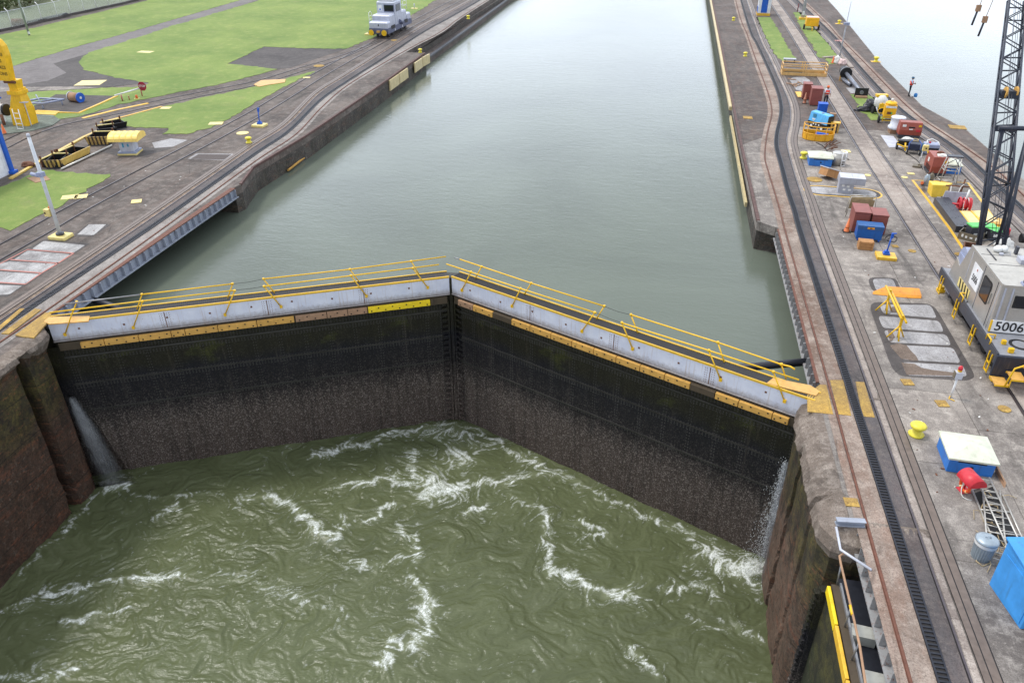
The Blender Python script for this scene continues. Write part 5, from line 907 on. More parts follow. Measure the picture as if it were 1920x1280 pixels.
t = thing('steel_pipe', 'short grey steel pipe lying beside the drive shaft', 'pipe', G(1579, 152)); p = G(1595, 164)-t.location; MB().hcyl((0, 0, .2), p+Vector((0, 0, .2)), .18, 16).build('pipe', P_shaft, t); MB().hcyl(p*1.0+Vector((0, 0, .2)), p*1.005+Vector((0, 0, .2)), .13, 14).build('bore', P_ink, t); MB().box(0, -.1, 0, .2, .3, .3).build('chock', M_tim[0], t)
t = thing('yellow_mat', 'yellow sheet on the ground left of the far brown cabinets', 'sheet', (0, 0, 0)); MB().prism([(p.x, p.y) for p in Gs([(1491, 173), (1502, 173), (1504, 183), (1496, 183)])], 0, .05).build('sheet', M_yellow, t)
b = MB(); random.seed(3)
for i in range(9): p = G(random.uniform(1487, 1506), random.uniform(150, 164), .07); a = random.uniform(0, 3); b.tube(p, p+Vector((math.cos(a)*.9, math.sin(a)*.5, .06)), .05, 5)
tag(b.build('timber_scraps', M_tim[1]), 'broken planks scattered on the pale cracked slab', 'planks', kind='stuff')
lump('tarpaulin', 'crumpled black tarpaulin heap beside the white mixer', 'tarpaulin', (1634, 208), (1.6, 1.1, .95), P_tarp, 5, None, .3); lump('tarpaulin', 'low spread end of black tarpaulin on the concrete', 'tarpaulin', (1620, 209), (1.5, .6, .4), P_tarp, 8, None, .3)
# mixer
t = thing('concrete_mixer', 'white and yellow concrete mixer with an oval hand wheel', 'mixer', G(1648, 216), .1); P_mw = paint('mixer white', c(222, 222, 218), c(160, 140, 120), .12)
MB().lathe([(.25, .55), (.5, .75), (.52, 1.25), (.3, 1.55), (.25, 1.6)], 0, .3, 0, 20).build('drum', P_mw, t); MB().box(0, .4, 1.45, .95, .5, .2).build('hood', M_yelrail, t, .02); MB().path([(0, .3, 1.5), (0, -.1, 1.15), (-.02, -.25, .8)], .08, 8).box(-.02, -.25, .65, .42, .18, .36).build('arm', M_yelrail, t)
MB().path([(.3*math.cos(a)-.02, -.42, .48+.22*math.sin(a)) for a in np.linspace(0, 2*math.pi, 21)], .03, 6, cap=False).build('hand_wheel', M_yelrail, t); MB().path([(-.4, -.1, .7), (-.25, -.35, .3), (-.02, -.55, 0)], .06, 6).path([(.4, -.1, .7), (.2, -.35, .3), (-.02, -.55, 0)], .06, 6).build('legs', P_grey, t); MB().hcyl((-.5, .5, .3), (.5, .5, .3), .05, 6).hcyl((-.5, .5, .3), (-.38, .5, .3), .3, 14).hcyl((.38, .5, .3), (.5, .5, .3), .3, 14).build('wheels', P_rubber, t)
t = thing('light_tower', 'upright yellow machine trailer with a tyre at its lower left', 'trailer', G(1664, 231), -.08); vs = MB(); vs.box(0, .35, .5, .9, .75, .95); vs.build('body', P_cy, t, .05); MB().lathe([(.46, 1.45), (.44, 1.58), (.3, 1.68), (0, 1.7)], 0, .35, 0, 20).build('dome', P_cy, t); MB().box(0, -.035, 1.22, .8, .03, .16).build('white_band', P_wl, t); MB().lathe([(.1, 1.68), (.09, 1.9), (.05, 1.93)], 0, .3, 0, 12).build('cap', P_rag, t)
MB().box(-.08, -.04, .72, .3, .02, .2).build('vent', P_oliv2 if False else P_scrap, t); MB().box(.12, -.05, .74, .08, .02, .16).build('green_label', P_green, t); b = MB(); b.box(0, 0, .4, .95, .06, .08).box(0, 0, .18, .95, .06, .06); [b.box(x, 0, .1, .07, .07, .45) for x in (-.45, .45)]; b.build('frame', M_yelrail, t); MB().hcyl((-.8, .0, .27), (-.66, .0, .27), .27, 16).hcyl((-.66, .0, .27), (.4, .1, .27), .035, 6).build('wheel', P_rubber, t)
t = thing('white_tank', 'white stepped round tank squeezed behind the long brown compressor', 'tank', G(1678, 249)); MB().lathe([(.62, .35), (.64, .5), (.52, .62), (.5, 1.15), (.56, 1.2), (.5, 1.26), (0, 1.28)], n=26).build('tank', paint('tank white', c(216, 220, 228), c(150, 150, 150), .1), t); MB().box(0, 0, 0, .95, .8, .36).build('stand', M_tim[1], t)
def compressor(px, w_, d_, h_, label, rz):
    t = thing('compressor', label, 'compressor', G(*px), rz, 'rust red compressors'); k = w_/2
    MB().add([(-k, 0, .3), (k, 0, .3), (k, d_, .3), (-k, d_, .3), (-k, -.06, h_*.55), (k, -.06, h_*.55), (k, d_+.06, h_*.55), (-k, d_+.06, h_*.55), (-k+.03, .08, h_), (k-.03, .08, h_), (k-.03, d_-.08, h_), (-k+.03, d_-.08, h_)], [(3, 2, 1, 0), (0, 1, 5, 4), (1, 2, 6, 5), (2, 3, 7, 6), (3, 0, 4, 7), (4, 5, 9, 8), (5, 6, 10, 9), (6, 7, 11, 10), (7, 4, 8, 11), (8, 9, 10, 11)]).build('housing', P_brown2, t, .02)
    MB().box(0, d_/2, .08, w_*.96, d_*.9, .24).build('chassis', P_chass, t); return t, k
t, k = compressor((1703, 261), 1.62, .85, 1.25, 'long rust red compressor with white badges beside the grey plate', -.04); MB().box(-.5, -.0, .92, .26, .03, .16).box(-.0, -.05, .72, .26, .03, .07).build('badge', P_wl, t); MB().box(.05, -.01, .84, .44, .03, .1).build('dark_badge', P_ink, t); MB().box(.62, .0, .95, .2, .03, .14).build('yellow_badge', M_yelrail, t); MB().box(.52, -.055, .6, .3, .03, .16).build('red_badge', P_red, t)
t, k = compressor((1756, 333), .98, 1.75, 1.35, 'boxy rust red compressor with white rags on top', -.02); b = MB(); [b.box(-k-.005, .35+.22*i, .3, .03, .1, .36) for i in range(5)]; b.build('grille', P_ink, t); MB().box(-k-.0, 1.0, .8, .03, .3, .24).build('badge', P_rag, t); MB().box(.36, .0, 1.0, .2, .04, .13).build('yellow_badge', M_yelrail, t); MB().box(-k, 1.62, 1.15, .03, .2, .14).build('yellow_badge', M_yelrail, t)
rag = lump('white_rag', 'white rags and a glove lying on the boxy compressor', 'rag', (t.location.x+.12, t.location.y+.45, 1.34), (.7, .5, .14), P_rag, 3); lump('dark_glove', 'dark cloth on top of the boxy compressor', 'cloth', (t.location.x+.15, t.location.y+1.0, 1.34), (.5, .25, .16), P_scrap, 6)
o = MB().prism([(p.x, p.y) for p in Gs([(1651, 254), (1675, 256), (1691, 277), (1667, 277)])], 0, .035).build('steel_plate', P_lgrey); tag(o, 'flat pale grey steel sheet on the concrete left of the carts', 'steel sheet')
# carts
t = thing('wheelbarrow', 'black hand trailer with yellow shafts and white bags', 'cart', G(1700, 285), -.1); MB().box(.1, .6, .35, 1.5, .5, .35).build('bed', P_ink, t, .02); MB().path([(-.75, .1, .5), (-.2, -.05, .35), (.3, .1, .3)], .05, 6).path([(-.7, .5, .55), (.75, .3, .55), (.8, -.05, .1)], .05, 6).path([(-.2, .2, .6), (-.15, -.1, .15), (.05, -.15, .1)], .06, 6).build('frame', M_yelrail, t)
for x in (-.65, .8): MB().hcyl((x-.05, .6, .25), (x+.05, .6, .25), .25, 14).build('wheel', P_rubber, t)
lump('white_bag', 'white bags piled on the black hand trailer', 'bag', G(1698, 279)+Vector((0, .2, .5)), (.95, .4, .3), P_rag, 4)
t = thing('hand_cart', 'small blue cart with two black wheels and a coil on top', 'cart', G(1711, 290), -.2); MB().box(0, .35, .3, .75, .6, .45).build('body', plain('navy cart', c(36, 44, 70), .5), t, .04); MB().path([(-.35, .0, .3), (-.4, .0, .8), (-.2, .4, .95), (.25, .4, .95), (.42, .0, .8), (.4, -.02, .3)], .035, 6).build('frame', plain('cart blue', c(50, 90, 170), .5), t)
MB().path([(.16*math.cos(a), .3+.13*math.sin(a), .88+.02*a) for a in np.linspace(0, 9, 26)], .04, 6).build('coil', P_canvas, t)
for x in (-.42, .42): MB().hcyl((x-.05, -.02, .2), (x+.05, -.02, .2), .2, 16).build('tyre', P_rubber, t); MB().hcyl((x-.06, -.02, .2), (x+.06, -.02, .2), .09, 10).build('rim', P_wl, t)
t = thing('pump_unit', 'teal and grey wrapped pump unit behind the yellow sign box', 'pump', G(1744, 291), -.08); MB().box(0, .4, .05, 1.0, .8, .72).build('body', P_lilac, t, .06); MB().box(.1, -.01, .32, .7, .03, .2).build('opening', P_ink, t); MB().box(-.52, .4, .05, .03, .8, .6).build('side', P_teal, t); MB().path([(-.4, .05, .8), (-.35, .4, .95), (0, .7, 1.0), (.4, .4, .88), (.45, .05, .75)], .035, 6).build('handle', P_wl, t); MB().box(-.15, .4, .77, .14, .12, .1).build('red_cap', P_red, t)
t = thing('call_box', 'yellow call box on a slim white pole behind the boxy compressor', 'call box', G(1723, 309), -.05); MB().tube((0, 0, 0), (.02, 0, 1.45), .035, 8).build('pole', P_white, t); MB().box(.12, -.03, 1.0, .38, .2, .42).build('box', M_yelpale, t, .04); MB().box(.15, -.137, 1.16, .1, .015, .1).build('key_hole', P_ink, t); MB().box(-.02, -.06, .35, .14, .05, .25).build('notice', P_rag, t)
t = thing('tool_tray', 'low rusty steel tray on the ground by the call box pole', 'tray', G(1718, 314), -.3); MB().box(0, .2, 0, .5, .6, .12).box(.2, .3, .12, .3, .2, .06).build('tray', P_olive, t)
# scaffold ladder stand
t = thing('step_stand', 'white tubular step stand in front of the blue lid box', 'scaffold', G(1777, 345), -.03); b = MB(); P4 = [(-.52, 0, 0), (.42, -.25, 0), (.5, .75, 0), (-.6, .8, 0)]; Q4 = [(-.3, .2, 1.75), (.45, .2, 1.75), (.45, .55, 1.75), (-.3, .55, 1.75)]
for p, q in zip(P4, Q4): b.tube(p, q, .035, 6)
for f in (.12, .5, .62):
    R4 = [Vector(p).lerp(Vector(q), f) for p, q in zip(P4, Q4)]; [b.tube(R4[i], R4[(i+1) % 4], .028, 6) for i in range(4)]
b.build('frame', P_alu, t); MB().box(.08, .38, 1.72, .95, .45, .07).build('platform', P_chass, t); MB().path([(-.3, .2, 1.3), (.1, .2, 1.6), (.45, .2, 1.1)], .03, 6).build('brace', P_chass, t)
def gas(px, label, mat, h=.75):
    t = thing('gas_cylinder', label, 'cylinder', G(*px), 0, 'gas cylinders by the boxy compressor'); MB().lathe([(.16, 0), (.17, .03), (.17, h*.75), (.1, h*.9), (.06, h)], n=16).build('body', mat, t); MB().box(0, 0, h, .08, .08, .1).build('valve', P_scrap, t)
gas((1735, 347), 'silver gas cylinder by the corner of the yellow outline', P_zinc); gas((1743, 345), 'tan gas cylinder right of the silver one', P_olive)
MB_ = MB().tube(G(1729, 343), G(1729, 343, .6), .1, 10); o = MB_.build('gas_cylinder', P_orange); tag(o, 'orange gas cylinder behind the silver one', 'cylinder', 'gas cylinders by the boxy compressor')
t = thing('yellow_skip', 'yellow plastic skip tilted beside the grey steel tray', 'skip', G(1754, 370), -.02); b = MB(); lo = [(-.26, 0, 0), (.4, -.02, 0), (.5, .9, .0), (-.3, .9, .0)]; up = [(-.36, .02, .8), (.46, .05, .8), (1.05, .85, .72), (-.36, .95, .75)]; b.add(lo+up, [(3, 2, 1, 0), (0, 1, 5, 4), (1, 2, 6, 5), (2, 3, 7, 6), (3, 0, 4, 7), (4, 5, 6, 7)]); b.build('body', paint('skip yellow', c(244, 206, 72), c(180, 160, 120), .14), t, .03)
t = thing('steel_tray', 'grey steel tray standing under a rusty lifting bar', 'tray', G(1785, 383), -.03); b = MB(); b.add([(-.68, 0, 0), (.6, -.05, 0), (.72, .15, .72), (-.52, .15, .75), (-.68, .08, 0), (.6, .03, 0), (.72, .22, .72), (-.52, .22, .75)], [(0, 1, 2, 3), (7, 6, 5, 4), (0, 4, 5, 1), (1, 5, 6, 2), (2, 6, 7, 3), (3, 7, 4, 0)]); b.box(0, .6, 0, 1.3, .9, .06).build('tray', P_grey, t); MB().tube((.62, -.06, 0), (.78, .14, .95), .055, 8).build('tape_wrapped_bar', P_wl, t)
MB().tube((-.5, .5, 1.0), (.85, .5, 1.0), .045, 8).tube((.42, .5, .0), (.5, .55, 1.45), .05, 8).tube((-.3, .48, 1.0), (-.32, .2, .5), .03, 6).tube((.35, .48, 1.0), (.3, .2, .5), .03, 6).build('lifting_bar', P_scrap, t); MB().path([(-.2, .45, 1.0), (-.22, .2, .6), (0, .15, .38), (.2, .2, .55), (.35, .45, 1.0), (.5, .5, 1.15)], .025, 6).build('rope', P_rag, t)
for i, (px, lab) in enumerate((((1756, 381), 'left of two long black steel beams with bolt holes'), ((1768, 379), 'right of two long black steel beams with bolt holes'))):
    a = G(px[0], px[1]); b_ = G(px[0]+41, px[1]+55); d = (b_-a); t = thing('steel_beam', lab, 'beam', a, math.atan2(d.y, d.x), 'black steel beams beside the yellow line'); L_ = d.length
    MB().box(L_/2, 0, 0, L_, .42, .38).build('beam', P_chass, t, .012); b = MB(); [b.box(.25+j*L_/9, s*.1, .38, .05, .05, .008) for j in range(9) for s in (-1, 1) if (j+s) % 2]; b.build('bolt_holes', P_ink, t)
t = thing('hose_reel', 'red steel hose reel with white rope in the yellow outline', 'reel', G(1806, 398), -.1); b = MB()
for x in (-.28, -.05, .2, .3): b.path([(x, .3+.38*math.cos(a), .4+.38*math.sin(a)) for a in np.linspace(0, 2*math.pi, 21)], .05, 7, cap=False)
b.hcyl((-.65, .3, .35), (.35, .3, .4), .08, 8).hcyl((-.28, .3, .4), (.3, .3, .4), .25, 14).build('reel', P_red, t); MB().path([(-.1, -.1, .05), (-.1, -.05, .5), (-.05, .2, .82), (0, .6, .7)], .03, 6).path([(.2, .6, .7), (.12, .2, .8), (.22, -.05, .5), (.1, -.12, .05)], .03, 6).build('rope', P_rag, t)
o0 = G(1828, 412); t = thing('foam_mat', 'cream pads with yellow edges lying inside the yellow outline', 'mat', o0); 
for q in ([(1797, 400), (1817, 399), (1838, 422), (1818, 426)], [(1820, 399), (1850, 399), (1872, 420), (1842, 421)]): MB().prism([(p.x-o0.x, p.y-o0.y) for p in Gs(q)], 0, .16).build('pad', P_pinkpad, t, .02)
for q in ([(1795, 401), (1798, 400), (1819, 425), (1816, 427)], [(1817, 399), (1820, 399), (1842, 421), (1838, 422)]): MB().prism([(p.x-o0.x, p.y-o0.y) for p in Gs(q)], 0, .19).build('edge', M_yelrail, t)
MB_ = MB().cyl(0, 0, 0, .55, .12, 20); o = MB_.build('drum_cover', paint('ochre lid', c(206, 160, 60), c(130, 96, 40), .2)); o.location = G(1866, 417); tag(o, 'round ochre lid lying behind the crane lattice', 'lid')
t = thing('parts_crate', 'open olive steel crate with white stencil marks', 'crate', G(1815, 452), -.55); b = MB(); b.box(0, .0, 0, 1.1, .04, .42).box(0, .75, 0, 1.1, .04, .42).box(-.55, .375, 0, .04, .75, .42).box(.55, .375, 0, .04, .75, .42).box(0, .375, 0, 1.1, .75, .05).build('box', P_olive, t); MB().box(-.35, -.025, .17, .1, .01, .16).box(-.15, -.025, .15, .1, .01, .12).box(.1, -.025, .17, .14, .01, .08).box(.35, -.025, .13, .06, .01, .16).build('stencil_marks', P_wl, t)
def bin_(px, label, h=.8, rz=.2):
    t = thing('wheeled_bin', label, 'bin', G(*px), rz, 'dark bins with green lids'); MB().add([(-.28, 0, 0), (.28, 0, 0), (.28, .5, 0), (-.28, .5, 0), (-.33, -.05, h), (.33, -.05, h), (.33, .55, h), (-.33, .55, h)], [(3, 2, 1, 0), (4, 5, 6, 7), (0, 1, 5, 4), (1, 2, 6, 5), (2, 3, 7, 6), (3, 0, 4, 7)]).build('body', P_chass, t, .02); MB().box(0, .25, h, .72, .66, .08).build('lid', P_green, t, .02); MB().box(-.05, -.045, .25, .2, .012, .16).build('label_plate', P_wl, t)
bin_((1826, 450), 'dark wheeled bin with a green lid in the olive crate', .75); bin_((1850, 446), 'dark bin with a green lid behind the crane lattice', .6, .0); bin_((1864, 452), 'low dark bin with green lid, rightmost of three', .55, .1)
t = thing('jerry_can', 'red plastic fuel can behind the crane lattice', 'fuel can', G(1882, 443), -.2); MB().box(0, .15, 0, .5, .35, .45).build('body', P_red, t, .05); MB().path([(-.15, .15, .45), (-.1, .15, .53), (.1, .15, .53), (.15, .15, .45)], .03, 6).build('handle', P_red, t)
lump('white_sack', 'white sacks heaped beyond the locomotive roof', 'sack', (1880, 462), (1.0, .8, .5), P_rag, 11); t = thing('steel_bin', 'open rusty dark steel bin just behind the grey winch drum', 'bin', G(1818, 484), -.3); MB().box(0, .0, 0, .8, .05, .6).box(0, .7, 0, .8, .05, .6).box(-.4, .35, 0, .05, .7, .6).box(.4, .35, 0, .05, .7, .6).build('walls', P_scrap, t)
# ------------------------------------------------------------------ crane locomotive 5006
XL, YN, YF, DZ = 13.75, 28.9, 36.95, 1.25
t = thing('crane_locomotive', 'stainless steel crane locomotive number 5006 with black deck and yellow steps', 'locomotive', (XL, YN, 0)); L_ = YF-YN; Wd = 2.75
MB().box(Wd/2, L_/2, .78, Wd, L_, .42).build('chassis', P_chass, t, .02); MB().box(Wd/2, L_/2, 1.2, Wd-.02, L_-.02, .05).build('deck', P_chtop, t, .01); MB().box(.04, L_/2, 1.2, .08, L_, .09).build('deck_lip', P_chass, t, .01); MB().box(Wd/2, -.03, .3, Wd+.02, .14, .93).build('end_beam', P_navy, t, .02); MB().box(Wd/2, L_/2, .3, 1.9, L_-.8, .48).build('underframe', P_ink, t)
for y in (1.3, 2.4, 5.6, 6.7):
    for x in (.55, 2.2): MB().hcyl((x-.07, y, .4), (x+.07, y, .4), .4, 18).build('wheel', P_ink, t)
for y in (.9, 2.0, 5.2, 6.3):
    MB().lathe([(.09, 0), (.09, .3)], .34, y+.5, .3, 10).build('spring', P_chass, t)
for y in (.42, 2.55, 4.9, 7.35):
    b = MB(); [b.box(-.03, y+s*.15, .22, .04, .05, .85) for s in (-1, 1)]; [b.box(-.03, y, z, .04, .3, .05) for z in (.24, .62)]; b.build('side_ladder', M_yelrail, t)
for y in (.08, L_-.1): MB().box(.28, y, .02, .34, .3, .16).box(.3, y, .18, .2, .2, .14).build('rail_clamp', M_yelrail, t, .02)
for y in (1.05, 4.75): MB().path([(.0, y-.2, 1.2), (.0, y-.2, 1.42), (.0, y+.25, 1.42), (.0, y+.25, 1.2)], .035, 6).path([(.0, y+.25, 1.42), (.3, y+.25, 1.42), (.3, y+.25, 1.22)], .035, 6).build('grab_rail', M_yelrail, t)
MB().box(.55, .25, 1.25, .2, .15, .2).box(.5, .9, 1.25, .16, .16, .18).box(.5, L_-.35, 1.25, .18, .2, .2).box(.42, L_-1.4, 1.25, .16, .16, .16).build('deck_lugs', M_yelrail, t, .02)
MB().lathe([(.42, 1.25), (.42, 1.275), (.3, 1.275), (.3, 1.26)], 1.15, .95, 0, 28).build('hatch_ring', P_ink, t); MB().cyl(1.15, .95, 1.25, .3, .02, 24).build('hatch_cover', P_chtop, t)
# cab: left wall profile in (y, z), extruded in x
cx0, cx1 = .2, Wd-.05; prof = [(1.85, 1.25), (7.3, 1.25), (6.72, 1.95), (6.0, 1.8), (5.75, 2.25), (5.75, 3.28), (1.98, 3.28)]; prof = [(1.85, 1.25), (7.45, 1.25), (7.1, 2.25), (6.55, 2.05), (5.95, 3.3), (1.98, 3.3)]; n = len(prof)
MB().add([(cx0, y, z) for y, z in prof]+[(cx1, y, z) for y, z in prof], [list(range(n)), list(range(2*n-1, n-1, -1))]+[(i, n+i, n+(i+1) % n, (i+1) % n) for i in range(n)]).build('cab_body', P_steel, t, .015)
MB().box((cx0+cx1)/2, 3.95, 3.3, cx1-cx0-.12, 3.85, .03).build('roof', P_roof, t); b = MB(); b.box(cx0+.02, 3.96, 3.28, .06, 3.95, .09).box((cx0+cx1)/2, 2.0, 3.28, cx1-cx0, .06, .06).box((cx0+cx1)/2, 5.92, 3.28, cx1-cx0, .06, .06).build('roof_trim', P_alu, t); MB().box((cx0+cx1)/2, 4.0, 3.33, cx1-cx0-.2, .02, .012).box((cx0+cx1)/2, 5.0, 3.33, cx1-cx0-.2, .02, .012).build('roof_seam', P_chass, t)
def panel(name, x, pts, th, mat, inset=0, par=None):
    m = len(pts); return MB().add([(x-th, y, z) for y, z in pts]+[(x, y, z) for y, z in pts], [list(range(m)), list(range(2*m-1, m-1, -1))]+[(i, (i+1) % m, m+(i+1) % m, m+i) for i in range(m)]).build(name, mat, par or t)
def rrect(y0, y1, z0, z1, r, k=0.0):
    P = []
    for cy, cz, a0 in ((y1-r, z1-r, 0), (y0+r, z1-r, 1), (y0+r, z0+r, 2), (y1-r, z0+r, 3)):
        for i in range(5): a = math.pi/2*(a0+i/4); P.append((cy+r*math.cos(a)+k*(cz+r*math.sin(a)-z0), cz+r*math.sin(a)))
    return P
wf = panel('window', cx0-.004, rrect(2.75, 3.75, 1.98, 2.98, .15), .014, P_ink); panel('pane', cx0-.018, rrect(2.83, 3.67, 2.06, 2.9, .12), .008, P_glass, par=wf)
panel('number_plate', cx0-.004, rrect(4.0, 5.05, 1.95, 2.95, .03), .014, P_white); text_mesh('number', '5006', .42, P_ink, t, frame((cx0-.022, 4.53, 2.33), (0, -1, 0), (0, 0, 1)), .004, .78); MB().hcyl((cx0-.02, 4.53, 2.76), (cx0-.024, 4.53, 2.76), .06, 14).build('emblem', M_pink, t)
b = MB(); [b.add([(cx0-.012, 4.72+i*.29, 1.28), (cx0-.012, 4.86+i*.29, 1.28), (cx0-.012, 4.92+i*.29, 1.72), (cx0-.012, 4.78+i*.29, 1.72)], [(0, 1, 2, 3)], i % 2) for i in range(0)]
hz_ = MB().box(cx0-.012, 5.35, 1.3, .015, 1.5, .42).build('hazard_panel', M_yelpale, t); b = MB(); [b.add([(cx0-.022, 4.66+i*.34, 1.3), (cx0-.022, 4.82+i*.34, 1.3), (cx0-.022, 4.94+i*.34, 1.72), (cx0-.022, 4.78+i*.34, 1.72)], [(0, 1, 2, 3)]) for i in range(4)]; b.build('stripe', P_ink, hz_)
b = MB(); b.box(cx0-.006, 3.9, 1.27, .012, .03, 2.0).box(cx0-.006, 2.35, 1.27, .012, .03, 2.0).build('wall_seam', P_chass, t)
# near wall with door and window, slightly sloped
tw = .13/2.05
def onwall(x, z, o=.012): return (x, 1.85+(z-1.25)*tw-o, z)
def wq(name, x0, x1, z0, z1, o, mat, par=None, bev=0):
    b = MB(); P = [onwall(x0, z0, o), onwall(x1, z0, o), onwall(x1, z1, o), onwall(x0, z1, o), onwall(x0, z0, -.01), onwall(x1, z0, -.01), onwall(x1, z1, -.01), onwall(x0, z1, -.01)]; return b.add(P, [(0, 1, 2, 3), (0, 4, 5, 1), (1, 5, 6, 2), (2, 6, 7, 3), (3, 7, 4, 0)]).build(name, mat, par or t, bev)
wq('door', .72, 1.62, 1.62, 3.1, .012, P_steel, bev=.008); [wq('wall_rib', x-.035, x+.035, 1.35, 3.2, .03, P_grey) for x in (.36, .66, 1.66, 2.5)]
wq('window', .78, 1.5, 2.38, 2.92, .03, P_ink, bev=.02); wq('pane', .84, 1.44, 2.44, 2.86, .036, P_glass, t.children[-1]); wq('louvre', 1.85, 2.4, 1.75, 2.2, .02, P_lgrey)
bd = wq('number_board', .26, 1.58, 1.3, 1.8, .07, P_white); text_mesh('number', '5006', .56, P_ink, bd, frame((.92, onwall(0, 1.55, .078)[1], 1.55), (1, 0, 0), (0, tw, 1)), .003, 1.0); b = MB(); [wq('stripe', x0, x1, 1.3, 1.78, .066, m_, bd) for x0, x1, m_ in ((.2, .26, M_yelrail), (1.58, 1.75, M_yelrail), (1.75, 1.92, P_ink), (1.92, 2.08, M_yelrail), (2.08, 2.24, P_ink))]
MB().hcyl((1.2, 2.15, 3.45), (2.6, 2.15, 3.45), .19, 18).build('blue_cylinder', P_lilac, t); MB().hcyl((1.08, 2.15, 3.4), (1.2, 2.15, 3.4), .24, 18).box(1.1, 2.15, 3.3, .3, .3, .12).build('cylinder_head', P_lilac, t); MB().tube((1.15, 2.15, 3.4), (2.0, 3.6, 6.2), .05, 8).lathe([(.16, 3.38), (.17, 3.5), (.1, 3.58)], 1.15, 2.15, 0, 14).build('mast_strut', P_chass, t)
for x, y in ((1.05, 5.4), (1.3, 5.45)): MB().lathe([(.08, 3.33), (.17, 3.4), (.18, 3.5), (.1, 3.6), (0, 3.62)], x, y, 0, 14).build('floodlight', P_wl, t)
MB().cyl(1.1, 5.05, 3.33, .09, .1, 14).path([(1.1, 5.2, 3.36), (1.5, 5.1, 3.34), (1.6, 5.5, 3.36)], .015, 5).build('cable_gland', P_grey, t); MB().box(1.75, 5.3, 3.33, .1, .2, .35).build('bracket', P_chass, t)
MB().hcyl((2.0, 3.3, 3.55), (2.5, 3.3, 3.55), .16, 14).box(2.2, 3.3, 3.33, .3, .3, .12).build('beacon', P_white, t)
MB().hcyl((.3, 6.75, 2.45), (1.2, 6.75, 2.45), .42, 22).box(.28, 6.75, 2.0, .06, .7, .5).box(.75, 6.75, 2.85, .2, .08, .12).build('winch_drum', P_lilac, t)
for z, x in ((.3, .2), (.6, .72), (.9, 1.22), (1.2, 1.7)): MB().box(x, -.5, z, .5, .62, .05).build('step', M_tim[0], t); MB().box(x, -.2, z-.02, .54, .04, .06).box(x, -.8, z-.02, .54, .04, .06).box(x+.24, -.8, z, .04, .04, .3).build('step_frame', M_yelrail, t)
MB().path([(.28, -.82, .3), (.4, -.82, 1.15), (1.9, -.82, 2.05), (1.95, -.82, 1.25)], .035, 8).build('step_handrail', M_yelrail, t)
MB().box(cx0-.03, 2.62, 2.15, .04, .05, .5).build('grab_handle', P_alu, t); MB().box(1.9, 4.4, 3.33, .7, .5, .22).build('roof_vent', P_grey, t, .02); MB().hcyl((.7, 4.4, 3.36), (.7, 5.6, 3.36), .025, 6).build('roof_conduit', P_chass, t); MB().path([(1.62, onwall(0, 2.4)[1]-.05, 2.0), (1.62, onwall(0, 2.4)[1]-.09, 2.1), (1.62, onwall(0, 2.7)[1]-.09, 2.6), (1.62, onwall(0, 2.7)[1]-.05, 2.7)], .018, 6).build('door_handle', P_alu, t)
for y in (2.1, 3.9, 5.5): MB().path([(cx0-.01, y, 1.28), (cx0-.01, y, 1.5), (cx0+.0, y+.02, 3.22)], .012, 5).build('wall_seam_strip', P_grey, t)
b = MB(); [b.box(cx0-.006, 2.05+i*.17, z, .014, .028, .028) for i in range(21) for z in (1.36, 3.18) if 2.05+i*.17 < 7.2-(z-1.25)*.62]; b.build('rivets', P_alu, t)
MB().path([(.4, 6.2, 1.26), (.6, 5.9, 1.3), (.5, 5.0, 1.27), (.12, 4.4, 1.27)], .02, 5).build('deck_cable', P_ink, t)
# A-frame gantry and lattice boom
t = thing('crane_boom', 'navy lattice crane boom leaning out over the pier with gantry legs', 'crane boom', (15.6, 38.0, 0)); o0 = t.location
def lattice(A0, A1, A2, A3, B0, B1, B2, B3, k, r, rb, nm):
    A = [Vector(p)-o0 for p in (A0, A1, A2, A3)]; B = [Vector(p)-o0 for p in (B0, B1, B2, B3)]
    for a, b_ in zip(A, B): MB().tube(a, b_, r, 8).build('chord', P_navy, t)
    q = MB()
    for i in range(k):
        for s in range(4):
            a0, b0 = A[s].lerp(B[s], i/k), A[(s+1) % 4].lerp(B[(s+1) % 4], (i+1)/k); a1 = A[(s+1) % 4].lerp(B[(s+1) % 4], i/k); b1 = A[s].lerp(B[s], (i+1)/k)
            q.tube(*((a0, b0) if (i+s) % 2 else (a1, b1)), rb, 6)
            if i % 5 == 0: q.tube(A[s].lerp(B[s], i/k), A[(s+1) % 4].lerp(B[(s+1) % 4], i/k), rb*1.2, 6)
    q.build(nm, P_navy, t)
bl, br = Vector((15.62, 38.2, 2.25)), Vector((16.95, 38.75, 2.3)); tl_, tr_ = Vector((19.6, 55.2, 11.6)), Vector((20.5, 55.2, 11.6)); dn = Vector((.25, .62, -1.0)).normalized()*1.05; dn2 = dn*.85
lattice(bl, br, br+dn, bl+dn, tl_, tr_, tr_+dn2, tl_+dn2, 22, .065, .034, 'lacing')
hd0 = Vector((15.05, 38.6, 7.55))-o0; hd1 = Vector((16.2, 38.6, 7.6))-o0; MB().tube(hd0-Vector((.1, 0, 0)), hd1+Vector((.15, 0, 0)), .11, 10).build('gantry_crossbar', P_navy, t)
for a, b_ in ((hd0, Vector((15.5, 37.5, 1.25))-o0), (hd1, Vector((16.3, 36.9, 1.25))-o0), (hd0+Vector((.1, 0, 0)), Vector((15.7, 38.5, 1.25))-o0), (hd1, Vector((16.5, 38.4, 1.25))-o0)): MB().tube(a, b_, .075, 8).build('gantry_leg', P_navy, t)
m = lambda f, u: bl.lerp(tl_, f).lerp(br.lerp(tr_, f), u)-o0
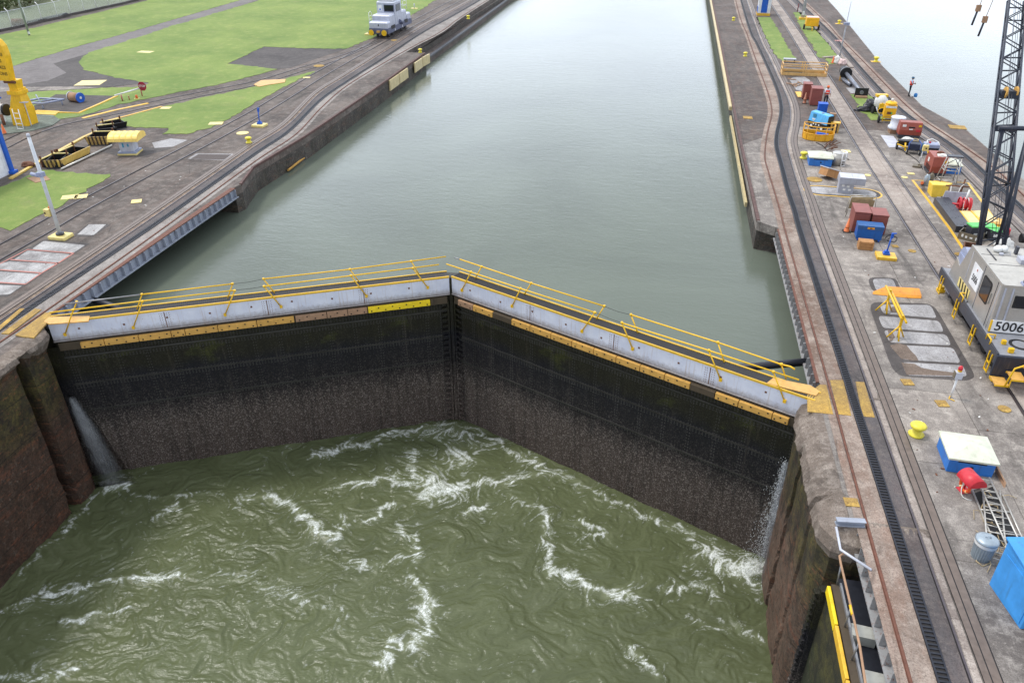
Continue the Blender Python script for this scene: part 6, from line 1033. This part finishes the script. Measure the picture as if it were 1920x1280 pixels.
MB().box(*(m(.52, .5)+Vector((0, 0, -.1))), .9, .4, .4).build('sheave_block', P_navy, t); [MB().hcyl(m(.52, u)+Vector((-.05, 0, .2)), m(.52, u)+Vector((.05, 0, .2)), .3, 16).build('sheave', M_tim[0], t) for u in (.3, .8)]
for u, z in ((.35, .3), (.5, .3), (.6, .35)): MB().tube(m(.0, u)+Vector((0, 0, .2)), m(1, u)+Vector((0, 0, z)), .014, 5).build('cable', P_chass, t)
for u in (.2, .9): MB().tube(hd0.lerp(hd1, u), m(.98, u)+Vector((0, 0, .3)), .016, 5).build('pendant_cable', P_chass, t)
MB().box(*m(.38, .5), 1.1, .12, .3).build('cross_plate', P_navy, t)
for (px, z0, zl) in (((1876, -20), 9.9, 1.5), ((1858, -22), 9.6, 1.0)):
    d = ray(*px); k_ = (52.5)/d.y; p = Vector((d.x*k_, d.y*k_, H+d.z*k_))-o0; b = MB(); q = p+Vector((-.35, 0, -zl*1.1)); b.tube(p+Vector((.2, 0, 3)), q, .02, 5).box(q.x, q.y, q.z-.15, .25, .2, .35).box(p.x-.12, p.y, p.z-.3, .3, .2, .3).build('hook_block', M_tim[1], t); MB().tube(q, q+Vector((-.1, 0, -.9)), .06, 8).build('hook', P_navy, t)
MB().tube(Vector((16.9, 38.9, 6.6))-o0, Vector((20.5, 39.5, 6.4))-o0, .1, 8).lathe([(.3, -.25), (.32, .25)], *(Vector((16.7, 38.6, 6.55))-o0), 16).build('stay_arm', P_navy, t); MB().hcyl(Vector((17.2, 38.0, 2.6))-o0, Vector((17.9, 38.0, 2.6))-o0, .22, 14).build('motor', P_ink, t)
# ------------------------------------------------------------------ left bank things
t = thing('yellow_davit', 'tall yellow davit crane with a folded arm and white ladder', 'davit crane', (-51.2, 54.3, 0)); P_dy = paint('davit yellow', c(236, 186, 24), c(140, 96, 30), .16)
def loft(secs, mat, name, bev=.03):
    b = MB(); n = 4; vs = []
    for (cx, cy, z, sx, sy) in secs: vs += [(cx+x*sx/2, cy+y*sy/2, z) for x, y in ((-1, -1), (1, -1), (1, 1), (-1, 1))]
    fs = [(i*4+j, i*4+(j+1) % 4, (i+1)*4+(j+1) % 4, (i+1)*4+j) for i in range(len(secs)-1) for j in range(4)]+[(3, 2, 1, 0), tuple(len(vs)-4+j for j in range(4))]
    return b.add(vs, fs).build(name, mat, t, bev)
loft([(0, .2, 0, 1.4, 1.2), (.12, .2, 1.42, 1.4, 1.1)], P_dy, 'base'); loft([(.12, .2, 1.42, 1.3, 1.05), (.28, .15, 2.4, .8, .85), (.3, .2, 2.95, .8, .9)], P_dy, 'pedestal'); MB().box(.28, .1, 2.5, 1.05, 1.1, .3).build('collar', P_dy, t, .03); loft([(.3, .1, 2.9, .7, .7), (.33, .1, 3.6, .78, .8)], P_dy, 'neck'); MB().hcyl((-.2, -.35, 3.5), (.75, -.35, 3.5), .12, 12).build('pin', P_scrap, t)
loft([(-.25, -.2, 3.6, 1.5, .6), (.0, -.2, 5.5, 1.5, .6), (.08, -.2, 6.2, 1.25, .58), (-.02, -.2, 6.6, .95, .55), (-.1, -.2, 6.75, .55, .5)], P_dy, 'arm'); P_tk = plain('dark davit lettering', c(96, 76, 30), .6)
for i, s_ in enumerate(('H0003', 'BPS', 'CR-623', '3-TONS')): text_mesh('lettering', s_, .34, P_tk, t, frame((.1-.08*i, -.515, 5.6-i*.48), (1, 0, -.06), (.06, 0, 1)), .004)
b = MB(); [b.tube((x, -1.25, 0), (x-.35, -.8, 1.5), .035, 6) for x in (.45, 1.0)]; [b.tube((.45-.35*f, -1.25+.45*f, 1.5*f), (1.0-.35*f, -1.25+.45*f, 1.5*f), .03, 6) for f in (.05, .3, .55, .8)]; b.build('ladder', P_white, t)
MB().hcyl((-2.2, -.1, 1.2), (-1.2, -.1, 1.2), .45, 16).build('motor', P_rag, t); MB().hcyl((-1.25, -.1, 1.2), (-1.05, -.1, 1.2), .47, 16).build('motor_band', P_ink, t); MB().path([(-1.3, -.6, .9), (-1.1, -.8, .6), (-1.0, -.9, .2)], .12, 7).build('hydraulic_hoses', P_scrap, t); MB().box(.85, -.2, 0, .05, .05, 1.9).box(.85, -.2, 1.9, .6, .3, .06).build('lamp_stand', P_lgrey, t)
t = thing('utility_pole', 'grey utility pole standing on the far lawn by the fence', 'pole', G(55, 67)); MB().tube((0, 0, 0), (-.05, 0, 7.5), .13, 10, 0, .1).build('pole', plain('pole grey', c(140, 146, 140), .7), t); MB().box(.12, -.1, .2, .2, .15, .3).build('meter', P_wl, t)
# chain-link fence with angled posts
def mesh_mat():
    s = NT('chain link'); v = s.map((1, 1, 1)); w1 = s.n('TexWave', wave_type='BANDS', bands_direction='DIAGONAL'); w1.inputs['Scale'].default_value = 5.0; s.L(v, w1.inputs['Vector']); w2 = s.n('TexWave', wave_type='BANDS', bands_direction='DIAGONAL'); w2.inputs['Scale'].default_value = 5.0; s.L(s.map((-1, -1, 1)), w2.inputs['Vector'])
    a = s.math('MAXIMUM', s.ramp(w1.outputs['Fac'], [(.8, 0), (.9, 1)]), s.ramp(w2.outputs['Fac'], [(.8, 0), (.9, 1)])); s.col(c(190, 196, 190)); s.L(a, s.b.inputs['Alpha']); return s.done(.5, .3)
t = thing('chain_link_fence', 'chain-link fence with white angled posts behind the far lawn', 'fence', (0, 0, 0)); base = [(-40, 66), (0, 60), (24, 55), (52, 49), (80, 42), (109, 36), (134, 29), (159, 24), (182, 19), (205, 14), (228, 9), (248, 4), (270, -1), (300, -8), (340, -17)]; FB = Gs(base); FH = 2.25
M_cl = mesh_mat(); b = MB()
for p, q in zip(FB[:-1], FB[1:]): b.add([p+Vector((0, 0, .25)), q+Vector((0, 0, .25)), q+Vector((0, 0, FH)), p+Vector((0, 0, FH))], [(0, 1, 2, 3)])
b.build('mesh_panel', M_cl, t); MB().path([p+Vector((0, 0, FH)) for p in FB], .035, 6).build('top_rail', P_lgrey, t); d_ = (FB[-1]-FB[0]).normalized(); sd_ = Vector((-d_.y, d_.x, 0))
for p in FB: MB().path([p, p+Vector((0, 0, FH)), p+Vector((0, 0, FH+.35))+sd_*.35], .055, 6).build('post', P_white, t)
o = MB().ribbon(FB, -.2, .2, 0, .3).build('kerb', M_dark); tag(o, 'low dark concrete kerb running under the chain-link fence', 'kerb'); struct(MB().prism([(p.x, p.y) for p in Gs([(-60, 64), (0, 60), (270, -1), (340, -17), (340, -60), (-60, -60)])], -.02, .02).build('grass', concrete('rough dry grass', c(112, 118, 84), c(86, 92, 62), c(140, 144, 112), .3)), 'stuff')
t = thing('rusty_drum', 'rusty drum lying behind the fence near the utility pole', 'drum', G(33, 49)); MB().hcyl((-.6, 0, .45), (.6, .4, .45), .45, 16).build('drum', P_scrap, t); t = thing('felled_log', 'long dark log lying behind the fence', 'log', G(55, 47)); q = G(126, 31)-t.location; MB().hcyl((0, 0, .25), q*1.0+Vector((0, 0, .25)), .28, 10).build('trunk', P_ink, t)
# bushes behind the fence
def leaf_mat(name, a, b_):
    s = NT(name); oi = s.n('ObjectInfo'); n = s.noise(1.2, 3); s.col(s.mix(s.ramp(n, [(.35, 0), (.65, 1)]), a, b_)); return s.done(.7)
M_lf = leaf_mat('leaves', c(60, 78, 40), c(96, 104, 58))
def bush(px, w_, h_, label, seed):
    rnd = random.Random(seed); t = thing('bush', label, 'bush', G(*px), 0, 'bushes behind the fence'); b = MB(); cl = [(rnd.gauss(0, w_*.28), rnd.gauss(0, w_*.28), rnd.uniform(.25, .9)*h_, rnd.uniform(.25, .5)*w_*.6) for _ in range(14)]
    for i in range(1500):
        cx, cy, cz, r = rnd.choice(cl); v = Vector((rnd.gauss(0, 1), rnd.gauss(0, 1), rnd.gauss(0, .8))).normalized()*r*rnd.uniform(.6, 1.05); p = Vector((cx, cy, max(.1, cz)))+v; a = Vector((rnd.gauss(0, 1), rnd.gauss(0, 1), rnd.gauss(0, 1))).normalized()*rnd.uniform(.1, .22); c_ = a.cross(Vector((rnd.gauss(0, 1), rnd.gauss(0, 1), rnd.gauss(0, 1)))).normalized()*.09
        b.add([p-a, p+c_, p+a, p-c_], [(0, 1, 2, 3)])
    b.build('foliage', M_lf, t); q = MB(); [q.tube((0, 0, 0), (x*.8, y*.8, z*.8), .06, 5, 0, .02) for x, y, z, r in cl[:6]]; q.build('stems', P_scrap, t)
for i, (px, w_, h_, lab) in enumerate((((-18, 26), 5, 3.6, 'leafy bush at the top left corner, leftmost'), ((8, 20), 5, 3.2, 'leafy bush at the top left corner, second from left'), ((32, 13), 5, 3.0, 'leafy bush just left of the utility pole top'), ((56, 6), 5, 3.2, 'leafy bush right of the utility pole top'), ((82, 0), 5, 3.0, 'leafy bush above the second fence bay'), ((112, -8), 5, 3, 'leafy bush farthest right along the top edge'))): bush(px, w_, h_, lab, i+20)
# trailer frame, cable reel, barrier
t = thing('boat_trailer', 'grey open trailer frame parked beside the yellow davit', 'trailer', G(64, 203), .25); b = MB(); b.path([(-1.2, -.3, .55), (1.1, -.5, .5), (2.3, .9, .5), (.2, 1.2, .55), (-1.2, -.3, .55)], .09, 6, cap=False).tube((-.3, -.3, .5), (1.2, 1.0, .5), .06, 6).tube((0, 1.1, .5), (.4, .2, 1.1), .05, 6).tube((.4, .2, 1.1), (.9, -.4, .5), .05, 6); [b.tube((x, y, 0), (x, y, .5), .06, 6) for x, y in ((-1, -.25), (1, -.45), (2.1, .8))]; b.build('frame', P_lilac, t)
t = thing('cable_reel', 'cable reel drum with a blue face lying on the dark pad', 'reel', G(147, 192), R(-12)); MB().hcyl((-.75, 0, .42), (.35, 0, .42), .40, 20).build('cable', M_tim[1], t); MB().hcyl((.35, 0, .44), (.45, 0, .44), .44, 22).build('flange', P_bpost, t); MB().hcyl((-.82, 0, .44), (-.74, 0, .44), .44, 22).build('rear_flange', P_lgrey, t); MB().hcyl((.45, 0, .44), (.47, 0, .44), .12, 12).build('hub', P_wl, t)
t = thing('barrier_arm', 'white barrier arm with a round red STOP sign on the lawn', 'barrier', G(230, 190)); q = G(267, 181)-t.location; MB().tube((-.6, -.1, .5), q+Vector((0, 0, .75)), .07, 8).build('arm', P_white, t); MB().tube((0, 0, 0), (0, 0, .55), .07, 6).build('post', M_pink, t); MB().tube(q, q+Vector((0, 0, .8)), .06, 6).build('post', M_pink, t); a = [(q.x+.3+.42*math.cos(R(22.5+45*i)), q.y-.12, .95+.42*math.sin(R(22.5+45*i))) for i in range(8)]
sg = MB().add(a+[(x, y+.04, z) for x, y, z in a], [list(range(8)), list(range(15, 7, -1))]+[(i, (i+1) % 8, 8+(i+1) % 8, 8+i) for i in range(8)]).build('stop_sign', paint('stop red', c(150, 24, 52), c(120, 30, 40), .05), t); text_mesh('lettering', 'STOP', .27, P_wl, sg, frame((q.x+.3, q.y-.126, .96), (1, 0, 0), (0, 0, 1)), .003)
t = thing('short_post', 'short pink post standing between the barrier posts', 'post', G(243, 188)); MB().tube((0, 0, 0), (0, 0, .35), .05, 6).lathe([(.07, .33), (.07, .38)], n=8).build('post', M_pink, t); t = thing('lamp_stub', 'orange stub lamp on the grass near the STOP sign', 'lamp', G(257, 186)); MB().box(0, 0, 0, .4, .3, .08).build('base', M_yelpale, t); MB().lathe([(.12, .08), (.1, .35), (0, .4)], n=10).build('lamp', P_orange, t)
o0 = G(85, 212); o = MB().prism([(p.x, p.y) for p in Gs([(70, 208), (112, 210), (104, 217), (62, 215)])], 0, .08).build('timber_mat', M_yellow); tag(o, 'worn yellow timber kerb plate by the davit pad', 'plate')
# hazard striped trays along the siding
def tray(px0, px1, w_, h_, label, mat):
    a, b_ = G(*px0), G(*px1); d = b_-a; L_ = d.length; t = thing('hazard_tray', label, 'tray', a, math.atan2(d.y, d.x), 'striped trays beside the siding'); b = MB(); th = .06
    b.add([(-.15, -.0, h_), (L_+.15, 0, h_), (L_, .12, 0), (0, .12, 0), (-.15, .06, h_), (L_+.15, .06, h_), (L_, .18, 0), (0, .18, 0)], [(0, 1, 2, 3), (7, 6, 5, 4), (0, 4, 5, 1), (1, 5, 6, 2), (2, 6, 7, 3), (3, 7, 4, 0)]); b.build('front_board', mat, t)
    MB().box(L_/2, w_, 0, L_, .06, h_).build('back_board', P_ink, t); MB().box(0, w_/2, 0, .06, w_-.2, h_*.9).build('end_board', P_ink, t); MB().box(L_, w_/2, 0, .06, w_-.2, h_*.9).build('end_board', P_ink, t); MB().box(L_/2, w_/2, 0, L_, w_, .05).build('floor', P_chass, t); MB().box(L_/2, w_, h_, L_+.2, .1, .05).build('rim', M_yelpale, t); [MB().box(x, w_, 0, .1, .1, h_+.25).build('lug', P_scrap, t) for x in (0, L_)]
M_tw = paint('worn hazard yellow', c(216, 182, 96), c(110, 80, 50), .4)
tray((88, 317), (115, 316), 1.5, .6, 'nearest striped tray, behind the light pole', P_stripe); tray((115, 316), (142, 303), 1.4, .55, 'worn yellow tray second from the light pole', M_tw); tray((143, 302), (171, 289), 1.3, .55, 'worn yellow tray in the middle of the row', M_tw); tray((166, 274), (204, 273), 1.4, .68, 'black and yellow striped tray left of the yellow hood', P_stripe); tray((188, 255), (218, 251), 1.2, .5, 'dark tray behind the yellow hood', P_ink); tray((206, 246), (238, 240), 1.2, .5, 'farthest dark tray with orange rim beyond the yellow hood', P_ink)
t = thing('steel_rail_length', 'loose pale steel rail lying along the striped trays', 'rail', G(115, 320)); q = G(210, 275)-t.location; MB().path([(0, 0, .1), q+Vector((0, 0, .1))], .07, 6).build('rail', P_alu, t)
o = MB().ribbon(Gs([(20, 336), (95, 293), (158, 258), (200, 240)]), -.12, .12, 0, .1).build('kerb', M_tw); tag(o, 'worn yellow kerb line behind the striped trays', 'kerb'); lump('scrap_heap', 'little heap of rusty fittings left of the nearest tray', 'scrap', (54, 312), (1.0, .6, .35), P_scrap, 14)
t = thing('drain_cover', 'brown timber board set in the grass beside the light pole', 'board', (0, 0, 0)); MB().prism([(p.x, p.y) for p in Gs([(50, 335), (85, 329), (95, 338), (67, 344)])], 0, .06).build('board', M_tim[1], t)
# ventilator with ribbed yellow hood
t = thing('ventilator', 'pale grey ventilator with a ribbed yellow barrel hood', 'ventilator', G(241, 290), R(14)); MB().box(0, .4, 0, 1.35, 1.25, .12).build('plinth', M_yelpale, t); MB().box(0, .4, .12, 1.3, 1.2, .12).build('foot', P_lilac, t, .01); MB().box(0, .4, .24, .95, .95, .85).build('shaft', P_lgrey, t, .01); MB().box(-.2, -.082, .55, .12, .012, .3).box(.15, -.082, .6, .12, .012, .2).build('blue_marks', plain('dull cyan', c(70, 150, 180), .6), t)
vs = []; fs = []; n = 10; nx_ = 30
for i in range(nx_+1):
    x = -1.05+2.1*i/nx_
    for j in range(n+1): a = math.pi*j/n; r = 1+(.05 if (i % 6) in (0,) else 0); vs.append((x, .4-.85*math.cos(a)*r, 1.05+.5*math.sin(a)**.7*r))
k = n+1; fs = [(i*k+j, i*k+j+1, (i+1)*k+j+1, (i+1)*k+j) for i in range(nx_) for j in range(n)]+[list(range(k)), [nx_*k+j for j in range(n, -1, -1)]]
MB().add(vs, fs).build('hood', paint('hood yellow', c(246, 210, 110), c(200, 160, 90), .1), t)
# light pole by the cement panels, left building corner
t = thing('light_pole', 'tall white light pole on a yellow slab by the left cement panels', 'pole', G(115, 446)); MB().box(0, 0, 0, 1.05, .8, .2).build('base', M_yelpale, t, .04); MB().cyl(0, 0, .2, .22, .12, 10).build('foot', P_chass, t); MB().tube((0, 0, .3), (0, 0, 5.75), .105, 14, 0, .085).build('pole', paint('pole white', c(202, 206, 210), c(140, 130, 120), .1), t); MB().lathe([(.1, 5.7), (.08, 5.85), (0, 5.88)], n=12).build('cap', P_lgrey, t); MB().box(-.28, -.05, 1.3, .34, .28, .42).build('box', M_yelpale, t, .03); MB().box(-.36, -.196, 1.46, .09, .012, .1).build('key_hole', P_ink, t); MB().cyl(-.15, 0, 1.75, .05, .1, 8).build('amber_lamp', P_orange, t); MB().box(-.2, -.05, 3.6, .5, .25, .1).hcyl((-.5, -.1, 3.7), (-.1, -.1, 3.62), .1, 10).box(0, 0, 3.55, .3, .3, .25).build('floodlight', P_lilac, t)
A_, B_ = G(0, 333), G(17, 325); hr = math.atan2((B_-A_).y, (B_-A_).x)-math.pi/2; t = thing('control_house', 'corner of a white building with blue corner trim at the left edge', 'building', G(24, 324), hr); MB().box(-3.5, -5, 0, 7, 10, 4.2).build('wall', P_kw, t); MB().box(.03, -.1, 0, .28, .28, 4.2).build('corner_trim', P_kb, t); MB().box(.05, -.1, 0, .6, .5, .22).build('trim_foot', P_kb, t, .02); w_ = MB().box(.01, -1.5, 1.7, .05, .7, 1.0).build('window', P_grey, t); MB().box(.03, -1.5, 1.77, .03, .58, .86).build('pane', P_glass, w_); MB().box(-3.5, -5, 4.2, 7.6, 10.6, .2).build('roof', P_kb, t)
t = thing('roofed_shelter', 'shelter with pink tiled roof and blue fascia at the left edge', 'shelter', G(-18, 232)); MB().box(-.2, 0, 1.9, 2.6, 1.6, .14).build('fascia', P_kb, t); MB().add([(-1.5, -.8, 2.04), (1.1, -.8, 2.04), (1.1, .8, 2.04), (-1.5, .8, 2.04), (-1.5, 0, 2.5), (.9, 0, 2.5)], [(0, 1, 5, 4), (2, 3, 4, 5), (1, 2, 5), (3, 0, 4)]).build('roof', paint('pink tiles', c(190, 140, 140), c(140, 90, 90), .3), t); [MB().box(x, y, 0, .14, .14, 1.9).build('post', P_kw, t) for x in (-1.3, .9) for y in (-.6, .6)]
# ------------------------------------------------------------------ silver towing locomotive
t = thing('towing_locomotive', 'silver towing locomotive with yellow buffers on the return track', 'locomotive', G(711, 73), -.02); P_silver = paint('silver loco paint', c(186, 190, 204), c(120, 122, 136), .1, .4, .15); P_sg = paint('loco frame grey', c(92, 98, 122), c(60, 60, 76), .15); P_ls = plain('pale loco top', c(222, 222, 228), .5); W_ = 2.5
MB().box(0, 4.6, .55, W_, 9.2, .65).build('frame', P_sg, t, .02); 
def hood(y0, y1, z, w_, name, m_=None):
    MB().add([(-w_/2, y0, 1.2), (w_/2, y0, 1.2), (w_/2, y1, 1.2), (-w_/2, y1, 1.2), (-w_/2, y0, z-.15), (w_/2, y0, z-.15), (w_/2, y1, z-.15), (-w_/2, y1, z-.15), (-w_/2+.1, y0+.15, z), (w_/2-.1, y0+.15, z), (w_/2-.1, y1-.05, z), (-w_/2+.1, y1-.05, z)], [(3, 2, 1, 0), (0, 1, 5, 4), (1, 2, 6, 5), (2, 3, 7, 6), (3, 0, 4, 7), (4, 5, 9, 8), (5, 6, 10, 9), (6, 7, 11, 10), (7, 4, 8, 11), (8, 9, 10, 11)]).build(name, m_ or P_silver, t, .02)
hood(.1, 1.2, 1.95, 2.45, 'front_hood'); hood(1.2, 3.1, 2.6, 2.3, 'engine_hood'); hood(5.6, 7.6, 2.5, 2.2, 'rear_hood'); hood(7.6, 9.1, 1.95, 2.3, 'tail_hood'); hood(3.1, 5.6, 3.95, 2.4, 'cab'); MB().box(0, 4.35, 3.95, 2.1, 2.3, .22).build('roof', P_ls, t, .08); MB().hcyl((-.6, 4.3, 4.2), (-.2, 4.3, 4.2), .35, 14).build('roof_unit', P_ls, t)
wn = MB().box(.42, 3.085, 2.72, 1.35, .04, .85).build('window', P_sg, t); MB().box(.42, 3.06, 2.78, 1.2, .02, .72).build('pane', P_glass, wn); w2 = MB().box(1.2, 4.3, 2.72, .04, 1.7, .85).build('window', P_sg, t); MB().box(1.225, 4.3, 2.78, .02, 1.5, .72).build('pane', P_glass, w2); MB().box(-.75, 3.08, 2.85, .5, .03, .62).build('number_panel', P_white, t); MB().box(-.75, 3.06, 2.92, .22, .01, .16).build('panel_mark', P_bpost, t)
for x, m_ in ((.3, plain('amber lamp', c(250, 150, 20), .3)), (.6, P_red), (.9, plain('green lamp', c(20, 130, 110), .3))): MB().lathe([(.09, 4.17), (.11, 4.25), (0, 4.36)], x, 3.35, 0, 10).build('roof_lamp', m_, t)
for x in (-.85, .85): MB().hcyl((x, -.35, .75), (x, .05, .75), .12, 10).build('buffer_stem', P_sg, t); MB().hcyl((x, -.42, .75), (x, -.35, .75), .34, 20).build('buffer', M_yelrail, t)
MB().box(0, -.1, .72, .4, .2, .22).build('coupler', M_tim[0], t); MB().box(0, .08, 1.45, .12, .03, .22).build('vent', P_ink, t); MB().box(0, 2.0, 2.6, 1.9, .04, .03).build('grab_bar', P_white, t)
for y in (1.6, 3.0, 6.4, 7.8):
    for x in (-.75, .75): MB().hcyl((x-.06, y, .42), (x+.06, y, .42), .42, 18).build('wheel', P_ink, t)
b = MB(); b.path([(-1.35, .6, 1.3), (-1.35, .6, 2.9), (-1.35, 1.2, 3.0), (-1.35, 1.6, 2.7), (-1.35, 1.6, 1.3)], .035, 6); [b.tube((-1.35, .6, z), (-1.35, 1.6, z), .03, 6) for z in (1.7, 2.1, 2.5)]; b.build('side_rail', P_white, t); b = MB(); [b.tube((1.2, y, 2.5), (1.2, y, 3.6), .03, 6) for y in (6.2, 7.6)]; [b.tube((1.2, 6.2, z), (1.2, 7.6, z), .03, 6) for z in (3.05, 3.6)]; [b.tube((1.2, 7.6, z), (-.8, 7.6, z), .03, 6) for z in (3.05, 3.6)]; b.build('rear_rail', P_white, t)
MB().box(1.24, 2.0, .95, .05, 1.4, .4).box(1.24, 7.0, .95, .05, 1.2, .4).build('side_equipment', P_ink, t); MB().hcyl((1.3, 4.3, 1.5), (1.3, 5.2, 1.2), .22, 10).build('winch', P_sg, t); MB().box(1.27, 2.6, .6, .03, .16, .26).box(1.27, 5.4, .6, .03, .16, .26).build('notice', P_wl, t)
t = thing('signal_stub', 'short white signal stub on a slab beyond the silver locomotive', 'signal', G(777, 17)); MB().box(0, 0, 0, 1.0, .7, .1).build('base', M_yelpale, t); MB().tube((0, 0, .1), (0, 0, .75), .09, 8).build('post', P_lgrey, t)
# timber fenders and patches on the left wall
t = thing('wall_fender', 'pale worn fender boards fixed to the left wall at the waterline', 'fender', (0, 0, 0)); P_wf = paint('worn cream fender', c(206, 188, 140), c(130, 110, 84), .45)
for a, b_ in (((728, 158), (745, 146)), ((746, 145), (762, 134)), ((775, 125), (789, 115)), ((790, 114), (803, 107))):
    p, q = G(a[0], a[1], -.45), G(b_[0], b_[1], -.45); MB().ribbon([p+Vector((.12, 0, 0)), q+Vector((.12, 0, 0))], -.08, .05, -1.1, -.1).build('board', P_wf, t)
t = thing('yellow_waterline_beam', 'long yellow beam floating along the left wall foot', 'beam', (0, 0, 0)); MB().path([G(538, 319, -1.55)+Vector((.1, 0, 0)), G(580, 286, -1.55)+Vector((.1, 0, 0)), G(617, 260, -1.55)+Vector((.1, 0, 0))], .09, 6).build('beam', M_tim[0], t)
t = thing('wall_fender', 'long cream fender strip along the right chamber coping', 'fender', (0, 0, 0)); pts = [Vector((5.84, y, 0)) for y in (72, 90, 110, 140, 200)]; MB().ribbon(pts, -.02, .22, -.45, -.12).build('board', P_wf, t); MB().ribbon([Vector((5.95, y, 0)) for y in (50, 62, 72)], .05, .2, -1.2, -.9).build('board', P_wf, t)

# ------------------------------------------------------------------ hoses, litter and small fittings
def hose(px, r, mat, label):
    P = [p+Vector((0, 0, r)) for p in smooth_line(Gs(px), .3)]; o = MB().path(P, r, 6).build('hose', mat); return tag(o, label, 'hose')
hose([(1530, 268), (1545, 276), (1556, 292), (1566, 300), (1580, 296), (1592, 300)], .03, P_ink, 'black hose trailing from the man-basket past the steel drum')
hose([(1660, 447), (1668, 440), (1682, 446), (1676, 455), (1664, 452), (1670, 444)], .022, P_ink, 'loop of black cable on the concrete above the blue control post')
hose([(1690, 262), (1680, 272), (1694, 284), (1712, 296), (1722, 304), (1730, 318)], .025, P_ink, 'black hose running from the long compressor to the tray')
hose([(1835, 905), (1848, 930), (1838, 960), (1850, 990), (1842, 1030), (1830, 1052), (1842, 1062), (1856, 1056)], .02, P_canvas, 'frayed tan rope beside the ladders and trash can')
b = MB(); random.seed(31)
for i in range(150):
    if i < 95: p = G(random.uniform(1560, 1880), random.uniform(260, 1000))
    else: p = G(random.uniform(60, 520), random.uniform(220, 520))
    if (p.x > 0 and not 9.9 < p.x < 20) or (p.x < 0 and not -36 < p.x < -29.8): continue
    s = random.uniform(.02, .06); a = random.uniform(0, 3); b.box(p.x, p.y, .013, s*2, s, .012, a, 0 if random.random() < .55 else 1)
tag(b.build('litter', [P_rag, P_scrap]), 'small scraps of paper, chips and rust scattered over the concrete', 'litter', kind='stuff')
